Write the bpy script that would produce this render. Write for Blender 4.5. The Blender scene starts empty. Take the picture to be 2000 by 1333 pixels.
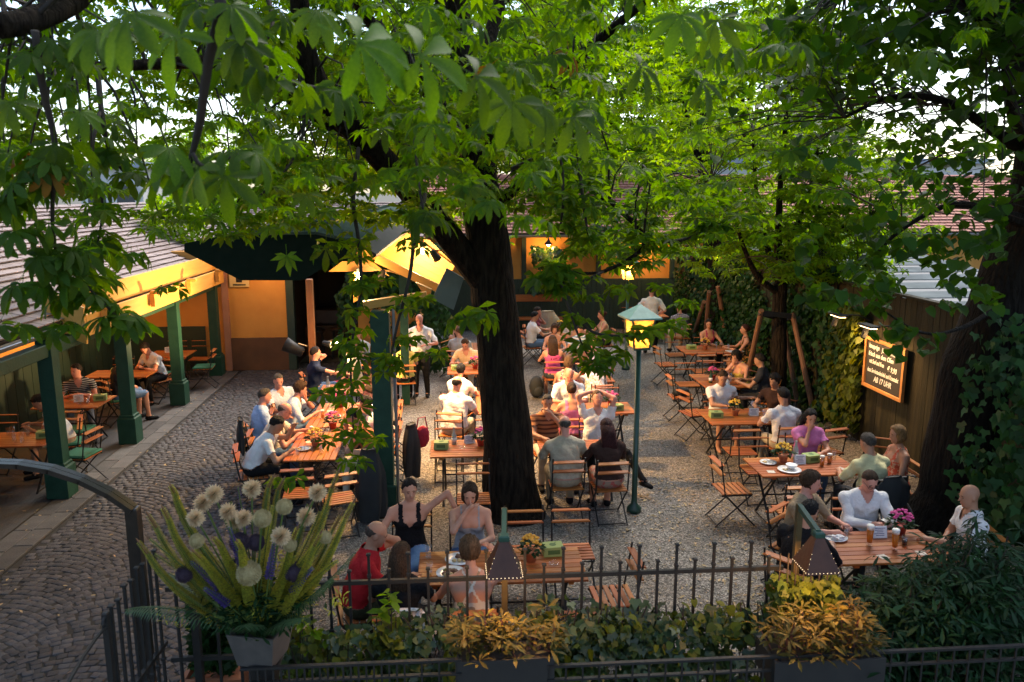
import bpy, bmesh, math, random
import numpy as np
from mathutils import Vector, Matrix, Euler
R = random.Random(7)
NR = np.random.default_rng(11)
SC = bpy.context.scene
COL = SC.collection
rad = math.radians

# ---------------------------------------------------------------- camera, sky, sun, exposure
CAM_H, FPX = 4.3, 1555.0
PITCH, YAW = math.atan((667 - 375) / FPX), rad(4.23)
cd = bpy.data.cameras.new('camera')
cd.sensor_width = 36.0
cd.lens = FPX / 2000 * 36
cd.dof.use_dof = True
cd.dof.focus_distance = 12.0
cd.dof.aperture_fstop = 2.8
cd.clip_start = 0.1
cd.clip_end = 3000
cam = bpy.data.objects.new('camera', cd)
COL.objects.link(cam)
cam.location = (0, 0, CAM_H)
cam.rotation_euler = (math.pi / 2 - PITCH, 0, -YAW)
SC.camera = cam

SUN_EL, SUN_ROT = rad(56), rad(28)
W = bpy.data.worlds.new('World')
SC.world = W
W.use_nodes = True
nt = W.node_tree
sky = nt.nodes.new('ShaderNodeTexSky')
sky.sky_type = 'NISHITA'
sky.sun_disc = False
sky.sun_elevation = SUN_EL
sky.sun_rotation = SUN_ROT
sky.air_density = 1.0
sky.dust_density = 2.0
sky.ozone_density = 1.0
bg = nt.nodes['Background']
bg.inputs['Strength'].default_value = 0.15
nt.links.new(sky.outputs['Color'], bg.inputs['Color'])

sl = bpy.data.lights.new('sun', 'SUN')
sl.energy = 1.5
sl.angle = rad(28)
sl.color = (1.0, 0.95, 0.86)
so = bpy.data.objects.new('sun', sl)
COL.objects.link(so)
# the sun stands behind the far roofs (SUN_ROT east of +Y), so the leaves are lit from behind
sd = Vector((math.sin(SUN_ROT) * math.cos(SUN_EL), math.cos(SUN_ROT) * math.cos(SUN_EL), math.sin(SUN_EL)))
so.rotation_euler = sd.to_track_quat('Z', 'Y').to_euler()
so.location = sd * 60

SC.view_settings.view_transform = 'Standard'
SC.view_settings.look = 'None'
SC.view_settings.gamma = 1.0
SC.view_settings.use_curve_mapping = False
SC.view_settings.exposure = 1.5
SC.cycles.max_bounces = 8
SC.cycles.transparent_max_bounces = 24
SC.cycles.caustics_reflective = False
SC.cycles.caustics_refractive = False
SC.cycles.use_denoising = True

_fw = Vector((math.sin(YAW) * math.cos(PITCH), math.cos(YAW) * math.cos(PITCH), -math.sin(PITCH)))
_rt = Vector((math.cos(YAW), -math.sin(YAW), 0))
_up = _rt.cross(_fw)
def _dir(px, py):
    return _fw + _rt * ((px - 1000) / FPX) - _up * ((py - 666.5) / FPX)
def G(px, py, z=0.0):           # the place on the height z that the survey photo shows at (px, py)
    d = _dir(px, py)
    return Vector((0, 0, CAM_H)) + d * ((z - CAM_H) / d.z)
def D(px, py, y):               # the place at the depth y
    d = _dir(px, py)
    return Vector((0, 0, CAM_H)) + d * (y / d.y)

# ---------------------------------------------------------------- helpers
def link(o, parent=None):
    COL.objects.link(o)
    if parent is not None:
        o.parent = parent
    return o

def tag(o, label=None, cat=None, group=None, kind=None):
    if label: o['label'] = label
    if cat: o['category'] = cat
    if group: o['group'] = group
    if kind: o['kind'] = kind
    return o

def thing(name, label, cat, loc=(0, 0, 0), rz=0.0, group=None):
    o = bpy.data.objects.new(name, None)
    o.empty_display_size = 0.2
    o.location = loc
    o.rotation_euler = (0, 0, rz)
    link(o)
    return tag(o, label, cat, group)

def put(name, me, parent=None, loc=(0, 0, 0), rot=(0, 0, 0), scale=None):
    o = bpy.data.objects.new(name, me)
    o.location = loc
    o.rotation_euler = rot
    if scale is not None:
        o.scale = scale if hasattr(scale, '__len__') else (scale,) * 3
    return link(o, parent)

def npmesh(name, v, f, mats, mi=None, smooth=False):
    """v (n,3), f list of int arrays (each (m,k)); one fast mesh"""
    me = bpy.data.meshes.new(name)
    v = np.asarray(v, dtype=np.float32)
    fs = [np.asarray(a, dtype=np.int32) for a in (f if isinstance(f, (list, tuple)) else [f]) if len(a)]
    loops = np.concatenate([a.ravel() for a in fs])
    tot = np.concatenate([np.full(len(a), a.shape[1], dtype=np.int32) for a in fs])
    start = np.concatenate([[0], np.cumsum(tot)[:-1]]).astype(np.int32)
    me.vertices.add(len(v)); me.vertices.foreach_set('co', v.ravel())
    me.loops.add(len(loops)); me.loops.foreach_set('vertex_index', loops)
    me.polygons.add(len(tot)); me.polygons.foreach_set('loop_start', start)
    try: me.polygons.foreach_set('loop_total', tot)
    except Exception: pass
    for m in (mats if isinstance(mats, (list, tuple)) else [mats]):
        me.materials.append(m)
    if mi is not None: me.polygons.foreach_set('material_index', np.asarray(mi, dtype=np.int32))
    if smooth: me.polygons.foreach_set('use_smooth', np.ones(len(tot), dtype=bool))
    me.update(calc_edges=True)
    me.validate()
    return me

class MB:
    """collects shapes of one mesh"""
    def __init__(s): s.v = []; s.f = []; s.m = []
    def add(s, vs, fs, m=0):
        b = len(s.v)
        s.v.extend(tuple(x) for x in vs)
        s.f.extend(tuple(i + b for i in q) for q in fs)
        s.m.extend([m] * len(fs))
        return s
    def box(s, c, d, rot=None, m=0, bev=0.0):
        hx, hy, hz = d[0] / 2, d[1] / 2, d[2] / 2
        M = rot.to_matrix() if isinstance(rot, Euler) else (Matrix.Rotation(rot, 3, 'Z') if isinstance(rot, (int, float)) else (rot or Matrix.Identity(3)))
        c = Vector(c)
        if bev <= 0:
            vs = [Vector((x * hx, y * hy, z * hz)) for z in (-1, 1) for x, y in ((-1, -1), (1, -1), (1, 1), (-1, 1))]
            fs = [(3, 2, 1, 0), (4, 5, 6, 7), (0, 1, 5, 4), (1, 2, 6, 5), (2, 3, 7, 6), (3, 0, 4, 7)]
        else:
            b = min(bev, hx * .9, hy * .9, hz * .9)
            vs = []
            for z, i in ((-hz, b), (-hz + b, 0), (hz - b, 0), (hz, b)):
                for x, y in ((-1, -1), (1, -1), (1, 1), (-1, 1)):
                    vs.append(Vector((x * (hx - i), y * (hy - i), z)))
            fs = [(3, 2, 1, 0), (12, 13, 14, 15)]
            for k in range(3):
                for j in range(4):
                    a = k * 4 + j; bb = k * 4 + (j + 1) % 4
                    fs.append((a, bb, bb + 4, a + 4))
        return s.add([c + M @ v for v in vs], fs, m)
    def bar(s, a, b, w, t, up=(0, 0, 1), m=0, bev=0.0):
        a, b = Vector(a), Vector(b)
        z = (b - a); L = z.length; z.normalize()
        u = Vector(up)
        if abs(z.dot(u)) > .98: u = Vector((0, 1, 0)) if abs(z.y) < .9 else Vector((1, 0, 0))
        x = u.cross(z).normalized(); y = z.cross(x)
        return s.box((a + b) / 2, (w, t, L), Matrix((x, y, z)).transposed(), m, bev)
    def tube(s, pts, r, n=8, m=0, cap=True):
        pts = [Vector(p) for p in pts]
        rr = r if hasattr(r, '__len__') else [r] * len(pts)
        vs, fs = [], []
        x = None
        for i, p in enumerate(pts):
            t = (pts[min(i + 1, len(pts) - 1)] - pts[max(i - 1, 0)]).normalized()
            if x is None:
                x = t.orthogonal().normalized()
            else:
                x = (x - t * x.dot(t))
                x = x.normalized() if x.length > 1e-5 else t.orthogonal().normalized()
            y = t.cross(x)
            for k in range(n):
                a = 2 * math.pi * k / n
                vs.append(p + (x * math.cos(a) + y * math.sin(a)) * rr[i])
        for i in range(len(pts) - 1):
            for k in range(n):
                fs.append((i * n + k, i * n + (k + 1) % n, (i + 1) * n + (k + 1) % n, (i + 1) * n + k))
        if cap:
            fs.append(tuple(reversed(range(n))))
            fs.append(tuple((len(pts) - 1) * n + k for k in range(n)))
        return s.add(vs, fs, m)
    def lathe(s, prof, n=16, c=(0, 0, 0), m=0, cap0=True, cap1=True):
        c = Vector(c); vs, fs = [], []
        for r, z in prof:
            for k in range(n):
                a = 2 * math.pi * k / n
                vs.append(c + Vector((r * math.cos(a), r * math.sin(a), z)))
        for i in range(len(prof) - 1):
            for k in range(n):
                fs.append((i * n + k, i * n + (k + 1) % n, (i + 1) * n + (k + 1) % n, (i + 1) * n + k))
        if cap0: fs.append(tuple(reversed(range(n))))
        if cap1: fs.append(tuple((len(prof) - 1) * n + k for k in range(n)))
        return s.add(vs, fs, m)
    def slab(s, poly, off, m=0):
        """a planar polygon given in space, thickened by the vector off"""
        n = len(poly); off = Vector(off)
        vs = [Vector(p) for p in poly] + [Vector(p) + off for p in poly]
        fs = [tuple(reversed(range(n))), tuple(range(n, 2 * n))]
        fs += [(i, (i + 1) % n, n + (i + 1) % n, n + i) for i in range(n)]
        return s.add(vs, fs, m)
    def blob(s, c, r, n=8, k=6, m=0, jit=0.0, rot=None):
        c = Vector(c); vs, fs = [], []
        r = r if hasattr(r, '__len__') else (r, r, r)
        for i in range(1, k):
            t = math.pi * i / k
            for j in range(n):
                a = 2 * math.pi * j / n
                q = 1 + R.uniform(-jit, jit)
                p = Vector((r[0] * math.sin(t) * math.cos(a), r[1] * math.sin(t) * math.sin(a), -r[2] * math.cos(t))) * q
                vs.append(c + (rot @ p if rot else p))
        lo = Vector((0, 0, -r[2])); hi = Vector((0, 0, r[2]))
        vs.append(c + (rot @ lo if rot else lo)); vs.append(c + (rot @ hi if rot else hi))
        b, t = len(vs) - 2, len(vs) - 1
        for i in range(k - 2):
            for j in range(n):
                fs.append((i * n + j, i * n + (j + 1) % n, (i + 1) * n + (j + 1) % n, (i + 1) * n + j))
        for j in range(n):
            fs.append((b, (j + 1) % n, j)); fs.append((t, (k - 2) * n + j, (k - 2) * n + (j + 1) % n))
        return s.add(vs, fs, m)
    def mesh(s, name, mats, smooth=False):
        me = bpy.data.meshes.new(name)
        me.from_pydata([tuple(v) for v in s.v], [], s.f)
        for m in (mats if isinstance(mats, (list, tuple)) else [mats]): me.materials.append(m)
        if len(me.materials) > 1: me.polygons.foreach_set('material_index', s.m)
        if smooth: me.polygons.foreach_set('use_smooth', [True] * len(me.polygons))
        me.update()
        return me
    def put(s, name, mats, parent=None, smooth=False, loc=(0, 0, 0), rot=(0, 0, 0)):
        return put(name, s.mesh(name, mats, smooth), parent, loc, rot)

# ---------------------------------------------------------------- materials
MATS = {}
def M_(name, c, c2=None, scale=8.0, rough=0.6, bump=0.0, bscale=None, metal=0.0, rnd=0.0, stretch=(1, 1, 1), trans=0.0, spec=0.5,
       emit=None, estr=0.0, island=0.0, bdist=.02, detail=4.0, coords='Object', coat=0.0, alpha=None, ior=None, contrast=1.0):
    if name in MATS: return MATS[name]
    m = bpy.data.materials.new(name); MATS[name] = m
    m.use_nodes = True
    n = m.node_tree.nodes; l = m.node_tree.links
    p = n['Principled BSDF']
    p.inputs['Roughness'].default_value = rough
    p.inputs['Metallic'].default_value = metal
    p.inputs['Specular IOR Level'].default_value = spec
    if coat: p.inputs['Coat Weight'].default_value = coat; p.inputs['Coat Roughness'].default_value = 0.15
    c = tuple(c) + (1,)
    tc = n.new('ShaderNodeTexCoord'); mp = n.new('ShaderNodeMapping')
    mp.inputs['Scale'].default_value = stretch
    l.new(tc.outputs[coords], mp.inputs['Vector'])
    col = None
    if c2 is not None:
        nz = n.new('ShaderNodeTexNoise'); nz.inputs['Scale'].default_value = scale; nz.inputs['Detail'].default_value = detail
        l.new(mp.outputs['Vector'], nz.inputs['Vector'])
        cr = n.new('ShaderNodeValToRGB')
        w = 0.22 / contrast
        cr.color_ramp.elements[0].position = 0.5 - w; cr.color_ramp.elements[1].position = 0.5 + w
        cr.color_ramp.elements[0].color = c; cr.color_ramp.elements[1].color = tuple(c2) + (1,)
        l.new(nz.outputs['Fac'], cr.inputs['Fac'])
        col = cr.outputs['Color']
    if rnd or island:
        hs = n.new('ShaderNodeHueSaturation')
        if col is not None: l.new(col, hs.inputs['Color'])
        else: hs.inputs['Color'].default_value = c
        if island:
            ge = n.new('ShaderNodeNewGeometry'); src = ge.outputs['Random Per Island']; amt = island
        else:
            oi = n.new('ShaderNodeObjectInfo'); src = oi.outputs['Random']; amt = rnd
        mr = n.new('ShaderNodeMapRange'); mr.inputs['To Min'].default_value = 1 - amt; mr.inputs['To Max'].default_value = 1 + amt
        l.new(src, mr.inputs['Value']); l.new(mr.outputs['Result'], hs.inputs['Value'])
        mh = n.new('ShaderNodeMapRange'); mh.inputs['To Min'].default_value = 0.5 - amt * .035; mh.inputs['To Max'].default_value = 0.5 + amt * .035
        ml = n.new('ShaderNodeMath'); ml.operation = 'FRACT'
        mk = n.new('ShaderNodeMath'); mk.operation = 'MULTIPLY'; mk.inputs[1].default_value = 7.31
        l.new(src, mk.inputs[0]); l.new(mk.outputs[0], ml.inputs[0]); l.new(ml.outputs[0], mh.inputs['Value'])
        l.new(mh.outputs['Result'], hs.inputs['Hue'])
        col = hs.outputs['Color']
    if col is None: p.inputs['Base Color'].default_value = c
    else: l.new(col, p.inputs['Base Color'])
    if bump:
        nb = n.new('ShaderNodeTexNoise'); nb.inputs['Scale'].default_value = bscale or scale * 3; nb.inputs['Detail'].default_value = 5
        l.new(mp.outputs['Vector'], nb.inputs['Vector'])
        bp = n.new('ShaderNodeBump'); bp.inputs['Strength'].default_value = bump; bp.inputs['Distance'].default_value = bdist
        l.new(nb.outputs['Fac'], bp.inputs['Height']); l.new(bp.outputs['Normal'], p.inputs['Normal'])
    if emit is not None:
        p.inputs['Emission Color'].default_value = tuple(emit) + (1,); p.inputs['Emission Strength'].default_value = estr
    if ior: p.inputs['IOR'].default_value = ior
    if trans:
        tr = n.new('ShaderNodeBsdfTranslucent'); mx = n.new('ShaderNodeMixShader'); mx.inputs['Fac'].default_value = trans
        if col is not None:
            hs2 = n.new('ShaderNodeHueSaturation'); hs2.inputs['Saturation'].default_value = 1.12; hs2.inputs['Value'].default_value = 2.0
            hs2.inputs['Hue'].default_value = 0.475
            l.new(col, hs2.inputs['Color']); l.new(hs2.outputs['Color'], tr.inputs['Color'])
        else: tr.inputs['Color'].default_value = c
        out = n['Material Output']
        l.new(p.outputs['BSDF'], mx.inputs[1]); l.new(tr.outputs['BSDF'], mx.inputs[2]); l.new(mx.outputs['Shader'], out.inputs['Surface'])
    return m

def glass(name, tint=(1, 1, 1), rough=0.02, fac=0.82):
    """thin glass: mostly clear, glossy at grazing angles"""
    if name in MATS: return MATS[name]
    m = bpy.data.materials.new(name); MATS[name] = m; m.use_nodes = True
    n = m.node_tree.nodes; l = m.node_tree.links
    n.remove(n['Principled BSDF'])
    t = n.new('ShaderNodeBsdfTransparent'); t.inputs['Color'].default_value = tuple(tint) + (1,)
    g = n.new('ShaderNodeBsdfGlossy'); g.inputs['Roughness'].default_value = rough
    mx = n.new('ShaderNodeMixShader')
    mx.inputs['Fac'].default_value = .09
    l.new(t.outputs[0], mx.inputs[1]); l.new(g.outputs[0], mx.inputs[2])
    l.new(mx.outputs[0], n['Material Output'].inputs['Surface'])
    return m

WOOD = M_('varnished_wood', (0.40, 0.125, 0.026), (0.27, 0.075, 0.016), 14, .46, .10, 60, rnd=.28, stretch=(.25, 4, 4), spec=.3)
WOODX = M_('aged_wood', (0.16, 0.075, 0.03), (0.09, 0.04, 0.018), 9, .6, .3, 40, stretch=(3, 3, .3), rnd=.15)
IRON = M_('dark_iron', (0.012, 0.013, 0.013), (0.022, 0.019, 0.016), 20, .55, .12, 90, spec=.3)
GREENP = M_('green_paint', (0.008, 0.040, 0.024), (0.014, 0.055, 0.034), 6, .5, .2, 30, spec=.3)
GREENM = M_('green_metal', (0.012, 0.05, 0.03), (0.018, 0.06, 0.04), 9, .4, .05, 50)
CUSH = M_('green_cushion', (0.014, 0.10, 0.05), (0.02, 0.13, 0.07), 12, .9, .2, 160, rnd=.15)
OCHRE = M_('ochre_plaster', (0.56, 0.27, 0.055), (0.48, 0.21, 0.04), 2.4, .85, .15, 30)
OCHREB = M_('ochre_board', (0.64, 0.33, 0.065), (0.54, 0.26, 0.045), 5, .55, .1, 40, stretch=(.3, .3, 3))
WAINS = M_('dark_green_board', (0.010, 0.028, 0.018), (0.016, 0.036, 0.024), 5, .6, .1, 50)
BROWNW = M_('brown_plinth', (0.11, 0.05, 0.022), (0.07, 0.034, 0.016), 3, .85, .2, 30)
COPPER = M_('green_copper', (0.045, 0.075, 0.062), (0.07, 0.10, 0.085), 5, .95, .1, 30, spec=.03)
BARK = M_('bark', (0.028, 0.020, 0.013), (0.010, 0.007, 0.005), 9, .95, 1.0, 9, stretch=(2.6, 2.6, .5), contrast=1.5, spec=.1, bdist=.09)
BARKD = M_('dark_bark', (0.020, 0.016, 0.012), (0.008, 0.006, 0.005), 8, .95, 1.0, 9, stretch=(2.6, 2.6, .5), spec=.1, bdist=.08)
TWIG = M_('twig_bark', (0.03, 0.02, 0.013), (0.016, 0.011, 0.008), 12, .85, .3, 40)
def LF(name, c, c2, sc, tr, isl=.32, rnd=0.0): return M_(name, c, c2, sc, .55, .12, 60, trans=tr, island=isl, rnd=rnd, spec=.22)
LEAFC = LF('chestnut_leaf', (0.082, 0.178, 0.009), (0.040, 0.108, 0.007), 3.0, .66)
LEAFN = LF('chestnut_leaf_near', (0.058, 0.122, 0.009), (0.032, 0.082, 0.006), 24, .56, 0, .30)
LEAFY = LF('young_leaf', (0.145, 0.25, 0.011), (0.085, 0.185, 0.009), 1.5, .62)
LEAFB = LF('far_leaf', (0.15, 0.29, 0.018), (0.09, 0.20, 0.014), .6, .62, .35)  # albedo raised to stand in for top light on the far trees
LEAFL = LF('linden_leaf', (0.030, 0.088, 0.008), (0.018, 0.056, 0.006), 2.0, .45)
LEAFI = LF('ivy_leaf', (0.022, 0.066, 0.012), (0.012, 0.040, 0.009), 2.5, .22, .35)
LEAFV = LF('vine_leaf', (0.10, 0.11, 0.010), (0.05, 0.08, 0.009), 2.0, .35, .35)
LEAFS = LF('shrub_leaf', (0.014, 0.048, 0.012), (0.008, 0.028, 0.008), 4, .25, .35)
LEAFP = LF('planter_leaf', (0.125, 0.085, 0.015), (0.055, 0.055, 0.010), 5, .3, .35)  # green taken back: the lamps' golden light is put into this leaf colour
LEAFD = LF('withered_leaf', (0.26, 0.10, 0.018), (0.12, 0.10, 0.014), 25, .4, 0, .3)
# ================================================================ the ground
GRAV = bpy.data.materials.new('gravel'); GRAV.use_nodes = True
def _gravel():
    n = GRAV.node_tree.nodes; l = GRAV.node_tree.links; p = n['Principled BSDF']
    tc = n.new('ShaderNodeTexCoord')
    v = n.new('ShaderNodeTexVoronoi'); v.inputs['Scale'].default_value = 62
    v2 = n.new('ShaderNodeTexVoronoi'); v2.inputs['Scale'].default_value = 26
    z = n.new('ShaderNodeTexNoise'); z.inputs['Scale'].default_value = .9; z.inputs['Detail'].default_value = 6
    for a in (v, v2, z): l.new(tc.outputs['Object'], a.inputs['Vector'])
    sp = n.new('ShaderNodeSeparateColor'); l.new(v.outputs['Color'], sp.inputs['Color'])
    cr = n.new('ShaderNodeValToRGB'); e = cr.color_ramp.elements
    e[0].color = (.058, .052, .045, 1); e[1].color = (.41, .37, .32, 1)
    m = e.new(.55); m.color = (.19, .168, .145, 1)
    l.new(sp.outputs['Red'], cr.inputs['Fac'])
    mx = n.new('ShaderNodeMix'); mx.data_type = 'RGBA'; mx.blend_type = 'MULTIPLY'; mx.inputs['Factor'].default_value = .65
    cr2 = n.new('ShaderNodeValToRGB'); cr2.color_ramp.elements[0].position = .35; cr2.color_ramp.elements[1].position = .65
    cr2.color_ramp.elements[0].color = (.55, .5, .44, 1); cr2.color_ramp.elements[1].color = (1, 1, 1, 1)
    l.new(z.outputs['Fac'], cr2.inputs['Fac']); l.new(cr.outputs['Color'], mx.inputs['A']); l.new(cr2.outputs['Color'], mx.inputs['B'])
    l.new(mx.outputs['Result'], p.inputs['Base Color'])
    ad = n.new('ShaderNodeMath'); l.new(v.outputs['Distance'], ad.inputs[0]); l.new(v2.outputs['Distance'], ad.inputs[1])
    b = n.new('ShaderNodeBump'); b.inputs['Strength'].default_value = .9; b.inputs['Distance'].default_value = .02; b.invert = True
    l.new(ad.outputs[0], b.inputs['Height']); l.new(b.outputs['Normal'], p.inputs['Normal'])
    p.inputs['Roughness'].default_value = .9
_gravel()
mb = MB()
def sheet(b, x0, x1, y0, y1, z):
    b.add([(x0, y0, z), (x1, y0, z), (x1, y1, z), (x0, y1, z)], [(0, 1, 2, 3)])
sheet(mb, -1500, 1500, -300, 2500, -0.03)
tag(mb.put('ground', M_('earth', (.10, .085, .06), (.06, .06, .035), .3, .95)), kind='structure')
mb = MB(); sheet(mb, -1.62, 7.4, 2.5, 24.6, 0.0)
tag(mb.put('gravel_yard', GRAV), kind='structure')
mb = MB(); sheet(mb, -9.2, -5.72, 2.5, 19.8, 0.004)
PORCHF = M_('porch_asphalt', (.040, .042, .044), (.06, .058, .056), 3, .8, .25, 60)
tag(mb.put('porch_floor', PORCHF), kind='structure')
# edge strip of long kerb stones along the porch
KERB = M_('kerb_stone', (.085, .08, .075), (.055, .052, .05), 5, .85, .3, 50, rnd=.3)
yard_edge = put('kerb', None)
yard_edge = tag(MB().box((-5.46, 10.8, -.04), (.5, 17.8, .06)).put('kerb', M_('kerb_bed', (.03, .028, .026))), kind='structure')
km = [MB().box((0, 0, 0), (.235, l_, .06), bev=.008).mesh('kerb_stone', KERB) for l_ in (.62, .48, .54)]
y = 2.6
rows = [[], []]
for side, x in ((0, -5.58), (1, -5.335)):
    y = 2.6 + side * .3
    while y < 19.2:
        k = R.randrange(3); l_ = (.62, .48, .54)[k]
        put('kerb_stone', km[k], yard_edge, (x + R.uniform(-.004, .004), y + l_ / 2, -.018 + R.uniform(-.003, .003)), (0, 0, R.uniform(-.006, .006)))
        y += l_ + .012
# cobbles laid in segmental arcs
SETT = M_('cobble_granite', (.080, .077, .079), (.054, .052, .055), 30, .7, .5, 120, rnd=.30, spec=.25)
SETTI = M_('cobble_granite_far', (.080, .077, .079), (.054, .052, .055), 30, .7, .5, 120, island=.30, spec=.25)
yard = MB(); sheet(yard, -5.20, -1.60, 2.4, 20.4, -.016)
yard = tag(yard.put('cobbled_yard', M_('joint_sand', (.020, .018, .015), (.03, .027, .022), 20, .95)), kind='structure')
def cob_tpl(seed):
    r = random.Random(seed)
    o = [(-.5, -.5), (0, -.52), (.5, -.5), (.52, 0), (.5, .5), (0, .52), (-.5, .5), (-.52, 0)]
    o = [(x + r.uniform(-.06, .06), y + r.uniform(-.06, .06)) for x, y in o]
    v = [(x, y, -.4) for x, y in o] + [(x, y, .05) for x, y in o] + [(x * .88, y * .90, .08 + r.uniform(-.03, .03)) for x, y in o] + [(0, 0, .09)]
    f4 = [(i, (i + 1) % 8, 8 + (i + 1) % 8, 8 + i) for i in range(8)] + [(8 + i, 8 + (i + 1) % 8, 16 + (i + 1) % 8, 16 + i) for i in range(8)]
    f3 = [(16 + i, 16 + (i + 1) % 8, 24) for i in range(8)]
    return np.array(v), np.array(f4), np.array(f3)
CT = [cob_tpl(s) for s in range(8)]
cm = [npmesh('cobblestone', v * np.array([1, 1, .1]), [f4, f3], SETT, smooth=False) for v, f4, f3 in CT]
CTF = (np.array([(-.5, -.5, -.4), (.5, -.5, -.4), (.5, .5, -.4), (-.5, .5, -.4), (-.46, -.46, .12), (.46, -.46, .12), (.46, .46, .12), (-.46, .46, .12)]), np.array([(4, 5, 6, 7), (0, 1, 5, 4), (1, 2, 6, 5), (2, 3, 7, 6), (3, 0, 4, 7)]), np.zeros((0, 3), int))
cob = []
wcol, pit = 1.5, .096
for c in range(-5, 3):
    xc = -3.4 + c * wcol
    Rr = 1.06
    for k in range(-8, 205):
        n_ = 17
        for i in range(n_):
            t = rad(-45 + R.uniform(-1.5, 1.5) + 90 * (i + .5 + .5 * (k % 2) - .25) / n_)
            x = xc + Rr * math.sin(t); yy = 2.0 + k * pit + Rr * math.cos(t)
            if not (-5.15 < x < -1.66 + .05 * math.sin(yy * 2) and 2.6 < yy < 20.2): continue
            cob.append((x + R.uniform(-.006, .006), yy + R.uniform(-.006, .006), -t + R.uniform(-.09, .09), .0955 * R.uniform(.92, 1.03), pit * (.45 + .55 * math.cos(t)) * R.uniform(.90, .96), R.uniform(-.005, .004), R.randrange(8)))
def _front(c):      # where the view opens on the stones
    p = c[1]
    px = 885 + c[0] / c[1] * 1555
    return p if (-60 < px < 640 and p > 6.2) else 99
cob.sort(key=_front)
for x, yy, a, sx, sy, dz, k in cob[:300]:
    put('cobblestone', cm[k], yard, (x, yy, .0 + dz - .016), (R.uniform(-.03, .03), R.uniform(-.03, .03), a), (sx, sy, 1))
vs, f4s, f3s, b = [], [], [], 0
for x, yy, a, sx, sy, dz, k in cob[300:]:
    v, f4, f3 = CT[k] if yy < 10.5 else CTF
    ca, sa = math.cos(a), math.sin(a)
    q = v * np.array([sx, sy, .1])
    vs.append(np.stack([q[:, 0] * ca - q[:, 1] * sa + x, q[:, 0] * sa + q[:, 1] * ca + yy, q[:, 2] + dz - .016 + q[:, 0] * R.uniform(-.04, .04)], 1))
    f4s.append(f4 + b); f3s.append(f3 + b if len(f3) else f3); b += len(v)
tag(put('cobblestone_field', npmesh('cobblestone_field', np.concatenate(vs), [np.concatenate(f4s), np.concatenate(f3s)], SETTI), yard), kind='stuff')
# loose stones on the gravel near the front, fallen dry leaves everywhere
def scatter_tpl(tv, tf, pos, scl, rot):
    """tv (n,3) copied to pos (m,3) with scale (m,) and rotation matrices (m,3,3)"""
    tv = np.asarray(tv); tf = np.asarray(tf)
    scl = np.asarray(scl)
    v = np.einsum('mij,nj->mni', rot, tv) * scl[:, None, None] + pos[:, None, :]
    f = tf[None] + (np.arange(len(pos)) * len(tv))[:, None, None]
    return v.reshape(-1, 3), f.reshape(-1, tf.shape[1])
def rotm(yaw, pitch, roll):
    cy, sy, cp, sp, cr, sr = np.cos(yaw), np.sin(yaw), np.cos(pitch), np.sin(pitch), np.cos(roll), np.sin(roll)
    z, o = np.zeros_like(cy), np.ones_like(cy)
    Z = np.stack([cy, -sy, z, sy, cy, z, z, z, o], -1).reshape(-1, 3, 3)
    X = np.stack([o, z, z, z, cp, -sp, z, sp, cp], -1).reshape(-1, 3, 3)
    Y = np.stack([cr, z, sr, z, o, z, -sr, z, cr], -1).reshape(-1, 3, 3)
    return Z @ X @ Y
N = 15000
pos = np.stack([NR.uniform(-1.7, 5.6, N), 6.2 + 9.5 * NR.uniform(0, 1, N) ** 1.6, np.full(N, .003)], 1)
st_v = np.array([(1, 0, 0), (0, .8, 0), (-1, 0, 0), (0, -.8, 0), (0, 0, .7), (.3, .3, .55)]); st_f = np.array([(0, 1, 5), (1, 4, 5), (1, 2, 4), (2, 3, 4), (3, 0, 4), (0, 5, 4)])
v, f = scatter_tpl(st_v, st_f, pos, NR.uniform(.005, .014, N), rotm(NR.uniform(0, 6.28, N), NR.uniform(-.3, .3, N), NR.uniform(-.3, .3, N)))
tag(put('gravel_stones', npmesh('gravel_stones', v, f, M_('pebble', (.20, .175, .145), (.11, .10, .085), 6, .85, island=.5))), kind='stuff')
N = 2600
pos = np.stack([NR.uniform(-1.8, 6.8, N), 6.0 + 12 * NR.uniform(0, 1, N) ** 1.3, np.full(N, .012)], 1)
M2 = 420
pos2 = np.stack([NR.uniform(-5.9, -1.8, M2), NR.uniform(6, 18, M2), np.full(M2, .012)], 1)
# drifts gather along the right-hand tables
M3 = 1500
pos3 = np.stack([NR.normal(3.6, .75, M3), NR.uniform(6.2, 11.5, M3), np.full(M3, .014)], 1)
pos = np.concatenate([pos, pos2, pos3]); N = len(pos)
lv = np.array([(0, -1, 0), (.32, -.3, .10), (.30, .35, .14), (0, 1, .05), (-.30, .35, .12), (-.32, -.3, .10), (0, 0, -.02)]); lf = np.array([(0, 1, 6), (1, 2, 6), (2, 3, 6), (3, 4, 6), (4, 5, 6), (5, 0, 6)])
v, f = scatter_tpl(lv, lf, pos, NR.uniform(.012, .04, N), rotm(NR.uniform(0, 6.28, N), NR.uniform(-.3, .3, N), NR.uniform(-.4, .4, N)))
tag(put('fallen_leaves', npmesh('fallen_leaves', v, f, M_('dry_leaf', (.36, .27, .14), (.22, .14, .065), 3, .8, island=.45))), kind='stuff')
tag(MB().box((0, 0, .004), (.13, .10, .003), .4).put('paper_scrap', M_('white_paper', (.75, .75, .74), rough=.8), loc=G(267, 880)), 'white scrap of paper lying on the kerb stones beside the porch', 'paper')

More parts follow.
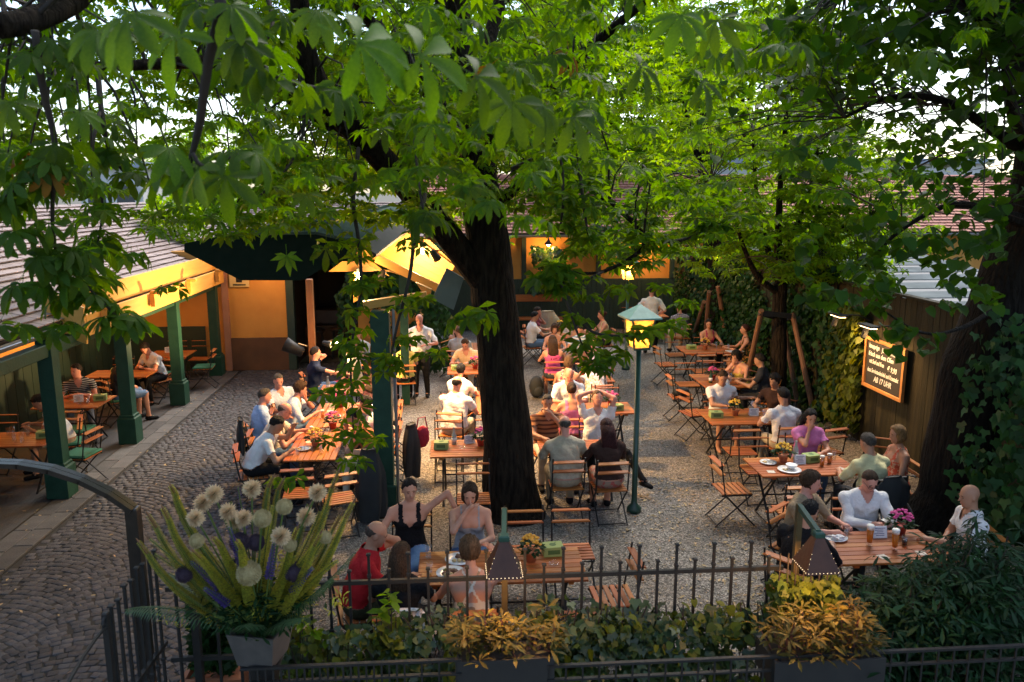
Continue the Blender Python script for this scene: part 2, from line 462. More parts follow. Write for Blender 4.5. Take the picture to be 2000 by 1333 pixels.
# ================================================================ the buildings
TILE = M_('roof_tile', (.32, .245, .215), (.21, .155, .135), 2.2, .8, .2, 30, rnd=.12)
TILER = M_('red_roof_tile', (.42, .17, .11), (.28, .11, .075), 2.2, .8, .2, 30, rnd=.12)
GUT = M_('zinc_gutter', (.30, .31, .32), (.22, .23, .24), 6, .35, .05, 40, metal=.8)
def tiled_roof(parent, a, b, up, rise, rows, mat):
    """courses of overlapping tiles between eave line a-b; up = horizontal run vector"""
    a, b, up = Vector(a), Vector(b), Vector(up)
    sl = up + Vector((0, 0, rise))
    nrm = (b - a).cross(sl).normalized()
    if nrm.z < 0: nrm.negate()
    L = (b - a).length; ax = (b - a) / L
    for k in range(rows):
        p0 = a + sl * (k / rows); p1 = a + sl * ((k + 1.18) / rows)
        lift0, lift1 = .055, .012
        m = MB(); w = .23; n = int(L / w)
        off = (k % 2) * w / 2
        vs, fs = [], []
        for i in range(n + 1):
            s0, s1 = max(0, i * w - off), min(L, (i + 1) * w - off - .012)
            if s1 - s0 < .02: continue
            j = R.uniform(-.006, .006)
            q = [p0 + ax * s0 + nrm * (lift0 + j), p0 + ax * s1 + nrm * (lift0 + j + R.uniform(-.004, .004)), p1 + ax * s1 + nrm * lift1, p1 + ax * s0 + nrm * lift1]
            q2 = [x - nrm * .022 for x in q[:2]]
            bb = len(vs); vs += q + q2
            fs += [(bb, bb + 1, bb + 2, bb + 3), (bb + 4, bb + 5, bb + 1, bb)]
        m.add(vs, fs).put('tile_course', mat, parent)
    m = MB(); m.slab([a, b, b + sl, a + sl], -nrm * .10)
    m.put('roof_deck', M_('roof_timber', (.05, .035, .025), (.03, .02, .015), 4, .8), parent)

# the long low building with the open porch on the left
pb = thing('porch_building', 'long low tiled building with an open green posted porch on the left', 'building', (-8.3, 11, 0))
def sub(o):    # children are written in world numbers
    return -Vector(o.location)
def child(parent, name, m, mats, smooth=False):
    o = m.put(name, mats, parent, smooth); o.location = -Vector(parent.location); return o
def tri_parent(parent, fn):
    before = set(bpy.data.objects); fn()
    for o in set(bpy.data.objects) - before:
        if o.parent == parent: o.location = Vector(o.location) - Vector(parent.location)
tri_parent(pb, lambda: tiled_roof(pb, (-5.72, 2.0, 2.42), (-5.72, 27.4, 2.42), (-3.5, 0, 0), 1.55, 22, TILE))
child(pb, 'inner_wall', MB().box((-8.15, 11, 1.75), (.3, 17.6, 1.5)), OCHRE)
child(pb, 'wainscot', MB().box((-8.0, 11, .60), (.08, 17.6, 1.2)), WAINS)
for i in range(58):
    child(pb, 'wainscot_board', MB().box((-7.95, 2.5 + i * .3, .60), (.03, .285, 1.16), bev=.006), WAINS)
for yy in (4.9, 7.45, 10.0, 12.5, 15.05, 17.6):
    child(pb, 'wall_stud', MB().box((-7.93, yy + .6, 1.85), (.09, .14, 1.3)), WAINS)
child(pb, 'end_wall', MB().box((-6.78, 19.64, 1.45), (2.44, .26, 2.9)), OCHRE)
child(pb, 'end_wainscot', MB().box((-7.0, 19.46, .55), (2.0, .06, 1.1)), WAINS)
child(pb, 'porch_ceiling', MB().slab([(-8.3, 2.2, 2.95), (-5.85, 2.2, 2.30), (-5.85, 19.6, 2.30), (-8.3, 19.6, 2.95)], (0, 0, .05)), OCHREB)
child(pb, 'eave_beam', MB().box((-5.64, 11, 2.15), (.16, 17.4, .18), bev=.01), GREENP)
for k, yy in enumerate((3.64, 6.18, 8.73, 11.27, 13.76, 16.31, 18.97)):
    m = MB().box((-5.63, yy, 1.25), (.20, .20, 2.1), bev=.012).box((-5.63, yy, .24), (.30, .30, .48), bev=.02).box((-5.63, yy, .50), (.25, .25, .05), bev=.012)
    p = child(pb, 'porch_post', m, GREENP)
    for s in ():
        br = MB().bar((-5.63, yy + s * .06, 1.62), (-5.63, yy + s * .46, 2.08), .12, .12, bev=.01)
        o = br.put('brace', GREENP, p)
# gutter
def gutter(parent, a, b, r=.07):
    a, b = Vector(a), Vector(b); t = (b - a).normalized(); x = Vector((0, 0, 1)).cross(t).normalized()
    vs, fs = [], []
    n = 7
    for p in (a, b):
        for rr in (r, r - .008):
            for k in range(n):
                an = math.pi + math.pi * k / (n - 1)
                vs.append(p + x * rr * math.cos(an) + Vector((0, 0, rr * math.sin(an))))
    for k in range(n - 1):
        fs.append((k, k + 1, 2 * n + k + 1, 2 * n + k)); fs.append((n + k + 1, n + k, 3 * n + k, 3 * n + k + 1))
    fs.append((0, 2 * n, 3 * n, n)); fs.append((n - 1, 2 * n - 1, 4 * n - 1, 3 * n - 1))
    return child(parent, 'gutter', MB().add(vs, fs), GUT)
gutter(pb, (-5.60, 2.0, 2.40), (-5.60, 12.1, 2.40))
# painted fascia boards further back, raised above the posts and lit from below
for k, (z0, dz, dx) in enumerate(((2.17, .34, 0), (2.51, .36, -.10))):
    child(pb, 'fascia_board', MB().box((-5.46 + dx, 15.7, z0 + dz / 2), (.05, 7.2, dz - .012), bev=.006), OCHREB)
child(pb, 'fascia_end', MB().slab([(-5.42, 12.0, 2.08), (-5.95, 12.0, 2.30), (-5.95, 12.0, 2.92), (-5.42, 12.0, 2.62)], (0, .05, 0)), OCHREB)
for yy in (12.6, 14.6, 16.6, 18.6):
    child(pb, 'bracket', MB().box((-5.37, yy, 2.40), (.08, .09, .26), bev=.01).box((-5.31, yy, 2.53), (.18, .09, .06), bev=.01), OCHREB)

# the bar house that closes the left corner
bh = thing('bar_house', 'ochre walled bar house with a dark open doorway behind the left tables', 'building', (-3.2, 19.5, 0))
child(bh, 'wall', MB().box((-4.72, 19.65, 1.85), (1.36, .3, 2.1)), OCHRE)
child(bh, 'wall_end', MB().box((-5.47, 19.6, 1.4), (.14, .4, 2.8)), M_('pink_pilaster', (.36, .17, .10), (.30, .14, .08), 4, .8))
child(bh, 'plinth', MB().box((-4.70, 19.62, .40), (1.40, .36, .80)), BROWNW)
child(bh, 'plinth_low', MB().box((-2.6, 21.3, .40), (2.8, .3, .80)), BROWNW)
child(bh, 'notice', MB().box((-5.12, 19.46, 2.22), (.46, .02, .34)).box((-5.12, 19.445, 2.24), (.14, .008, .16), m=1).box((-5.12, 19.445, 2.10), (.30, .008, .03), m=1), [M_('notice_paper', (.62, .45, .18), rough=.8), IRON])
child(bh, 'door_post', MB().box((-3.95, 19.55, 1.4), (.18, .24, 2.8), bev=.01), WAINS)
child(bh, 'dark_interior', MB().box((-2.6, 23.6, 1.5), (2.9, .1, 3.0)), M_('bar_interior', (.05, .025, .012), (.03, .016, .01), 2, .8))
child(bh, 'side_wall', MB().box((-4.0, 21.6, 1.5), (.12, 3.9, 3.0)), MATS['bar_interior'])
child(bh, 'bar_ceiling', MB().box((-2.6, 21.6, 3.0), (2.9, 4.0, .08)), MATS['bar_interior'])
child(bh, 'bar_counter', MB().box((-2.6, 22.0, .62), (2.4, .5, 1.04), bev=.02), M_('counter_wood', (.10, .04, .018), (.06, .024, .012), 4, .5))
child(bh, 'right_wall', MB().box((-.95, 21.4, 1.5), (.3, 4.2, 3.0)), OCHRE)
child(bh, 'front_wall', MB().box((-1.55, 19.3, 1.5), (1.5, .3, 3.0)), OCHRE)
child(bh, 'lintel', MB().box((-3.1, 19.5, 2.95), (3.6, .3, .5), bev=.01), M_('lintel_dark', (.03, .02, .014)))
tri_parent(bh, lambda: tiled_roof(bh, (-5.7, 19.1, 3.22), (-.7, 19.1, 3.22), (0, 5.3, 0), .75, 16, TILE))
for i, x in enumerate((-3.5, -3.05, -2.5)):
    s_ = thing('bar_stool', ('tall dark bar stool nearest the ochre wall in the bar doorway', 'tall dark bar stool in the middle of the bar doorway', 'tall dark bar stool beside the ivy in the bar doorway')[i], 'bar stool', (x, 20.6 + .2 * (i % 2), 0), 0, 'stools in the bar doorway')
    MB().lathe([(.16, .74), (.18, .76), (.18, .79), (.15, .81)], 14).put('seat', M_('stool_seat', (.05, .025, .015), rough=.4), s_)
    for a in range(4):
        an = a * math.pi / 2 + .78
        MB().tube([(.19 * math.cos(an), .19 * math.sin(an), 0), (.12 * math.cos(an), .12 * math.sin(an), .75)], .014, 6).put('leg', IRON, s_)
    MB().tube([(.165 * math.cos(q * math.pi / 6), .165 * math.sin(q * math.pi / 6), .28) for q in range(13)], .008, 5).put('foot_ring', IRON, s_)

# the rear building across the yard: ochre above a dark green wainscot, tiled roof
rb = thing('rear_building', 'long low rear building with ochre wall and red tiled roof', 'building', (6, 24.8, 0))
child(rb, 'wall', MB().box((8.5, 24.95, 2.32), (19.0, .3, 1.44)), OCHRE)
child(rb, 'wainscot', MB().box((8.5, 24.9, .80), (19.0, .3, 1.6)), WAINS)
for i in range(60):
    child(rb, 'wainscot_board', MB().box((-.8 + i * .145, 24.735, .80), (.135, .03, 1.56), bev=.005), WAINS)
for x in (2.2, 4.55, 6.9, 9.2):
    child(rb, 'pilaster', MB().box((x, 24.73, 2.32), (.14, .10, 1.42), bev=.01), WAINS)
tri_parent(rb, lambda: tiled_roof(rb, (-1.2, 24.35, 3.02), (20.0, 24.35, 3.02), (0, 3.4, 0), 1.75, 20, TILER))
gutter(rb, (-1.2, 24.27, 3.0), (20.0, 24.27, 3.0), .08)
child(rb, 'ridge', MB().tube([(-1.2, 27.72, 4.78), (20, 27.72, 4.78)], .10, 8), TILER)
child(rb, 'wall_bench', MB().box((2.6, 24.35, 1.06), (1.5, .05, .22), bev=.01).box((2.6, 24.1, .46), (1.5, .45, .05), bev=.01).box((1.95, 24.2, .23), (.06, .4, .46)).box((3.25, 24.2, .23), (.06, .4, .46)), WOOD)
# pale house far left behind the porch roof, grey fascia behind the right roof
ph = thing('pale_house', 'pale rendered house rising behind the porch roof at the left', 'building', (-16, 37, 0))
PALE = M_('pale_render', (.62, .60, .57), (.55, .53, .50), .8, .85)
child(ph, 'wall', MB().box((-14.6, 38, 2.65), (2.6, 4, 5.3)), PALE)
child(ph, 'roof', MB().slab([(-16.1, 35.7, 5.3), (-13.1, 35.7, 5.3), (-13.1, 40.3, 5.3), (-16.1, 40.3, 5.3)], (0, 0, .25)), M_('zinc_roof', (.32, .36, .42), (.26, .30, .36), 2, .45))
for x in (-15.2, -14.0):
    w_ = child(ph, 'window', MB().box((x, 35.98, 4.1), (.9, .10, 1.1)), M_('window_frame_white', (.7, .7, .68)))
    MB().box((x, 35.92, 4.1), (.74, .02, .94)).put('pane', M_('window_dark', (.05, .06, .07), rough=.1), w_)
nh = thing('neighbour_house', 'long white house wall standing behind the red tiled roof at the right', 'building', (14, 33, 0))
child(nh, 'wall', MB().box((15, 33, 2.7), (13, 3, 5.4)), PALE)
child(nh, 'roof', MB().slab([(8.2, 31.3, 5.4), (21.8, 31.3, 5.4), (21.8, 34.7, 5.4), (8.2, 34.7, 5.4)], (0, 0, .2)), MATS['zinc_roof'])
# low glasshouse roof with bright slats beyond the fence
gh = thing('glass_roof', 'low pale slatted glass roof beyond the board fence on the right', 'roof', (9.5, 17, 0))
GL = M_('frosted_roof_glass', (.16, .18, .18), (.09, .10, .10), 2, .9, spec=.05)
for k in range(10):
    yy = 13.2 + k * .95
    child(gh, 'glass_pane', MB().slab([(7.6, yy, 2.05 + k * .075), (12.5, yy, 2.05 + k * .075), (12.5, yy + .45, 2.12 + k * .075), (7.6, yy + .45, 2.12 + k * .075)], (0, 0, .02)), GL)
    child(gh, 'glazing_bar', MB().box((10.05, yy + .70, 2.08 + k * .075), (4.9, .46, .10)), M_('glazing_dark', (.06, .06, .055)))
child(gh, 'side_wall', MB().box((10.05, 17.6, .95), (4.8, 9.0, 1.9)), M_('shed_wall', (.10, .085, .06)))

# ================================================================ the board fence with the menu board
FX = 7.05
BOARD = M_('fence_board', (.036, .030, .014), (.020, .017, .009), 5, .8, .5, 30, stretch=(3, 3, .25), rnd=.25, spec=.2)
fe = thing('board_fence', 'tall dark vertical board fence along the right side of the yard', 'fence', (FX, 14, 0))
bm_ = MB().box((0, 0, 0), (.028, .142, 2.66), bev=.004).mesh('board', BOARD)
for i in range(int((24.4 - 5.0) / .15)):
    put('board', bm_, fe, (R.uniform(-.004, .004), 5.0 + i * .15 - 14, 1.34 + R.uniform(-.01, .01)), (0, 0, R.uniform(-.02, .02)))
for z in (.5, 2.2):
    child(fe, 'fence_rail', MB().box((FX + .06, 14.7, z), (.07, 19.4, .10)), BOARD)
child(fe, 'cap_board', MB().box((FX, 14.7, 2.70), (.13, 19.4, .04), bev=.005), BOARD)
# chalk menu board
MBX = 6.955
mbd = thing('menu_board', 'framed chalk menu board hanging on the board fence', 'menu board', (MBX, 12.12, 1.09))
MBW, MBH = 1.15, .80
FR = M_('board_frame', (.50, .22, .07), (.38, .15, .045), 8, .45, rnd=.1)
MB().box((0, 0, MBH / 2), (.03, MBW, MBH)).put('slate', M_('slate_black', (.022, .018, .015), (.034, .028, .024), 3, .8), mbd)
for nm, c, d in (('frame_side', (-.02, -MBW / 2, MBH / 2), (.05, .055, MBH + .055)), ('frame_side', (-.02, MBW / 2, MBH / 2), (.05, .055, MBH + .055)), ('frame_bar', (-.02, 0, 0), (.05, MBW - .057, .055)), ('frame_bar', (-.02, 0, MBH), (.05, MBW - .057, .055))):
    MB().box(c, d, bev=.006).put(nm, FR, mbd)
CHALK = M_('chalk', (.86, .82, .76), (.66, .62, .56), 40, .9, contrast=.8)
def text(s, size, parent, loc, rot, mat, name='lettering', bold=0.0, shear=0.0, sx=1.0):
    c = bpy.data.curves.new('lettering', 'FONT'); c.body = s; c.size = size; c.extrude = .0006; c.offset = bold; c.shear = shear; c.resolution_u = 2
    t = bpy.data.objects.new('lettering', c); COL.objects.link(t)
    dg = bpy.context.evaluated_depsgraph_get(); me = bpy.data.meshes.new_from_object(t.evaluated_get(dg)); bpy.data.objects.remove(t)
    me.materials.clear(); me.materials.append(mat)
    o = put(name, me, parent, loc, rot); o.scale = (sx, 1, 1); return o
# text runs towards -Y (left to right as seen from the yard), standing on the board's yard face
TR = (math.pi / 2, 0, -math.pi / 2)
for s, z, yy, sz, sx in (('knusprige', .70, .50, .105, .78), ('JUNGSCHWEINSTELZE', .685, .10, .105, .60), ('frisch aus dem Ofen', .56, .50, .11, .85), ('mit Senf und Kren', .43, .46, .10, .62), ('€ 9,90', .40, -.10, .12, .85), ('dazu Serviettenknödel und Krautsalat', .27, .50, .10, .62), ('AB 17 UHR', .12, .28, .13, .85)):
    text(s, sz, mbd, (-.0175, yy, z * .93), TR, CHALK, bold=.0022, shear=.18, sx=sx)
# two floodlights on arms over the board
def lamp_light(kind, name, parent, loc, energy, color, size=.05, rot=None, spot=None, blend=.6):
    l = bpy.data.lights.new(name, kind); l.energy = energy; l.color = color
    if kind == 'AREA': l.size = size
    else: l.shadow_soft_size = size
    if spot: l.spot_size = spot; l.spot_blend = blend
    o = bpy.data.objects.new(name, l); link(o, parent); o.location = loc
    if rot is not None: o.rotation_euler = rot
    return o
WARM = (1.0, .60, .25); WARM2 = (1.0, .50, .16)
def aim(frm, to):
    return (Vector(to) - Vector(frm)).to_track_quat('-Z', 'Y').to_euler()
def flood(label, loc, tgt, e):
    t = thing('floodlight', label, 'floodlight', loc, 0, 'floodlights over the menu board')
    MB().tube([(.58, 0, -.08), (.35, 0, .02), (.05, 0, .03)], .012, 6).put('arm', IRON, t)
    MB().box((0, 0, .035), (.16, .40, .035), bev=.01).put('hood', IRON, t)
    MB().box((.0, 0, .008), (.10, .34, .012)).put('bulb', M_('flood_bulb', (1, .8, .5), emit=(1, .62, .28), estr=4), t)
    MB().box((.02, .12, -.09), (.06, .07, .2), Euler((0, .3, 0)), bev=.01).put('ballast', IRON, t)
    lamp_light('SPOT', 'flood_lamp', t, (.0, 0, -.03), e, WARM, .08, aim((0, 0, 0), Vector(tgt) - Vector(loc)), rad(125), .9)
flood('left floodlight on an arm over the menu board beside the vine', (6.42, 12.75, 2.24), (6.97, 12.5, 1.4), 48)
flood('right floodlight on an arm over the menu board', (6.42, 11.75, 2.22), (6.97, 11.8, 1.4), 44)
# ================================================================ the lamp-lit pavilion roof
def dslab(pts, y, off, m=0, mbx=None):
    return (mbx or MB()).slab([D(px, py, y) for px, py in pts], off, m)
pv = thing('pavilion', 'dark fronted pavilion with a green metal roof and lamp lit boards inside', 'pavilion', (-1.8, 13, 0))
child(pv, 'front_panel', dslab([(360, 476), (450, 457), (615, 455), (690, 472), (692, 490), (590, 548), (470, 548), (360, 492)], 11.7, (0, .07, 0)), M_('black_green_panel', (.007, .015, .010), (.011, .019, .013), 8, .9, .15, 60, spec=.1))
a0, a1, a2 = D(446, 455, 11.68), D(617, 453, 11.68), D(694, 470, 11.68)
b0, b1, b2 = D(650, 418, 15.8), D(800, 397, 15.8), D(838, 410, 15.8)
for k in range(5):
    p, q = a0.lerp(a1, k / 5), a0.lerp(a1, (k + .965) / 5)
    r, s_ = b0.lerp(b1, (k + .965) / 5), b0.lerp(b1, k / 5)
    child(pv, 'roof_sheet', MB().slab([p, q, r, s_], (0, 0, -.04)), COPPER)
    if k: child(pv, 'roof_seam', MB().bar(p.lerp(s_, .02) + Vector((0, 0, .02)), s_ + Vector((0, 0, .02)), .035, .05), COPPER)
child(pv, 'side_roof_sheet', MB().slab([a1, a2, b2, b1], (0, 0, -.04)), COPPER)
child(pv, 'verge_board', MB().slab([a2, D(735, 497, 11.7), D(842, 414, 15.8), b2], (0, 0, -.04)), M_('verge_dark', (.035, .03, .022), (.02, .016, .012), 5, .7))
for k in range(5):
    L = lambda t: D(728 + 66 * t, 506 - 54 * t, 14.2); Rr_ = lambda t: D(862 + 26 * t, 566 - 46 * t, 14.2)
    t0, t1 = k / 5, (k + .975) / 5
    child(pv, 'inner_board', MB().slab([L(t0), L(t1), Rr_(t1), Rr_(t0)], (0, .04, 0)), OCHREB)
child(pv, 'rear_board', dslab([(697, 486), (728, 490), (728, 512), (760, 540), (697, 506)], 14.3, (0, .04, 0)), OCHREB)
child(pv, 'inner_board', dslab([(790, 455), (840, 470), (886, 516), (850, 510), (792, 476)], 14.34, (0, .04, 0)), OCHREB)
child(pv, 'lamp_board', dslab([(641, 531), (668, 511), (706, 511), (742, 529), (722, 531)], 12.4, (0, .05, 0)), OCHREB)
child(pv, 'stud', dslab([(691, 532), (703, 532), (702, 585), (690, 592)], 12.0, (0, .10, 0)), OCHREB)
child(pv, 'tie_beam', dslab([(708, 590), (832, 571), (834, 583), (712, 606)], 10.75, (0, .14, 0)), OCHREB)
child(pv, 'knee_brace', dslab([(812, 552), (843, 566), (838, 594), (829, 590), (824, 570)], 11.0, (0, .1, 0)), OCHREB)
child(pv, 'side_panel', dslab([(872, 524), (906, 544), (886, 606), (844, 584)], 10.9, (0, .05, 0)), M_('grey_green_board', (.15, .19, .165), (.12, .15, .13), 5, .7, .1, 40))
child(pv, 'rafter', MB().bar(D(735, 505, 12.0), D(880, 575, 12.0), .09, .12), OCHREB)
po = child(pv, 'post', MB().box((-.985, 10.66, 1.37), (.25, .25, 2.74), bev=.02).box((-.985, 10.66, .16), (.32, .32, .32), bev=.02), GREENP)
child(pv, 'drain_pipe', MB().tube([(-.80, 10.55, .02), (-.80, 10.55, 2.8)], .022, 8), GUT)
child(pv, 'wood_post', MB().box((-2.94, 16.5, 1.27), (.13, .13, 2.54), bev=.01), M_('orange_post', (.38, .15, .045), (.28, .10, .03), 6, .5, stretch=(3, 3, .4)))
child(pv, 'rear_post', MB().box((-1.0, 16.0, 1.8), (.16, .16, 3.6), bev=.01), GREENP)
child(pv, 'corner_post', MB().box((-3.9, 12.2, 1.55), (.01, .01, .01)), GREENP) if False else None
for lab, loc, tgt, e in (('bare bulb lamp shining under the pavilion boards beside the chestnut trunk', D(825, 490, 13.6), D(770, 500, 14.2), 100),
                         ('bare bulb lamp low on the pavilion over the tables by the post', D(660, 673, 15.0), None, 16)):
    t = thing('bulb_lamp', lab, 'lamp', loc)
    MB().lathe([(.03, .05), (.035, .10), (.02, .16)], 10).put('socket', IRON, t)
    MB().blob((0, 0, 0), .05, 12, 8).put('bulb', M_('bulb_glow', (1, .8, .5), emit=(1, .66, .32), estr=28), t, True)
    lamp_light('POINT', 'bulb_light', t, (0, -.08, -.08), e, WARM, .06)
t = thing('bulb_lamp', 'hidden lamp lighting the bright board under the pavilion front', 'lamp', D(700, 545, 11.9))
MB().lathe([(.03, .05), (.035, .10), (.02, .16)], 10).put('socket', IRON, t); MB().blob((0, 0, 0), .045, 10, 7).put('bulb', MATS['bulb_glow'], t, True)
lamp_light('POINT', 'bulb_light', t, (0, -.05, .07), 45, WARM, .05)
# can spotlights on the wooden post
def can(label, loc, tgt, e, z=1.0, ang=100):
    t = thing('spotlight', label, 'spotlight', loc, 0, 'can spotlights on the wooden post')
    d = (Vector(tgt) - Vector(loc)).normalized()
    q = d.to_track_quat('Z', 'Y').to_matrix()
    prof = [(.07, -.22), (.10, -.18), (.115, 0), (.15, .17), (.145, .17), (.11, .02)]
    m = MB().lathe([(a * z, b * z) for a, b in prof], 18, cap1=True); m.v = [tuple(q @ Vector(v)) for v in m.v]; m.put('can', IRON, t, True)
    m = MB().lathe([(.138 * z, .12 * z), (.138 * z, .13 * z)], 18); m.v = [tuple(q @ Vector(v)) for v in m.v]; m.put('lens', M_('spot_lens', (1, .8, .5), emit=(1, .66, .3), estr=3.5), t)
    MB().tube([-d * .1, (.12, 0, .08), (.28, 0, .03)], .014, 6).put('bracket', M_('brass_arm', (.3, .17, .06), rough=.4, metal=.7), t)
    lamp_light('SPOT', 'spot_light', t, d * .2, e, WARM, .08, aim((0, 0, 0), d), rad(ang), .7)
can('can spotlight on the wooden post with its bright face turned left', D(572, 680, 15.6), (-5.45, 15.6, 2.5), 480)
can('can spotlight on the wooden post turned towards the tables', D(640, 672, 15.9), (-.2, 15.2, .9), 220, .5)
can('can spotlight under the pavilion roof aimed at the middle tables', D(850, 500, 12.4), (1.4, 13.4, .8), 620, .45, 115)
can('can spotlight high under the pavilion roof aimed at the long table', D(745, 540, 12.2), (-1.9, 11.6, .8), 260, .45, 115)
# lamps under the porch ceiling
for k, yy in enumerate((12.5, 15.0, 17.7)):
    t = thing('porch_lamp', ('porch ceiling lamp over the second porch table', 'porch ceiling lamp over the third porch table', 'porch ceiling lamp nearest the end wall')[k], 'lamp', (-7.7, yy, 2.25), 0, 'lamps under the porch ceiling')
    MB().lathe([(.14, 0), (.05, .10), (.02, .18), (.02, .25)], 14).put('shade', IRON, t, True)
    MB().blob((0, 0, 0), .05, 10, 7).put('bulb', MATS['bulb_glow'], t, True)
    lamp_light('POINT', 'porch_light', t, (0, 0, -.09), (7, 10, 13)[k], WARM2, .06)
t = thing('porch_lamp', 'lamp lighting the ochre wall beside the bar doorway', 'lamp', (-4.3, 18.6, 2.9), 0)
MB().lathe([(.14, 0), (.05, .10), (.02, .18), (.02, .25)], 14).put('shade', IRON, t, True); MB().blob((0, 0, 0), .05, 10, 7).put('bulb', MATS['bulb_glow'], t, True)
lamp_light('POINT', 'porch_light', t, (0, 0, -.09), 22, WARM2, .06)

for k, x in enumerate((2.9, 6.0)):  # unseen lamps added under the eave to brighten the rear wall
    t = thing('porch_lamp', ('left added lamp hidden under the rear eave to brighten the ochre wall', 'right added lamp hidden under the rear eave to brighten the ochre wall')[k], 'lamp', (x, 24.2, 2.72), 0, 'added lamps hidden under the rear eave')
    MB().lathe([(.14, 0), (.05, .10), (.02, .18), (.02, .25)], 14).put('shade', IRON, t, True); MB().blob((0, 0, 0), .05, 10, 7).put('bulb', MATS['bulb_glow'], t, True)
    lamp_light('POINT', 'porch_light', t, (0, 0, -.09), 26, WARM2, .06)

# ================================================================ lanterns on green poles
LGL = bpy.data.materials.new('lantern_glass'); LGL.use_nodes = True
def _lg():
    n = LGL.node_tree.nodes; l = LGL.node_tree.links; n.remove(n['Principled BSDF'])
    t = n.new('ShaderNodeBsdfTranslucent'); t.inputs['Color'].default_value = (1, .42, .10, 1)
    d = n.new('ShaderNodeBsdfTransparent'); d.inputs['Color'].default_value = (1, .60, .28, 1)
    m = n.new('ShaderNodeMixShader'); m.inputs['Fac'].default_value = .35
    l.new(t.outputs[0], m.inputs[1]); l.new(d.outputs[0], m.inputs[2]); l.new(m.outputs[0], n['Material Output'].inputs['Surface'])
_lg()
def lantern(label, loc, h, e, s=.93):
    t = thing('lantern_post', label, 'lantern', loc, rad(8), 'green lantern posts in the yard')
    MB().lathe([(.10, 0), (.10, .06), (.045, .12), (.038, .2), (.036, h)], 12).put('pole', GREENM, t, True)
    fr = MB()
    b, w0, w1, z0, z1 = h, .115 * s, .165 * s, h + .03, h + .45 * s
    cs = [(-1, -1), (1, -1), (1, 1), (-1, 1)]
    fr.box((0, 0, h + .012), (.25 * s, .25 * s, .03), bev=.005)
    for x, y in cs: fr.bar((x * w0, y * w0, z0), (x * w1, y * w1, z1), .022, .022)
    fr.put('frame', GREENM, t)
    for i in range(4):
        (x, y), (x2, y2) = cs[i], cs[(i + 1) % 4]
        MB().add([(x * w0 * .97, y * w0 * .97, z0), (x2 * w0 * .97, y2 * w0 * .97, z0), (x2 * w1 * .97, y2 * w1 * .97, z1), (x * w1 * .97, y * w1 * .97, z1)], [(0, 1, 2, 3)]).put('pane', LGL, t)
    r = MB(); e_ = .24 * s
    r.add([(x * e_, y * e_, z1 - .01) for x, y in cs] + [(x * e_, y * e_, z1 + .012) for x, y in cs] + [(0, 0, z1 + .19 * s)], [(3, 2, 1, 0)] + [(i, (i + 1) % 4, 4 + (i + 1) % 4, 4 + i) for i in range(4)] + [(4 + i, 4 + (i + 1) % 4, 8) for i in range(4)])
    r.put('roof', M_('verdigris', (.17, .33, .29), (.11, .24, .21), 12, .55, .15, 50), t)
    MB().blob((0, 0, h + .17), (.035, .035, .05), 10, 7).put('bulb', M_('lantern_bulb', (1, .8, .5), emit=(1, .50, .15), estr=14), t, True)
    lamp_light('POINT', 'lantern_light', t, (0, 0, h + .20), e, WARM, .04)
lantern('green lantern post in the gravel beside the dark haired woman in brown', (2.42, 10.12, 0), 2.27, 11)
lp = G(1222, 722)
lantern('green lantern post at the back in front of the ochre wall', (lp.x, lp.y, 0), 2.2, 40)

# spotlight that lights the ivy at the far end of the fence
t = thing('spotlight', 'small spotlight shining on the yellow lit ivy at the far end of the fence', 'spotlight', (5.9, 19.3, 2.7))
MB().lathe([(.05, -.1), (.07, 0), (.09, .1)], 14).put('can', IRON, t, True)
lamp_light('SPOT', 'ivy_light', t, (.0, 0, .1), 110, WARM, .08, aim((5.9, 19.3, 2.7), (7.0, 19.0, 2.0)), rad(130), .9)

# ================================================================ iron fence, front rail, gate
FY = 5.72
fn = thing('iron_fence', 'dark iron picket fence with pointed bars in front of the tables', 'fence', (0, FY, 0))
def up_mesh(h, tall):
    m = MB().box((0, 0, h / 2 + .15), (.020, .020, h - .3))
    m.box((0, 0, h + .004), (.034, .034, .022), bev=.006)
    if tall: m.box((0, 0, h - .17), (.030, .030, .03), bev=.005).box((0, 0, h - .62), (.034, .034, .05), bev=.006)
    return m.mesh('upright', IRON)
um = (up_mesh(1.45, 0), up_mesh(1.58, 1))
x = -1.42; k = 0
while x < 2.55:
    put('upright', um[k % 2], fn, (x, 0, 0)); x += .1495; k += 1
for z, w in ((1.36, .032), (.30, .03)):
    MB().box((.56, 0, z), (4.05, .03, w)).put('rail', IRON, fn)
MB().box((.56, 0, .12), (4.1, .14, .26), bev=.02).put('base_wall', M_('base_stone', (.10, .09, .08), (.07, .065, .06), 5, .9, .3), fn)
# the piece between vase and gate post
fn2 = thing('iron_fence', 'short iron fence panel between the gate post and the vase', 'fence', (-1.8, FY, 0))
for k, xx in enumerate((-.32, -.19, -.03, .13, .29)):
    if k == 1: MB().box((xx, 0, .79), (.055, .055, 1.58), bev=.008).put('post', IRON, fn2)
    else: put('upright', um[k % 2], fn2, (xx, 0, 0))
for z in (1.36, .78, .20):
    MB().box((.0, 0, z), (.78, .03, .034)).put('rail', IRON, fn2)
RY = 5.0
fr = thing('front_rail', 'low iron railing with close bars along the very front', 'railing', (0, RY, 0))
for a, b, zt in ((-1.42, .02, 1.13), (.62, 4.4, 1.05)):
    rm = MB().box((0, 0, zt / 2), (.012, .012, zt)).mesh('baluster', IRON)
    for z, w in ((zt, .018), (zt - .105, .014), (.1, .02)):
        MB().box(((a + b) / 2, 0, z), (b - a, .03, w)).put('rail', IRON, fr)
    x = a + .01
    while x < b:
        put('baluster', rm, fr, (x, 0, 0)); x += .052 if x < -.4 else .118
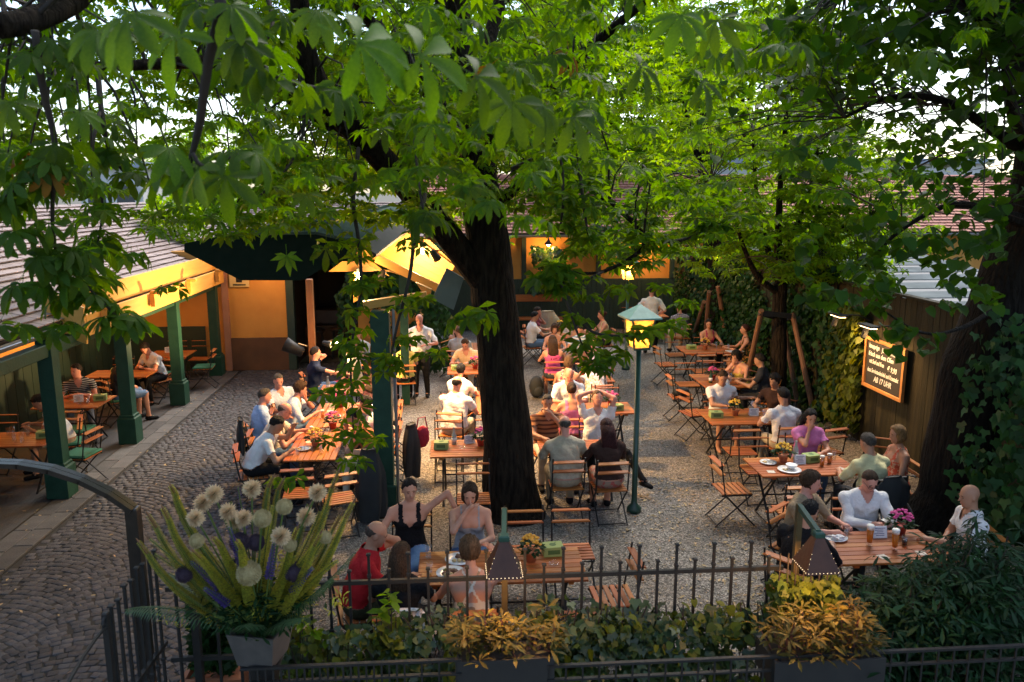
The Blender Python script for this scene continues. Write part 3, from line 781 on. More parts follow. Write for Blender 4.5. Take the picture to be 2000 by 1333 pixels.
# gate post, arch, open gate leaf
ga = thing('gate_arch', 'dark iron gate post carrying an arch over the open gate', 'gate arch', (-2.2, 5.62, 0))
IRONS = M_('satin_iron', (.045, .036, .03), (.03, .026, .022), 15, .32, .08, 60, metal=.55)
top = D(259, 992, 5.62)
post = MB().box((top.x + .0, 5.62, top.z / 2), (.085, .085, top.z), bev=.01)
child(ga, 'post', post, IRONS)
arc = [D(px, py, 5.62) for px, py in ((259, 994), (215, 964), (160, 937), (100, 917), (40, 907), (-20, 905), (-90, 912), (-160, 930), (-230, 960), (-280, 990))]
for dy, dz in ((-.03, 0), (.03, .0)):
    m = MB()
    for i in range(len(arc) - 1):
        u = (arc[i + 1] - arc[i]).normalized()
        m.bar(arc[i] + Vector((0, dy, dz)) - u * .004, arc[i + 1] + Vector((0, dy, dz)) + u * .004, .035, .055, up=(0, 1, 0))
    child(ga, 'arch_bar', m, IRONS)
m = MB()
for i in range(len(arc) - 1): m.bar(arc[i] + Vector((0, 0, -.022)), arc[i + 1] + Vector((0, 0, -.022)), .02, .02, up=(0, 1, 0))
child(ga, 'arch_web', m, IRON)
child(ga, 'post', MB().box((arc[-1].x, 5.62, arc[-1].z / 2), (.085, .085, arc[-1].z), bev=.01), IRONS)
gl = thing('gate_leaf', 'open iron gate leaf with upright bars hinged on the left post', 'gate', (-2.16, 5.56, 0), rad(-93))
n = 8
for k in range(n):
    xx = .06 + k * .095
    h = 1.80 - .10 * (xx / .75) ** 2 + (.0 if k % 2 else -.03)
    MB().box((xx, 0, h / 2 + .05), (.018, .018, h - .1)).box((xx, 0, h + .004), (.036, .036, .016), bev=.004).box((xx, 0, .92), (.03, .03, .03), bev=.006).put('bar', IRON, gl)
MB().box((.80, 0, .88), (.04, .035, 1.66), bev=.006).put('stile', IRON, gl)
for z in (1.02, .12): MB().box((.40, 0, z), (.80, .03, .03)).put('rail', IRON, gl)
MB().tube([(.8 - .8 * math.cos(a) * 1.0, 0, 1.20 + .42 * math.sin(a)) for a in np.linspace(math.pi * .5, math.pi, 9)], .012, 6).tube([(.80 + .045 * math.cos(a) * (1 - a / 9), 0, 1.65 + .045 * math.sin(a) * (1 - a / 9)) for a in np.linspace(0, 7, 14)], .010, 6).put('curved_brace', IRON, gl)
MB().bar((.02, 0, .25), (.78, 0, .95), .02, .03).put('diagonal_brace', IRON, gl)

# lamps on bent posts over the planters
def fence_lamp(label, px, ptop, sx, sy, spx, spy):
    b = D(px, 1235, 5.66)
    tp = D(px, ptop, 5.66)
    t = thing('planter_lamp', label, 'lamp', (b.x, 5.66, 0), 0, 'copper shaded lamps over the planters')
    o = Vector((b.x, 5.66, 0))
    sh = D(spx, spy, 5.22) - o
    MB().box((tp.x - o.x, 0, tp.z / 2), (.045, .045, tp.z), bev=.006).put('post', M_('bronze_paint', (.12, .085, .035), (.085, .06, .026), 14, .4, .1, 60, metal=.4), t)
    top_ = Vector((tp.x - o.x, 0, tp.z - .02))
    MB().bar(top_, (sh.x, sh.y, tp.z - .04), .035, .045).bar((sh.x, sh.y, tp.z - .03), (sh.x, sh.y, sh.z + .0), .035, .035).box((sh.x, sh.y, sh.z + .01), (.075, .075, .045), bev=.008).put('arm', GREENM, t)
    h = .245; w0, w1 = .028, .128
    cs = [(-1, -1), (1, -1), (1, 1), (-1, 1)]
    CP = M_('dark_copper', (.075, .028, .016), (.045, .018, .012), 7, .38, .08, 40, metal=.6)
    m = MB(); th = .004
    ro = [(x * w0, y * w0, 0) for x, y in cs] + [(x * w1, y * w1, -h) for x, y in cs] + [(x * (w0 - th), y * (w0 - th), -.006) for x, y in cs] + [(x * (w1 - th), y * (w1 - th), -h) for x, y in cs]
    fs = [(0, 1, 2, 3)]
    for i in range(4):
        j = (i + 1) % 4
        fs += [(i, i + 4, j + 4, j), (8 + i, 8 + j, 12 + j, 12 + i), (4 + i, 12 + i, 12 + j, 4 + j)]
    m.add([Vector(v) + sh for v in ro], fs).put('shade', CP, t)
    # glowing dots on the shade stand in for lamp light through punched holes
    HG = M_('punched_glow', (1, .8, .5), emit=(1, .70, .38), estr=1.3)
    hm = MB()
    for i in range(4):
        a, b2 = Vector((*cs[i], 0)), Vector((*cs[(i + 1) % 4], 0))
        mid = (a + b2) / 2
        for q in range(9):
            p = a.lerp(b2, (q + .5) / 9) * (w1 * .965) + Vector((0, 0, -h * .955))
            hm.blob(sh + p + mid * .002, .0024, 6, 4)
        for q in range(4):
            f_ = .45 + q * .13
            p = a * (w0 + (w1 - w0) * f_) * .985 + Vector((0, 0, -h * f_)); hm.blob(sh + p, .0022, 6, 4)
    tag(hm.put('hole_glow_dots', HG, t), kind='stuff')
    MB().blob(sh + Vector((0, 0, -.16)), (.03, .03, .045), 10, 7).put('bulb', MATS['lantern_bulb'], t, True)
    lamp_light('POINT', 'planter_light', t, sh + Vector((0, 0, -.225)), 12, WARM2, .03)
fence_lamp('copper shaded lamp over the middle planter', 985, 993, 0, 0, 984, 1053)
fence_lamp('copper shaded lamp over the right planter beside the dark bush', 1562, 985, 0, 0, 1598, 1046)
# ================================================================ folding beer garden chairs and tables
def slat(L, w, t): return MB().box((0, 0, 0), (L, w, t), bev=.004)
CH = {}
CH['seat'] = slat(.42, .052, .017).mesh('seat_slat', WOOD)
CH['back'] = slat(.43, .075, .016).mesh('back_slat', WOOD)
def side_bar(sx):
    return MB().tube([(sx * .212, -.235, .90), (sx * .212, -.205, .70), (sx * .212, -.165, .45), (sx * .212, .255, 0.008)], .0105, 6).mesh('upright_leg', IRON)
def cross_bar(sx):
    return MB().tube([(sx * .192, .205, .435), (sx * .192, .10, .34), (sx * .192, -.27, 0.008)], .0105, 6).mesh('cross_leg', IRON)
CH['u'] = (side_bar(-1), side_bar(1)); CH['c'] = (cross_bar(-1), cross_bar(1))
CH['r'] = MB().tube([(-.20, 0, 0), (.20, 0, 0)], .008, 6).mesh('stretcher', IRON)
CH['f'] = MB().box((-.198, .0, .432), (.014, .41, .02)).box((.198, .0, .432), (.014, .41, .02)).mesh('seat_rail', IRON)
cm_ = MB().box((0, 0, 0), (.42, .42, .045), bev=.02); CH['cushion'] = cm_.mesh('cushion', CUSH)
CGROUP = 'slatted folding garden chairs'
def chair(x, y, face, label, cushion=False):
    """face: degrees, 0 = sitter looks to +Y, 90 = looks to -X"""
    t = thing('folding_chair', label, 'chair', (x, y, 0), rad(face), CGROUP)
    for k in range(6):
        put('seat_slat', CH['seat'], t, (0, -.17 + k * .068, .450))
    put('back_slat', CH['back'], t, (0, -.221, .84), (rad(8), 0, 0))
    put('back_slat', CH['back'], t, (0, -.206, .715), (rad(8), 0, 0))
    for s in (0, 1):
        put('upright_leg', CH['u'][s], t); put('cross_leg', CH['c'][s], t)
    put('seat_rail', CH['f'], t)
    for p_ in ((0, .243, .02), (0, -.25, .025), (0, .19, .42)): put('stretcher', CH['r'], t, p_)
    if cushion: put('cushion', CH['cushion'], t, (0, 0, .482))
    return t
TB = {}
def table(x0, x1, y0, y1, label, along='x', h=.75):
    L, Wd = (x1 - x0, y1 - y0) if along == 'x' else (y1 - y0, x1 - x0)
    t = thing('folding_table', label, 'table', ((x0 + x1) / 2, (y0 + y1) / 2, 0), 0 if along == 'x' else math.pi / 2, 'slatted folding garden tables')
    n = max(7, round(Wd / .088)); w = Wd / n
    key = (round(L, 2), round(w, 3))
    if key not in TB: TB[key] = slat(L, w - .007, .024).mesh('table_slat', WOOD)
    for k in range(n): put('table_slat', TB[key], t, (0, -Wd / 2 + (k + .5) * w, h - .012))
    for s in (-1, 1):
        MB().box((s * (L / 2 - .16), 0, h - .040), (.05, Wd - .04, .03)).put('batten', WOOD, t)
        MB().bar((s * (L / 2 - .17), -Wd / 2 + .06, .01), (s * (L / 2 - .17), Wd / 2 - .06, h - .05), .012, .028, (1, 0, 0)).put('leg', IRON, t)
        MB().bar((s * (L / 2 - .20), Wd / 2 - .06, .01), (s * (L / 2 - .20), -Wd / 2 + .06, h - .05), .012, .028, (1, 0, 0)).put('leg', IRON, t)
        MB().bar((s * (L / 2 - .185), -Wd / 2 + .07, .02), (s * (L / 2 - .185), Wd / 2 - .07, .02), .012, .012).put('foot_bar', IRON, t)
    MB().bar((-L / 2 + .19, 0, h * .48), (L / 2 - .19, 0, h * .48), .012, .02).put('stretcher', IRON, t)
    return t
TAB = dict(
    TA=(-.37, 1.22, 6.80, 7.50, 'slatted table with two plates of food behind the iron fence', 'x'),
    TL1=(-2.32, -1.62, 10.40, 11.88, 'near half of the long crowded table left of the green post', 'y'),
    TL2=(-2.30, -1.60, 11.92, 13.36, 'far half of the long crowded table left of the green post', 'y'),
    TL3=(-2.45, -1.65, 14.00, 14.7, 'slatted table behind the long crowded table in front of the man on the phone', 'x'),
    T2=(-.35, .82, 10.40, 11.15, 'empty slatted table with a green box left of the chestnut trunk', 'x'),
    T3=(.36, 1.06, 12.5, 14.0, 'slatted table half hidden by the trunk beside the broad man in white', 'y'),
    T4=(-.14, .66, 15.45, 16.1, 'slatted table in front of the man in the checked shirt', 'x'),
    T5=(.36, 1.06, 17.25, 18.7, 'slatted table beside the woman in a black dress', 'y'),
    RA=(1.18, 2.36, 10.42, 11.02, 'slatted table between the man in beige and the man with hands on his head', 'x'),
    RB=(1.55, 2.95, 12.36, 13.06, 'slatted table with a red potted pink flower in the middle row', 'x'),
    RC=(1.95, 3.05, 14.55, 15.2, 'slatted table behind the balding man in white in the middle row', 'x'),
    RD=(2.0, 3.2, 16.65, 17.4, 'slatted table with glasses between the girl in red and the girl in orange', 'x'),
    RE=(2.45, 3.55, 19.2, 20.4, 'slatted table with a menu card at the back by the man in jeans', 'x'),
    RF=(5.15, 6.45, 17.05, 17.95, 'wide slatted table with an orange flower pot in front of the woman in raspberry', 'x'),
    RG=(4.62, 5.40, 13.95, 15.05, 'slatted table with a white cap and bottle in the right row', 'x'),
    RH=(3.98, 5.22, 11.62, 12.52, 'slatted table with green box in front of the man in a white T-shirt', 'x'),
    RI=(3.88, 5.22, 9.34, 10.06, 'slatted table with plates and beer under the menu board', 'x'),
    RJ=(3.72, 4.92, 6.92, 7.66, 'slatted table with two tall beers beside the dark bush', 'x'),
    PA=(-7.2, -5.86, 11.30, 12.02, 'porch table with many glasses behind the front green post', 'x'),
    PB=(-7.05, -5.98, 13.36, 14.18, 'second porch table with a green box and menu card', 'x'),
    PC=(-7.2, -6.0, 15.62, 16.28, 'third porch table in front of the man reading his phone', 'x'),
    PD=(-6.75, -5.86, 17.5, 18.3, 'porch table furthest back near the end wall', 'x'),
    BX=(4.9, 6.2, 22.3, 23.0, 'slatted table at the back wall behind the waiter', 'x'))
for k_, a in TAB.items(): table(*a)
# chairs that nobody sits on
for x, y, f, lab, cu in (
    (-.34 + .0, 9.55, 180, None, 0),
    (.22, 9.62, 180, 'empty chair facing the fence just left of the chestnut trunk', 0),
    (-.10, 11.62, 180, 'left one of two empty chairs behind the table with the green box', 0),
    (.52, 11.62, 180, 'right one of two empty chairs behind the table with the green box', 0),
    (.74, 8.02, 180, 'left one of two empty chairs in front of the chestnut trunk', 0),
    (1.26, 8.02, 180, 'right one of two empty chairs in front of the chestnut trunk', 0),
    (1.50, 7.03, 92, 'empty chair at the right end of the table nearest the fence', 0),
    (.95, 6.27, 0, 'empty chair with a red cushioned seat behind the planter lamp', 0),
    (-2.02, 9.98, 5, 'empty chair at the near end of the long crowded table', 0),
    (-1.50, 9.75, 20, 'second empty chair at the near end of the long table beside the green post', 0),
    (-2.28, 14.35 - .75, 180, None, 0),
    (3.62, 9.72, -88, 'empty chair at the left end of the table under the menu board', 0),
    (4.12, 8.92, 0, 'empty chair with its back to the camera behind the man in tan', 0),
    (4.25, 10.42, 180, 'empty chair behind the flower pot on the table under the menu board', 0),
    (4.28, 11.22, 0, 'empty chair tucked into the near side of the table with the green box', 0),
    (5.55, 11.15, 15, 'empty chair beside the man in white seen from behind', 0),
    (5.95, 10.3, 150, 'empty chair against the fence behind the grey haired man', 0),
    (4.22, 13.35, -75, 'empty chair turned sideways left of the man in a white T-shirt', 0),
    (4.72, 13.50, 0, 'empty chair in front of the table with the white cap', 0),
    (4.30, 14.5, -90, 'empty chair holding a dark bag at the left end of the cap table', 0),
    (4.72, 15.45, 180, 'left empty chair behind the table with the white cap', 0),
    (5.30, 15.45, 180, 'right empty chair behind the table with the white cap', 0),
    (5.40, 16.62, 0, 'left empty chair in front of the wide table with the orange flowers', 0),
    (5.98, 16.62, 0, 'right empty chair in front of the wide table with the orange flowers', 0),
    (4.78, 17.35, -85, 'empty chair at the left end of the wide table with the orange flowers', 0),
    (5.3, 18.4, 180, 'empty chair behind the green box on the wide table', 0),
    (2.72, 13.48, 180, 'empty chair beside the balding man in white', 0),
    (3.35, 15.9, 90, None, 0),
    (3.05, 20.9, 180, 'chair with a pale jacket hung over it at the back table', 0),
    (-5.55, 11.75, 80, 'porch chair with a green cushion on the cobbled side', 1),
    (-6.15, 13.0, 0, 'porch chair with a green cushion behind the front green post', 1),
    (-5.95, 9.55, 70, 'porch chair at the left edge of the picture above the gate arch', 1),
    (-7.1, 12.45, 180, 'porch chair at the far left beside the glasses table', 1),
    (-6.95, 16.75, 180, 'porch chair against the wainscot behind the phone reading man', 0),
    (-6.35, 15.2, 0, None, 0),
    (-6.72, 15.15, 0, 'porch chair with its back to the camera at the third porch table', 0),
    (-6.5, 18.75, 180, 'left chair behind the furthest porch table', 0),
    (-5.95, 18.75, 180, 'right chair behind the furthest porch table', 0),
    (-5.55, 17.75, 95, 'porch chair with a green cushion beside the third green post', 1),
    (-6.3, 17.05, 0, 'porch chair with a green cushion in front of the furthest porch table', 1),
    (5.3, 23.4, 180, 'chair against the back wall at the table behind the waiter', 0),
):
    if lab: chair(x, y, f, lab, cu)
# ================================================================ people
def nrm(v):
    v = np.asarray(v, float); return v / (np.linalg.norm(v) + 1e-9)
class Body:
    def __init__(s): s.pr = []
    def cone(s, a, b, ra, rb, lab, ax=None, f=1.0, k=.025):
        s.pr.append(('c', np.array(a, float), np.array(b, float), ra, rb, lab, None if ax is None else nrm(ax), f, k))
    def ell(s, c, r, lab, rot=None, k=.02):
        s.pr.append(('e', np.array(c, float), np.array(r, float), np.eye(3) if rot is None else rot, None, lab, None, 1, k))
    def bounds(s, p):
        if p[0] == 'c':
            m = max(p[3], p[4]) * max(p[7], 1)
            return np.minimum(p[1], p[2]) - m, np.maximum(p[1], p[2]) + m
        m = max(p[2]); return p[1] - m, p[1] + m
    def build(s, h):
        bs = [s.bounds(p) for p in s.pr]
        lo = np.min([b[0] for b in bs], 0) - .04; hi = np.max([b[1] for b in bs], 0) + .04
        n = np.ceil((hi - lo) / h).astype(int) + 1
        F = np.full(n, .5, np.float32); Lb = np.zeros(n, np.int16); best = np.full(n, .5, np.float32)
        labs = []
        for p, b in zip(s.pr, bs):
            if p[5] not in labs: labs.append(p[5])
            li = labs.index(p[5])
            i0 = np.maximum(((b[0] - .05 - lo) / h).astype(int), 0); i1 = np.minimum(np.ceil((b[1] + .05 - lo) / h).astype(int) + 1, n)
            X, Y, Z = [lo[d] + np.arange(i0[d], i1[d]) * h for d in range(3)]
            P = np.stack(np.meshgrid(X, Y, Z, indexing='ij'), -1).astype(np.float32)
            if p[0] == 'c':
                q = P - p[1]; ba = p[2] - p[1]
                if p[6] is not None:
                    e = q @ p[6]; q = q + (e * (1 / p[7] - 1))[..., None] * p[6]
                    ba = ba + p[6] * (ba @ p[6]) * (1 / p[7] - 1)
                t = np.clip(q @ ba / (ba @ ba + 1e-9), 0, 1)
                d = np.linalg.norm(q - t[..., None] * ba, axis=-1) - (p[3] + (p[4] - p[3]) * t)
            else:
                q = (P - p[1]) @ p[3]
                k0 = np.linalg.norm(q / p[2], axis=-1); k1 = np.linalg.norm(q / p[2] ** 2, axis=-1) + 1e-6
                d = k0 * (k0 - 1) / k1
            sl = tuple(slice(i0[d_], i1[d_]) for d_ in range(3))
            A = F[sl]; k = p[8]
            hh = np.maximum(k - np.abs(A - d), 0) / k
            F[sl] = np.minimum(A, d) - hh * hh * k * .25
            bb = best[sl]; mk = d < bb
            bb[mk] = d[mk]; Lb[sl][mk] = li
        # surface nets
        sg = F < 0
        c = np.zeros(n - 1, np.int8)
        for dx in (0, 1):
            for dy in (0, 1):
                for dz in (0, 1):
                    c += sg[dx:n[0] - 1 + dx, dy:n[1] - 1 + dy, dz:n[2] - 1 + dz]
        act = np.argwhere((c > 0) & (c < 8))
        idx = np.full(n - 1, -1, np.int32); idx[tuple(act.T)] = np.arange(len(act))
        acc = np.zeros((len(act), 3)); cnt = np.zeros(len(act))
        cs = [(0, 0, 0), (1, 0, 0), (0, 1, 0), (1, 1, 0), (0, 0, 1), (1, 0, 1), (0, 1, 1), (1, 1, 1)]
        val = [F[tuple((act + o).T)] for o in cs]
        for i in range(8):
            for d_ in range(3):
                if cs[i][d_] == 0:
                    j = i + (1, 2, 4)[d_]
                    a, b = val[i], val[j]; m = (a < 0) != (b < 0)
                    t = np.where(m, a / (a - b + 1e-12), 0)
                    pt = np.array(cs[i], float)[None] + np.zeros((len(act), 3)); pt[:, d_] += t
                    acc[m] += pt[m]; cnt[m] += 1
        V = lo + (act + acc / np.maximum(cnt, 1)[:, None]) * h
        L = Lb[tuple(act.T)]
        faces = []
        for d_ in range(3):
            e, u, w = np.eye(3, dtype=int)[[d_, (d_ + 1) % 3, (d_ + 2) % 3]]
            a = sg[tuple(slice(0, n[k] - e[k]) for k in range(3))]; b = sg[tuple(slice(e[k], n[k]) for k in range(3))]
            for flip in (0, 1):
                pts = np.argwhere((a & ~b) if not flip else (~a & b))
                pts = pts[(pts[:, (d_ + 1) % 3] > 0) & (pts[:, (d_ + 2) % 3] > 0)]
                q = np.stack([idx[tuple((pts - o).T)] for o in (0 * u, u, u + w, w)], 1)
                q = q[(q >= 0).all(1)]
                faces.append(q if not flip else q[:, ::-1])
        Fc = np.concatenate(faces)
        return V, Fc, L, labs

SKIN = {k: M_('skin_' + k, c, c2, 9, .5, .06, 60, spec=.35) for k, c, c2 in (
    ('fair', (.58, .285, .175), (.51, .235, .14)), ('pink', (.58, .27, .19), (.50, .21, .145)), ('tan', (.44, .22, .13), (.38, .18, .105)), ('olive', (.38, .20, .12), (.33, .165, .095)))}
HAIR = {k: M_('hair_' + k, c, tuple(x * .35 for x in c), 70, .58, 1.0, 160, stretch=(1, 1, .3), spec=.22) for k, c in (
    ('black', (.012, .010, .009)), ('dark', (.025, .015, .010)), ('brown', (.07, .035, .016)), ('auburn', (.08, .022, .014)), ('red', (.055, .012, .012)), ('grey', (.12, .105, .09)),
    ('greydark', (.085, .07, .058)), ('blond', (.34, .19, .075)), ('sand', (.17, .095, .045)))}
EYE = M_('eye_dark', (.02, .014, .012), rough=.3); BROW = M_('brow', (.09, .05, .03), rough=.9, spec=.1); LIP = M_('lips', (.36, .13, .105), rough=.5)
CLOTH = {}
def cloth(k):
    if isinstance(k, bpy.types.Material): return k
    if k not in CLOTH:
        c = PAL[k]; CLOTH[k] = M_('cloth_' + k, c, tuple(x * .82 for x in c), 7, .9, .9, 22, spec=.15)
    return CLOTH[k]
PAL = dict(white=(.76, .74, .72), cream=(.66, .58, .46), beige=(.46, .39, .28), khaki=(.36, .30, .20), lilac=(.58, .50, .62), blue=(.36, .48, .72), paleblue=(.55, .62, .74), yellow=(.68, .52, .13), straw=(.66, .60, .33),
           orange=(.70, .20, .09), red=(.52, .022, .025), crimson=(.35, .03, .055), rasp=(.45, .06, .13), pink=(.62, .20, .42), hotpink=(.66, .10, .28), peach=(.72, .32, .12), black=(.010, .010, .011), char=(.03, .03, .033),
           navy=(.02, .028, .06), jeans=(.08, .14, .25), jeansl=(.16, .26, .42), brown=(.05, .026, .02), grey=(.20, .20, .205), greyl=(.38, .37, .36), tan=(.30, .215, .13), dkgreen=(.02, .03, .018), olive=(.05, .05, .025), skirtgrey=(.06, .075, .08), maroon=(.25, .05, .07), apron=(.012, .012, .014))
def pattern(name, c1, c2, scale, mode='z', c3=None):
    if name in MATS: return MATS[name]
    m = M_(name, c1, rough=.85, spec=.2); n = m.node_tree.nodes; l = m.node_tree.links; p = n['Principled BSDF']
    tc = [x for x in n if x.type == 'TEX_COORD'][0]
    def wave(ax, sc):
        w = n.new('ShaderNodeTexWave'); w.bands_direction = ax; w.inputs['Scale'].default_value = sc; w.inputs['Distortion'].default_value = .6; w.inputs['Detail'].default_value = 1
        l.new(tc.outputs['Object'], w.inputs['Vector'])
        r = n.new('ShaderNodeMath'); r.operation = 'GREATER_THAN'; r.inputs[1].default_value = .62; l.new(w.outputs['Fac'], r.inputs[0]); return r.outputs[0]
    if mode == 'dots':
        v = n.new('ShaderNodeTexNoise'); v.inputs['Scale'].default_value = scale; l.new(tc.outputs['Object'], v.inputs['Vector'])
        r = n.new('ShaderNodeMath'); r.operation = 'GREATER_THAN'; r.inputs[1].default_value = .53; l.new(v.outputs['Fac'], r.inputs[0]); f = r.outputs[0]
    elif mode == 'plaid':
        a, b = wave('Z', scale), wave('X', scale); r = n.new('ShaderNodeMath'); r.operation = 'ADD'; l.new(a, r.inputs[0]); l.new(b, r.inputs[1])
        r2 = n.new('ShaderNodeMath'); r2.operation = 'MULTIPLY'; r2.inputs[1].default_value = .5; l.new(r.outputs[0], r2.inputs[0]); f = r2.outputs[0]
    else: f = wave(mode.upper(), scale)
    mx = n.new('ShaderNodeMix'); mx.data_type = 'RGBA'; mx.inputs['A'].default_value = (*c1, 1); mx.inputs['B'].default_value = (*c2, 1)
    l.new(f, mx.inputs['Factor']); l.new(mx.outputs['Result'], p.inputs['Base Color']); return m
STR_BW = pattern('striped_black_shirt', (.015, .015, .017), (.28, .28, .28), 9)
STR_BR = pattern('striped_brown_shirt', (.34, .14, .06), (.10, .035, .02), 5)
STR_BL = pattern('striped_blue_shirt', (.68, .70, .72), (.16, .30, .38), 5)
PLAID = pattern('plaid_blue_shirt', (.10, .10, .14), (.42, .38, .42), 7, 'plaid')
CHECK = pattern('checked_cream_shirt', (.66, .50, .34), (.62, .36, .16), 9, 'plaid')
FLOR = pattern('floral_print', (.02, .03, .012), (.32, .14, .03), 22, 'dots')
CORAL = pattern('coral_print', (.55, .11, .06), (.62, .40, .28), 30, 'dots')
FLSK = pattern('floral_skirt', (.30, .20, .14), (.38, .09, .07), 18, 'dots')
REDPR = pattern('red_print', (.45, .05, .08), (.62, .5, .45), 22, 'dots')
PATW = pattern('white_print', (.70, .64, .60), (.50, .36, .30), 26, 'dots')
CRM = pattern('cream_print_top', (.64, .54, .42), (.30, .20, .12), 8, 'dots')

def ik(S, T, l1, l2, pole):
    S, T = np.array(S, float), np.array(T, float); d = T - S; L = np.linalg.norm(d)
    if L > (l1 + l2) * .995: T = S + d / L * (l1 + l2) * .995; d = T - S; L = np.linalg.norm(d)
    if L < .12: T = S + nrm(d) * .12; d = T - S; L = .12
    u = d / L; a = (l1 * l1 - l2 * l2 + L * L) / (2 * L); hgt = math.sqrt(max(l1 * l1 - a * a, 0))
    p = np.array(pole, float); p = p - u * (p @ u); p = nrm(p)
    return S + u * a + p * hgt, T
def rx(a): c, s = math.cos(a), math.sin(a); return np.array([[1, 0, 0], [0, c, -s], [0, s, c]])
def rz_(a): c, s = math.cos(a), math.sin(a); return np.array([[c, -s, 0], [s, c, 0], [0, 0, 1]])
def ry(a): c, s = math.cos(a), math.sin(a); return np.array([[c, 0, s], [0, 1, 0], [-s, 0, c]])

def vnormals(V, F):
    n = np.zeros_like(V); a = np.cross(V[F[:, 2]] - V[F[:, 0]], V[F[:, 3]] - V[F[:, 1]])
    for k in range(4): np.add.at(n, F[:, k], a)
    return n / (np.linalg.norm(n, axis=1, keepdims=True) + 1e-9)
def laplace(V, F, it=2, f=.5):
    e = np.concatenate([F[:, [0, 1]], F[:, [1, 2]], F[:, [2, 3]], F[:, [3, 0]]])
    for _ in range(it):
        acc = np.zeros_like(V); c = np.zeros(len(V))
        np.add.at(acc, e[:, 0], V[e[:, 1]]); np.add.at(c, e[:, 0], 1); np.add.at(acc, e[:, 1], V[e[:, 0]]); np.add.at(c, e[:, 1], 1)
        V = V * (1 - f) + f * acc / np.maximum(c, 1)[:, None]
    return V
def submesh(V, F, keep):
    f = F[keep]; u, inv = np.unique(f, return_inverse=True); return V[u], inv.reshape(f.shape), u
def wob(P, seed):
    q = P * np.array([21, 19, 13]) + seed
    return np.sin(q[:, 0] + 1.7 * np.sin(q[:, 2] * .9 + q[:, 1])) * np.sin(q[:, 1] * 1.1 + 1.3 * np.sin(q[:, 0] * .7)) + .5 * np.sin(q[:, 2] * 2.3 + q[:, 0] * 1.4)

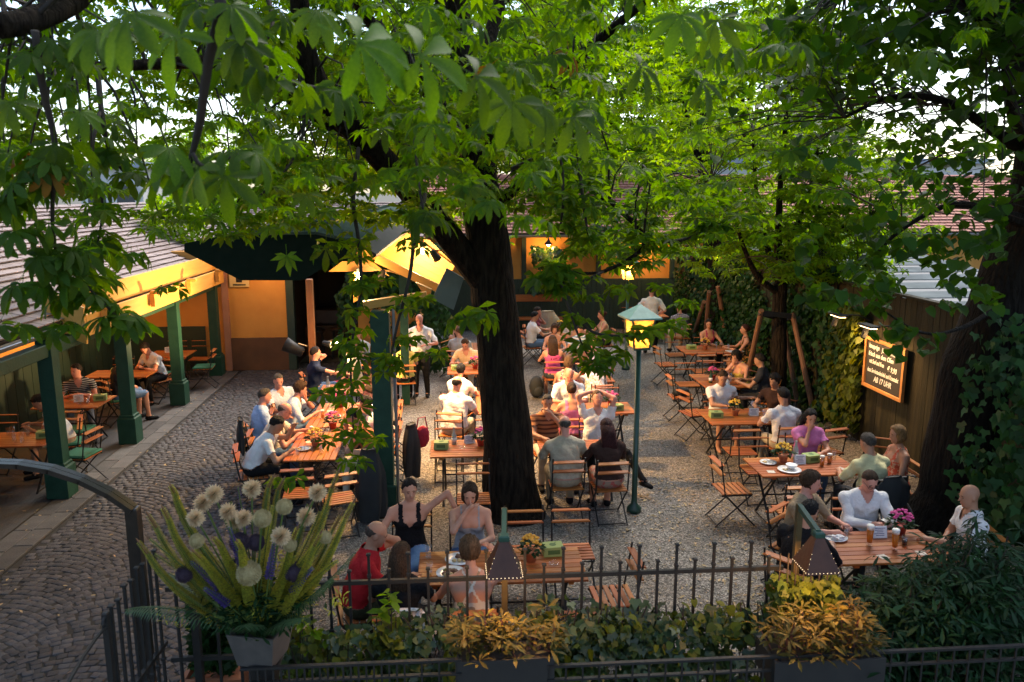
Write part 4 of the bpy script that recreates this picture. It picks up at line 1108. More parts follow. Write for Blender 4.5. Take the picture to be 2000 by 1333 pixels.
def person(label, x, y, face, lean=12, twist=0, side=0, turn=0, nod=8, L='table', Rh='table', hair='short', hc='brown', skin='fair', top='white', cut='tee', bottom='char', blen='long', shoe='black',
           fem=False, fat=1.0, s=1.0, stand=False, legs=None, glasses=False, seat_lab=None, ch=True, cush=False, chair_label=None, beard=False, poleL=None, poleR=None, seat=.465):
    seed = R.uniform(0, 99)
    t = thing('person', label, 'person', (x, y, 0), rad(face), 'guests in the beer garden')
    dist = y
    h = .0115 if dist < 8.06 and abs(x) < 1.2 else .013 if dist < 8.6 else (.0175 if dist < 12.3 else (.0215 if dist < 15.5 else .027))
    B = Body()
    pz = .94 * s if stand else seat + .085
    pel = np.array([0, 0, pz])
    Rt = rz_(rad(twist)) @ ry(rad(side)) @ rx(-rad(lean))      # torso frame
    ex, ey, ez = Rt[:, 0], Rt[:, 1], Rt[:, 2]
    sw = (.175 if fem else .20) * s; fx = 1.42 if not fem else 1.36
    waist = pel + (ez * .6 + np.array([0, 0, .4])) * .17 * s
    chest = waist + ez * .19 * s
    neck = chest + ez * .135 * s
    hipr = .128 * s * (1.0 if not fem else 1.04) * (1 + (fat - 1) * .6)
    B.cone(pel - np.array([0, .01, -.01]), pel + (waist - pel) * .6, hipr, .113 * s * fat, 'hips', (1, 0, 0), 1.38)
    B.cone(pel + (waist - pel) * .7, waist, .112 * s * fat, (.102 if fem else .112) * s * fat, 'torso', ex, fx)
    B.cone(waist, chest, (.100 if fem else .114) * s * fat, .118 * s * (1 + (fat - 1) * .5), 'torso', ex, fx)
    B.cone(chest, neck - ez * .035, .118 * s, .082 * s, 'torso', ex, 1.55)
    if fat > 1.05: B.ell(waist + ey * .05 + ez * -.02, np.array([.15, .12, .13]) * s * fat, 'torso', Rt)
    if fem:
        for sx in (-1, 1): B.ell(chest + ex * sx * .07 + ey * .085 - ez * .02, np.array([.06, .055, .06]) * s, 'torso', Rt, k=.03)
    sh = {}
    for sx in (-1, 1):
        sh[sx] = neck + ex * sx * sw - ez * .062 * s
        B.cone(neck - ez * .015 + ex * sx * .03, sh[sx], .055 * s, .048 * s, 'shoulder', k=.045)
    # head
    Hm = rz_(rad(twist * .7 + turn)) @ rx(-rad(lean * .55 + nod))
    hd = neck + (ez * .6 + np.array([0, 0, .4])) * .07 * s + Hm[:, 2] * .125 * s + Hm[:, 1] * .02
    hs = (.97 if fem else 1.0) * s
    H = lambda a, b, c: hd + Hm @ (np.array([a, b, c]) * hs)
    B.cone(neck - ez * .03, H(0, -.02, -.06), (.048 if fem else .058) * s, (.043 if fem else .052) * s, 'skin', k=.03)
    B.ell(H(0, -.008, .028), np.array([.074, .094, .09]) * hs, 'skin', Hm)
    B.ell(H(0, .022, -.035), np.array([.060, .074, .082]) * hs, 'skin', Hm)
    B.ell(H(0, .060, -.098), np.array([.028, .026, .022]) * hs, 'skin', Hm)
    B.cone(H(0, .092, .010), H(0, .113, -.028), .007 * hs, .0125 * hs, 'skin', k=.008)
    B.ell(H(0, .082, .022), np.array([.050, .012, .010]) * hs, 'skin', Hm, k=.012)
    for sx in (-1, 1): B.ell(H(sx * .077, -.006, -.012), np.array([.010, .020, .031]) * hs, 'skin', Hm, k=.006)
    # arms
    hands = {}
    for sx, spec, pole in ((-1, L, poleL), (1, Rh, poleR)):
        S = sh[sx]
        dirn = None
        if isinstance(spec, str):
            if spec == 'table': T = (sx * .14, .46, .80); pl = (sx * .8, -.2, -.8)
            elif spec == 'table2': T = (sx * .04, .42, .80); pl = (sx * 1, -.1, -.7)
            elif spec == 'far': T = (sx * .18, .62, .80); pl = (sx * .6, -.2, -1)
            elif spec == 'lap': T = (sx * .07, .26, pz + .13); pl = (sx * 1, -.5, -.4)
            elif spec == 'thigh': T = (sx * .13, .30, pz + .12); pl = (sx * 1, -.6, 0)
            elif spec == 'chin': T = H(sx * .025, .105, -.135); pl = (sx * .5, .9, -1); dirn = Hm @ np.array([-sx * .2, -.1, 1])
            elif spec == 'mouth': T = H(sx * .03, .15, -.10); pl = (sx * .8, .6, -1); dirn = Hm @ np.array([-sx * .7, -.1, .6])
            elif spec == 'ear': T = H(sx * .095, .045, -.05); pl = (sx * .9, .6, -.9); dirn = Hm @ np.array([-sx * .05, -.35, 1])
            elif spec == 'cheek': T = H(sx * .075, .085, -.10); pl = (sx * .5, .9, -1); dirn = Hm @ np.array([0, -.2, 1])
            elif spec == 'behind': T = H(sx * .055, -.07, .115); pl = (sx * 1, .25, .25); dirn = Hm @ np.array([-sx * 1, -.2, 0])
            elif spec == 'down': T = (sx * (sw + .07), .04, pz - .05); pl = (sx, -.6, 0)
            elif spec == 'hip': T = (sx * .2, .14, pz + .08); pl = (sx, -.7, 0)
            elif spec == 'carry': T = (sx * .18, .34, pz + .22); pl = (sx, -.7, -.3)
            elif spec == 'back': T = (sx * .50, -.12, .90); pl = (sx, -.3, .3)
        else: T = spec; pl = (sx * .8, -.3, -.7)
        if pole is not None: pl = pole
        r0 = .047 * s * (1 if not fem else .86)
        E, T = ik(S, T, .285 * s, .25 * s, pl)
        m_ = S + (E - S) * .55
        B.cone(S, m_, r0 * 1.08, r0 * .96, 'arm_up', k=.03); B.cone(m_, E, r0 * .96, r0 * .84, 'arm_lo', k=.02)
        mm = E + (T - E) * .6
        B.cone(E, mm, r0 * .86, r0 * .72, 'fore_up', k=.02); B.cone(mm, T, r0 * .70, r0 * .52, 'fore_lo', k=.015)
        d = nrm(T - E) if dirn is None else nrm(dirn)
        pn = np.array([0, 0, -1.0]) if abs(d[2]) < .8 else (hd - T)
        pn = nrm(pn - d * (pn @ d)); wv = np.cross(d, pn)
        B.cone(T, T + d * .065, .026 * s, .030 * s, 'skin', wv, 1.35, k=.012)
        hands[sx] = (T, d, pn, wv)
    # legs
    for sx in (-1, 1):
        lg = (legs or {}).get(sx)
        if stand:
            hp = pel + np.array([sx * .09, 0, -.04]); kn = lg[0] if lg else (sx * .11, .04, .50 * s); an = lg[1] if lg else (sx * .12, -.02, .085)
        else:
            hp = pel + np.array([sx * .095, .01, -.01])
            kn = lg[0] if lg else (sx * (.11 if fem else .15), .43 * s, seat + .075); an = lg[1] if lg else (sx * (.10 if fem else .14), .41 * s + R.uniform(-.06, .06), .085)
        hp, kn, an = [np.array(q, float) for q in (hp, kn, an)]
        r = .088 * s * (1 + (fat - 1) * .5)
        q = hp + (kn - hp) * .72
        B.cone(hp, q, r, r * .76, 'thigh', k=.04); B.cone(q, kn, r * .76, r * .62, 'thigh_lo', k=.02)
        c_ = kn + (an - kn) * .35 + nrm(np.cross(kn - an, (1, 0, 0))) * (-.012)
        B.cone(kn, c_, r * .62, r * .60, 'calf', k=.02); B.cone(c_, an, r * .60, .040 * s, 'calf', k=.02)
        fd = np.array([sx * .15, 1, 0]) if (lg is None or len(lg) < 3) else np.array(lg[2], float)
        fd = nrm(fd)
        B.cone(an - fd * .035 - np.array([0, 0, .04]), an + fd * .15 - np.array([0, 0, .052]), .036 * s, .028 * s, 'foot', np.cross(fd, (0, 0, 1)), 1.25, k=.02)
        B.cone(an, an - np.array([0, 0, .03]), .040 * s, .038 * s, 'foot', k=.02)
    if blen == 'skirt':
        B.cone(pel + np.array([0, .05, -.02]), np.array([0, .36, seat + .07]), .105, .085, 'skirt', (1, 0, 0), 1.75)
    if blen == 'apron':
        B.cone((0, .02, pz - .05), (0, .03, .32), .14, .16, 'skirt', (1, 0, 0), 1.3)
    V, F, Lb, labs = B.build(h)
    V = laplace(V, F, 2, .45)
    N_ = vnormals(V, F)
    lab = np.array(labs)[Lb]
    # where the clothes lie
    C = (V - neck) @ Rt          # chest frame: x across, y front, z up the spine
    zc, xc, yc = C[:, 2], np.abs(C[:, 0]), C[:, 1]
    up_ = np.isin(lab, ['torso', 'shoulder']) | ((lab == 'hips') & ((V - pel)[:, 2] > .03))
    if cut in ('tee', 'shirt', 'long', 'polo'):
        tm = up_ | (lab == 'arm_up')
        if cut in ('shirt', 'long'): tm |= (lab == 'arm_lo')
        if cut == 'shirt': tm |= False
        if cut == 'long': tm |= np.isin(lab, ['fore_up', 'fore_lo'])
        if cut != 'tee': tm &= ~((yc > .03) & (zc > -.065) & (xc < .022 + (zc + .05) * .5))
    elif cut == 'tank':
        tm = up_ & ((zc < -.135 + .2 * np.maximum(0, .12 - xc) * (yc < 0)) | ((xc > .065) & (xc < .115) & (zc < .03))) & ~((yc > 0) & (zc > -.20 + xc * 1.3) & (xc < .065))
    elif cut == 'cami':
        tm = up_ & ((zc < -.15) | ((xc > .078) & (xc < .098)))
    elif cut == 'halter':
        tm = up_ & ((zc < np.where(yc > 0, -.10, -.22)) | ((yc < .02) & (np.abs(xc - np.abs(zc + .10) * .55) < .013) & (zc > -.24)))
    else: tm = up_
    bm_ = np.isin(lab, ['hips']) & ~tm
    if blen == 'long': bm_ |= np.isin(lab, ['thigh', 'thigh_lo', 'calf'])
    elif blen == 'capri': bm_ |= np.isin(lab, ['thigh', 'thigh_lo'])
    elif blen == 'short': bm_ |= np.isin(lab, ['thigh'])
    elif blen in ('skirt', 'apron'):
        bm_ |= np.isin(lab, ['skirt', 'thigh'])
        if blen == 'apron': bm_ |= np.isin(lab, ['thigh_lo', 'calf'])
    sm = lab == 'foot' if shoe else np.zeros(len(V), bool)
    vs, fs, b = [V], [F], len(V)
    # fingers
    fm = MB()
    for sx, (T, d, pn, wv) in hands.items():
        for i, ln in enumerate((.066, .076, .072, .056)):
            o = T + d * .072 + wv * (i - 1.5) * .019
            p1 = o + nrm(d + pn * .25) * ln * .5; p2 = p1 + nrm(d + pn * .9) * ln * .5
            fm.tube([o - d * .02, o, p1, p2], [.0085, .0085, .008, .006], 5)
        for_th = -sx * (1 if wv @ ex > 0 else -1)
        o = T + d * .02 + wv * for_th * .026
        p1 = o + nrm(d * .7 + wv * for_th * .7 + pn * .2) * .036; p2 = p1 + nrm(d + pn * .5 + wv * for_th * .15) * .03
        fm.tube([T + d * .005, o, p1, p2], [.011, .0105, .0095, .007], 5)
    tri = [q for q in fm.f if len(q) == 4]; pen = [q for q in fm.f if len(q) == 5]
    vs.append(np.array([tuple(v) for v in fm.v])); f4 = np.array(tri) + b; f5 = np.array(pen) + b
    me = npmesh('body', np.concatenate(vs), [F, f4, f5], SKIN[skin], smooth=True)
    put('body', me, t)
    fat_ = .5
    def shell(name, mask, mat, off, wr):
        fk = mask[F].sum(1) >= 3
        if fk.sum() < 8: return
        v, f, u = submesh(V, F, fk)
        n = N_[u]; w = wob(v, seed)
        v = v + n * (off + wr * w)[:, None]
        put(name, npmesh(name, v, f, mat, smooth=True), t)
    if blen in ('skirt', 'apron'): shell('skirt' if blen == 'skirt' else 'apron', bm_, cloth(bottom), .008, .003)
    elif blen == 'short': shell('shorts', bm_, cloth(bottom), .010, .004)
    else: shell('trousers', bm_, cloth(bottom), .009, .0045)
    shell({'tank': 'vest_top', 'cami': 'vest_top', 'halter': 'halter_top'}.get(cut, 'shirt'), tm, cloth(top), .014 if cut in ('tee', 'shirt', 'long', 'polo') else .006, .0095 if cut in ('tee', 'shirt', 'long', 'polo') else .002)
    if cut in ('polo', 'shirt', 'long'):
        cl_ = MB().tube([neck + ex * .075 * math.sin(a) + ey * (.066 * math.cos(a) + .004) + ez * (.022 - .034 * max(0, math.cos(a))) for a in np.linspace(.35, 6.283 - .35, 15)], .013, 6); cl_.put('collar', cloth(top), t, True)
    if shoe:
        for sgn in (-1, 1):
            ctr = np.array([0, 0, 0])
            shell('shoe', sm & ((V[:, 0] * sgn) > 0) if not legs else sm & (np.linalg.norm(V - np.array((legs or {}).get(sgn, ((0, 0, 0), (sgn * .12, .41, .08)))[1], float), axis=1) < np.linalg.norm(V - np.array((legs or {}).get(-sgn, ((0, 0, 0), (-sgn * .12, .41, .08)))[1], float), axis=1)), cloth(shoe), .006, 0)
    # face
    for sx in (-1, 1):
        Mt = Matrix(Hm.tolist())
        MB().blob((0, 0, 0), (.0095, .005, .0045), 8, 5, rot=Mt).put('eye', EYE, t, True, loc=H(sx * .031, .084, .002))
        MB().box((0, 0, 0), (.030, .006, .0045), Mt @ Matrix.Rotation(sx * .12, 3, 'Y')).put('eyebrow', BROW, t, loc=H(sx * .032, .091, .024))
    MB().blob((0, 0, 0), (.021, .006, .0045), 8, 5, rot=Matrix(Hm.tolist())).put('mouth', LIP, t, True, loc=H(0, .0935, -.062))
    if glasses:
        g = MB()
        for sx in (-1, 1): g.tube([H(sx * .033 + .022 * math.cos(a), .104, .001 + .016 * math.sin(a)) for a in np.linspace(0, 6.283, 11)], .0022, 4)
        g.tube([H(-.011, .105, .003), H(.011, .105, .003)], .002, 4)
        for sx in (-1, 1): g.tube([H(sx * .055, .102, .004), H(sx * .078, .0, .004)], .002, 4)
        g.put('glasses', EYE, t)
    # hair
    if hair != 'none':
        nu, nv = 36, 24
        ph = np.linspace(0, 2 * np.pi, nu, endpoint=False); th = np.linspace(0, np.pi, nv)
        Pm, Tm = np.meshgrid(ph, th, indexing='ij')
        ux, uy, uz = np.sin(Tm) * np.sin(Pm), np.sin(Tm) * np.cos(Pm), np.cos(Tm)
        vol = {'short': 1.05, 'bald': 1.03, 'buzz': 1.02, 'long': 1.07, 'bob': 1.12, 'curly': 1.20, 'bun': 1.04, 'thick': 1.13}[hair]
        rr = np.array([.080, .101, .098]) * vol
        amp = {'curly': .085, 'thick': .06, 'bob': .035, 'long': .035, 'short': .055, 'buzz': .015, 'bald': .015}.get(hair, .02)
        nz_ = amp * (np.sin(9 * Pm + 5 * np.sin(3 * Tm + seed)) * np.sin(7 * Tm + seed) + .5 * np.sin(17 * Pm + 3 * Tm))
        thr = -.16 + .82 * uy
        if hair in ('long', 'bob', 'curly', 'bun', 'thick'): thr = np.where(uy > .25, -.45 + 1.2 * uy - .3 * (np.abs(ux) < .25) * 0, -1.2)
        if hair == 'bob': thr = np.where(uy > .45, -.9 + 1.9 * uy, -1.2)
        thr = thr + .10 * np.sin(5 * Pm + seed) + .07 * np.sin(11 * Pm + 2 * seed)
        nz_ = nz_ + amp * .5 * np.sin(23 * Pm + 9 * np.sin(5 * Tm + seed))
        k = np.clip((uz - thr) * 4, 0, 1)
        if hair in ('bald',): k = k * np.clip((.30 - uz + .25 * (-uy - .55)) * 9, 0, 1)
        rad_ = .82 + (.18 + nz_) * k
        zz = uz.copy()
        if hair in ('bob', 'long'): zz = np.where(uz < 0, uz * (1.5 if hair == 'bob' else 1.35), uz); fl = 1 + .30 * np.clip(-uz * 1.2, 0, .5) + .0 * zz; ux = ux * fl; uy = np.where(uy < 0, uy * fl, uy)
        pts = np.stack([ux * rr[0] * rad_, uy * rr[1] * rad_ - .010, zz * rr[2] * rad_ + .024], -1).reshape(-1, 3) * hs
        pts = pts @ Hm.T + hd
        ii = lambda i, j: (i % nu) * nv + j
        fq = np.array([(ii(i, j), ii(i, j + 1), ii(i + 1, j + 1), ii(i + 1, j)) for i in range(nu) for j in range(nv - 1)])
        hm_ = MB(); hm_.add(pts, fq.tolist())
        if hair == 'long':
            for i in range(13):
                a = -1.25 + 2.5 * i / 12
                st = H(.075 * math.sin(a), -.085 * math.cos(a) - .01, .03)
                n1 = neck + ex * math.sin(a) * .085 - ey * (.055 + .05 * math.cos(a)) - ez * .0
                n2 = neck + ex * math.sin(a) * .11 - ey * (.07 + .045 * math.cos(a)) - ez * (.13 + .06 * math.cos(a) + R.uniform(-.03, .03))
                hm_.tube([st, (st + n1) / 2 - ey * .015, n1, n2], [.026, .028, .026, .010], 6)
        if hair == 'bun': hm_.blob(H(0, -.12, .02), .042, 10, 7, jit=.08)
        hm_.put('hair', HAIR[hc], t, True)
    if not stand and ch:
        chair(x - .0 + math.sin(rad(face)) * .0, y, face, chair_label or ('slatted folding chair under ' + (seat_lab or label)), cush)
    t['hd'] = [float(q) for q in hd]
    del t['hd']
    return t
# ---------------------------------------------------------------- the guests
P_ = person
# front table behind the iron fence
P_('bald man in a red T-shirt holding a phone to his ear', -.92, 6.92, -82, lean=16, turn=-8, nod=10, L='ear', Rh='table', hair='bald', hc='greydark', skin='tan', top='red', bottom='olive', blen='short', fat=1.14, seat_lab='the man in red')
P_('dark haired woman in a black vest top with one arm on a chair back', -.50, 8.02, 176, lean=2, twist=10, turn=12, nod=8, L=(-.52, -.02, .93), Rh=(.17, .40, .80), hair='bun', hc='dark', skin='fair', top='black', cut='tank', bottom='jeansl', fem=True, s=1.0, poleL=(-.6, -.2, .6), seat_lab='the woman in black vest at the front table')
P_('woman with a brown bob in a pale grey top with her hand at her mouth', .14, 7.92, 180, lean=6, nod=14, L='table2', Rh='mouth', hair='bob', hc='brown', skin='fair', top='greyl', cut='cami', bottom='jeans', fem=True, seat_lab='the woman in pale grey')
P_('woman with long dark hair seen from behind at the front table', -.50, 6.30, -4, lean=12, turn=-12, L='table', Rh='table', hair='long', hc='brown', skin='fair', top='black', cut='tee', bottom='char', fem=True, seat_lab='the long haired woman with a pale jacket on it')
P_('woman with short blond curls and a bare backed cream top', .12, 6.34, 0, lean=16, turn=10, L='table', Rh=(.22, .34, 1.12), hair='curly', hc='sand', skin='fair', top=CRM, cut='halter', bottom='khaki', fem=True, seat_lab='the bare backed woman')
# long crowded table on the left
P_('man in a white shirt leaning on his elbow near the flower vase', -2.80, 10.75, -78, lean=34, turn=0, nod=14, L=(.02, .56, 1.08), Rh=(.22, .50, .80), hair='short', hc='black', skin='olive', top='white', cut='polo', bottom='black', poleL=(-.6, .3, -1), seat_lab='the leaning man in white')
P_('bald man with glasses and a pale pink shirt at the long table', -2.78, 11.42, -85, lean=30, nod=8, L='far', Rh='table', hair='bald', hc='greydark', skin='pink', top='cream', cut='polo', bottom='jeans', glasses=True, fat=1.08, seat_lab='the bald man with glasses')
P_('man with cropped hair in a blue shirt seen from behind at the long table', -3.02, 12.02, -62, lean=10, turn=-8, L='table', Rh='lap', hair='buzz', hc='greydark', skin='pink', top='blue', cut='shirt', bottom='char', seat_lab='the man in a blue shirt')
P_('reddish faced older man in a pale shirt at the long table', -2.92, 13.20, -135, lean=6, side=8, turn=-20, nod=12, L='lap', Rh='table', hair='buzz', hc='grey', skin='pink', top='paleblue', cut='polo', bottom='beige', fat=1.05, seat_lab='the older man in a pale shirt')
P_('brown haired man in a light blue shirt with his hand on his chin', -2.72, 12.62, -84, lean=24, nod=6, L='chin', Rh='table', hair='thick', hc='brown', skin='pink', top='paleblue', cut='shirt', bottom='jeans', seat_lab='the man with his hand on his chin')
P_('man in an orange shirt leaning over the long table', -1.14, 11.05, 86, lean=32, nod=4, L='table2', Rh='mouth', hair='short', hc='black', skin='tan', top='orange', cut='polo', bottom='cream', seat_lab='the man in orange')
P_('dark haired man in a white shirt beside the man in orange', -1.06, 11.66, 88, lean=26, nod=6, L='table', Rh='table', hair='short', hc='black', skin='tan', top='white', cut='polo', bottom='char', seat_lab='the man in white beside the man in orange')
P_('brown haired man in white half hidden by leaves at the long table', -1.10, 12.28, 90, lean=22, nod=8, L='table', Rh='lap', hair='short', hc='brown', skin='pink', top='white', cut='polo', bottom='char', seat_lab='the man half hidden by leaves')
P_('sandy haired person in grey at the far right end of the long table', -1.12, 12.92, 92, lean=20, L='table', Rh='table', hair='thick', hc='sand', skin='fair', top='greyl', cut='polo', bottom='char', seat_lab='the sandy haired person in grey')
P_('man in a navy T-shirt with his arm raised to his ear by the wooden post', -2.72, 15.28, -70, lean=4, turn=10, nod=0, L='ear', Rh='far', hair='short', hc='dark', skin='pink', top='navy', bottom='jeans', seat_lab='the man in navy')
P_('woman with brown hair and crimson trousers beyond the man in navy', -1.95, 15.7, 120, lean=10, L='table', Rh='lap', hair='long', hc='brown', skin='fair', top='beige', cut='tee', bottom='crimson', fem=True, seat_lab='the woman in crimson trousers')
P_('grey haired person in a pale grey shirt behind the hanging leaves', -2.1, 17.5, 170, lean=8, L='table', Rh='table', hair='short', hc='grey', skin='pink', top='greyl', cut='shirt', bottom='char', seat_lab='the person in pale grey behind the leaves')
P_('broad man in a yellow shirt seen from behind beside the green post', -1.02, 16.05, 8, lean=8, L='table', Rh='table', hair='short', hc='dark', skin='pink', top='yellow', cut='polo', bottom='black', fat=1.1, seat_lab='the man in yellow')
P_('balding standing waiter in a white shirt and black trousers', -.70, 16.55, 172, lean=6, nod=16, L='carry', Rh='carry', hair='bald', hc='dark', skin='pink', top='white', cut='shirt', bottom='black', blen='long', stand=True, fat=1.18, s=1.04)
# middle left
P_('broad balding man in a white shirt seen from behind left of the trunk', -.02, 12.42, -18, lean=16, L='table2', Rh='table', hair='bald', hc='black', skin='pink', top='white', cut='polo', bottom='beige', fat=1.14, s=1.04, seat_lab='the broad man in white')
P_('dark haired woman with a bun in a white top seen from behind', .05, 13.55, -25, lean=12, L='table', Rh='table', hair='bun', hc='black', skin='fair', top='white', cut='tee', bottom='jeans', fem=True, seat_lab='the woman with a dark bun')
P_('man in a checked cream shirt bending over his table left of the trunk', .30, 16.62, 165, lean=24, nod=20, L='table', Rh='table', hair='short', hc='brown', skin='pink', top=CHECK, cut='polo', bottom='beige', seat_lab='the man in the checked shirt')
P_('man in a pale T-shirt seen from behind facing the woman in black', .10, 17.45, -20, lean=10, turn=20, L='table', Rh='lap', hair='short', hc='sand', skin='fair', top='greyl', bottom='crimson', seat_lab='the man in a pale T-shirt')
P_('smiling woman in a black dress with her hand under her chin', -.02, 18.35, -120, lean=6, turn=-20, L='lap', Rh='chin', hair='bun', hc='auburn', skin='fair', top='black', cut='tank', bottom='black', blen='skirt', fem=True, seat_lab='the woman in the black dress')
# middle row right of the trunk
P_('balding grey haired man in a beige shirt seen from behind', 1.46, 10.02, 2, lean=10, L='table', Rh='table', hair='bald', hc='greydark', skin='pink', top='beige', cut='shirt', bottom='khaki', fat=1.16, s=1.03, seat_lab='the man in beige')
P_('woman with long dark red hair in a dark brown top seen from behind', 2.02, 9.92, 4, lean=12, turn=8, L='table', Rh='table', hair='long', hc='red', skin='fair', top='brown', cut='long', bottom=FLSK, blen='skirt', fem=True, seat_lab='the red haired woman')
P_('man in a striped brown shirt with his fist at his mouth', 1.36, 11.42, -172, lean=4, turn=-10, L='mouth', Rh='table', hair='buzz', hc='greydark', skin='tan', top=STR_BR, cut='polo', bottom='cream', fat=1.1, legs={1: ((.16, .43, .53), (.17, .38, .085)), -1: ((-.24, .38, .52), (-.26, .52, .085))}, seat_lab='the man in the striped brown shirt')
P_('man in a white shirt leaning back with his hands on his head', 2.10, 11.42, 178, lean=-14, side=-6, turn=6, nod=-8, L='behind', Rh='behind', hair='short', hc='sand', skin='pink', top='white', cut='polo', bottom='black', legs={1: ((.12, .42, .53), (.10, .50, .085)), -1: ((-.42, .36, .52), (-.62, .66, .20), (-.6, .8, 0))}, seat_lab='the man with hands on his head')
P_('woman in a pink top with brown hair pinned up seen from behind', 1.84, 11.98, 0, lean=12, L='table', Rh='table', hair='bun', hc='brown', skin='fair', top='pink', cut='tank', bottom='maroon', fem=True, seat_lab='the woman in a pink top')
P_('balding man in a white shirt looking down in the middle row', 1.98, 13.42, 176, lean=14, nod=20, L='table', Rh='table', hair='bald', hc='dark', skin='pink', top='white', cut='shirt', bottom='beige', fat=1.08, seat_lab='the balding man in white')
P_('blond woman in a red print dress in the middle row', 2.05, 14.12, -20, lean=14, turn=-10, L='table', Rh='table', hair='bob', hc='sand', skin='fair', top=REDPR, cut='tank', bottom=REDPR, blen='skirt', fem=True, seat_lab='the blond woman in red print')
P_('hunched person in a pale patterned shirt with head bent away', 2.62, 14.08, 12, lean=44, nod=28, L='table', Rh='table', hair='short', hc='brown', skin='fair', top=PATW, cut='shirt', bottom='beige', fat=1.1, seat_lab='the hunched person')
P_('bald man in a lilac shirt leaning to the left', 3.05, 15.88, 82, lean=22, nod=6, L='table', Rh='lap', hair='none', skin='pink', top='lilac', cut='polo', bottom='beige', fat=1.05, seat_lab='the bald man in lilac')
P_('girl with long brown hair in a hot pink top and grey skirt seen from behind', 2.06, 16.18, 0, lean=10, L='table', Rh='table', hair='long', hc='brown', skin='fair', top='hotpink', cut='tank', bottom='skirtgrey', blen='skirt', shoe=None, fem=True, seat_lab='the girl in hot pink')
P_('woman with a brown fringe in an orange camisole facing the camera', 2.30, 17.95, 178, lean=10, nod=10, L='table', Rh='table', hair='bob', hc='brown', skin='fair', top='peach', cut='cami', bottom='jeans', fem=True, seat_lab='the woman in orange')
P_('person in a blue and white striped shirt behind the bald man in lilac', 2.96, 17.82, 150, lean=18, nod=8, L='table', Rh='table', hair='short', hc='dark', skin='fair', top=STR_BL, bottom='beige', seat_lab='the person in blue and white stripes')
P_('man in a white shirt and jeans in profile right of the trunk', 1.92, 19.6, -78, lean=8, L='far', Rh='table', hair='short', hc='black', skin='tan', top='white', cut='polo', bottom='jeans', seat_lab='the man in jeans')
P_('person in a maroon top behind the man in jeans', 2.05, 20.45, -95, lean=10, L='chin', Rh='table', hair='short', hc='dark', skin='pink', top='maroon', bottom='char', seat_lab='the person in maroon')
P_('woman in a yellow top with her dark hair up at the back table', 3.85, 19.75, 95, lean=10, nod=4, L='table', Rh='table', hair='bun', hc='auburn', skin='fair', top='straw', cut='tank', bottom='char', fem=True, seat_lab='the woman in yellow at the back')
# right row
P_('waiter in a white shirt and long black apron standing with his back to us', 5.28, 20.8, -12, lean=6, nod=10, L='carry', Rh='hip', hair='short', hc='dark', skin='pink', top='white', cut='shirt', bottom='apron', blen='apron', stand=True, s=1.03)
P_('man in a plaid blue shirt seen from behind under the leaves', 6.05, 20.6, 5, lean=12, L='table', Rh='table', hair='short', hc='dark', skin='pink', top=PLAID, cut='shirt', bottom='beige', fat=1.08, seat_lab='the man in plaid')
P_('person in an orange top sitting at the back wall', 5.9, 23.3, 178, lean=8, L='table', Rh='table', hair='short', hc='dark', skin='tan', top='peach', bottom='char', seat_lab='the person in orange at the back wall')
P_('woman in a raspberry sleeveless top behind the wide table', 6.02, 18.32, -168, lean=10, turn=-32, L='table', Rh='table', hair='bun', hc='dark', skin='fair', top='rasp', cut='tank', bottom='char', fem=True, seat_lab='the woman in raspberry')
P_('woman in a floral dress with an orange flower in her hair', 6.70, 17.35, 78, lean=12, turn=10, nod=-4, L='table', Rh='table', hair='bun', hc='auburn', skin='fair', top=FLOR, cut='tank', bottom=FLOR, blen='skirt', fem=True, seat_lab='the woman with the hair flower')
P_('dark haired woman in a yellow top bending her head at the cap table', 5.62, 14.78, 118, lean=18, nod=22, L='table', Rh='chin', hair='bob', hc='black', skin='fair', top='yellow', cut='cami', bottom='char', fem=True, seat_lab='the woman in yellow at the cap table')
P_('man in a charcoal T-shirt behind the sloping stake', 5.78, 14.02, 62, lean=12, turn=-10, L='table', Rh='table', hair='short', hc='dark', skin='olive', top='char', bottom='char', fat=1.05, seat_lab='the man in charcoal')
P_('man in a white T-shirt and shorts looking down at his table', 4.52, 12.92, -176, lean=8, turn=-14, nod=20, L=(-.50, .10, .84), Rh='table2', hair='short', hc='brown', skin='tan', top='white', cut='tee', bottom='khaki', blen='short', shoe=None, seat_lab='the man in white T-shirt and shorts')
P_('dark haired person in profile beside the man in a white T-shirt', 5.42, 12.60, 128, lean=14, L='table', Rh='table', hair='thick', hc='black', skin='olive', top='brown', cut='tee', bottom='char', seat_lab='the dark haired person in profile')
P_('man in a long white T-shirt seen from behind by the ivy', 4.98, 11.28, 6, lean=8, L='table', Rh='table', hair='short', hc='black', skin='tan', top='white', cut='tee', bottom='beige', s=1.04, seat_lab='the man in white seen from behind')
P_('woman with long black hair in a pink T-shirt holding her hand at her chin', 4.92, 10.42, 176, lean=6, nod=14, L='table2', Rh='chin', hair='long', hc='black', skin='fair', top='pink', cut='tee', bottom='jeans', fem=True, seat_lab='the woman in a pink T-shirt')
P_('grey haired man in a pale yellow shirt in a wheelchair', 5.12, 8.92, 14, lean=14, turn=6, L='table', Rh='table', hair='short', hc='greydark', skin='tan', top='straw', cut='shirt', bottom='char', ch=False, fat=1.06, seat=.50)
P_('blond woman in a coral print top sitting against the fence', 5.72, 9.45, 88, lean=2, turn=6, L='lap', Rh='lap', hair='bob', hc='blond', skin='tan', top=CORAL, cut='tank', bottom='char', fem=True, seat_lab='the blond woman in coral')
P_('dark haired man in a black shirt with his back to the camera by the bush', 3.30, 7.02, -52, lean=18, turn=-6, nod=4, L='table', Rh='table', hair='short', hc='black', skin='tan', top='black', cut='shirt', bottom='black', fat=1.08, seat_lab='the man in black')
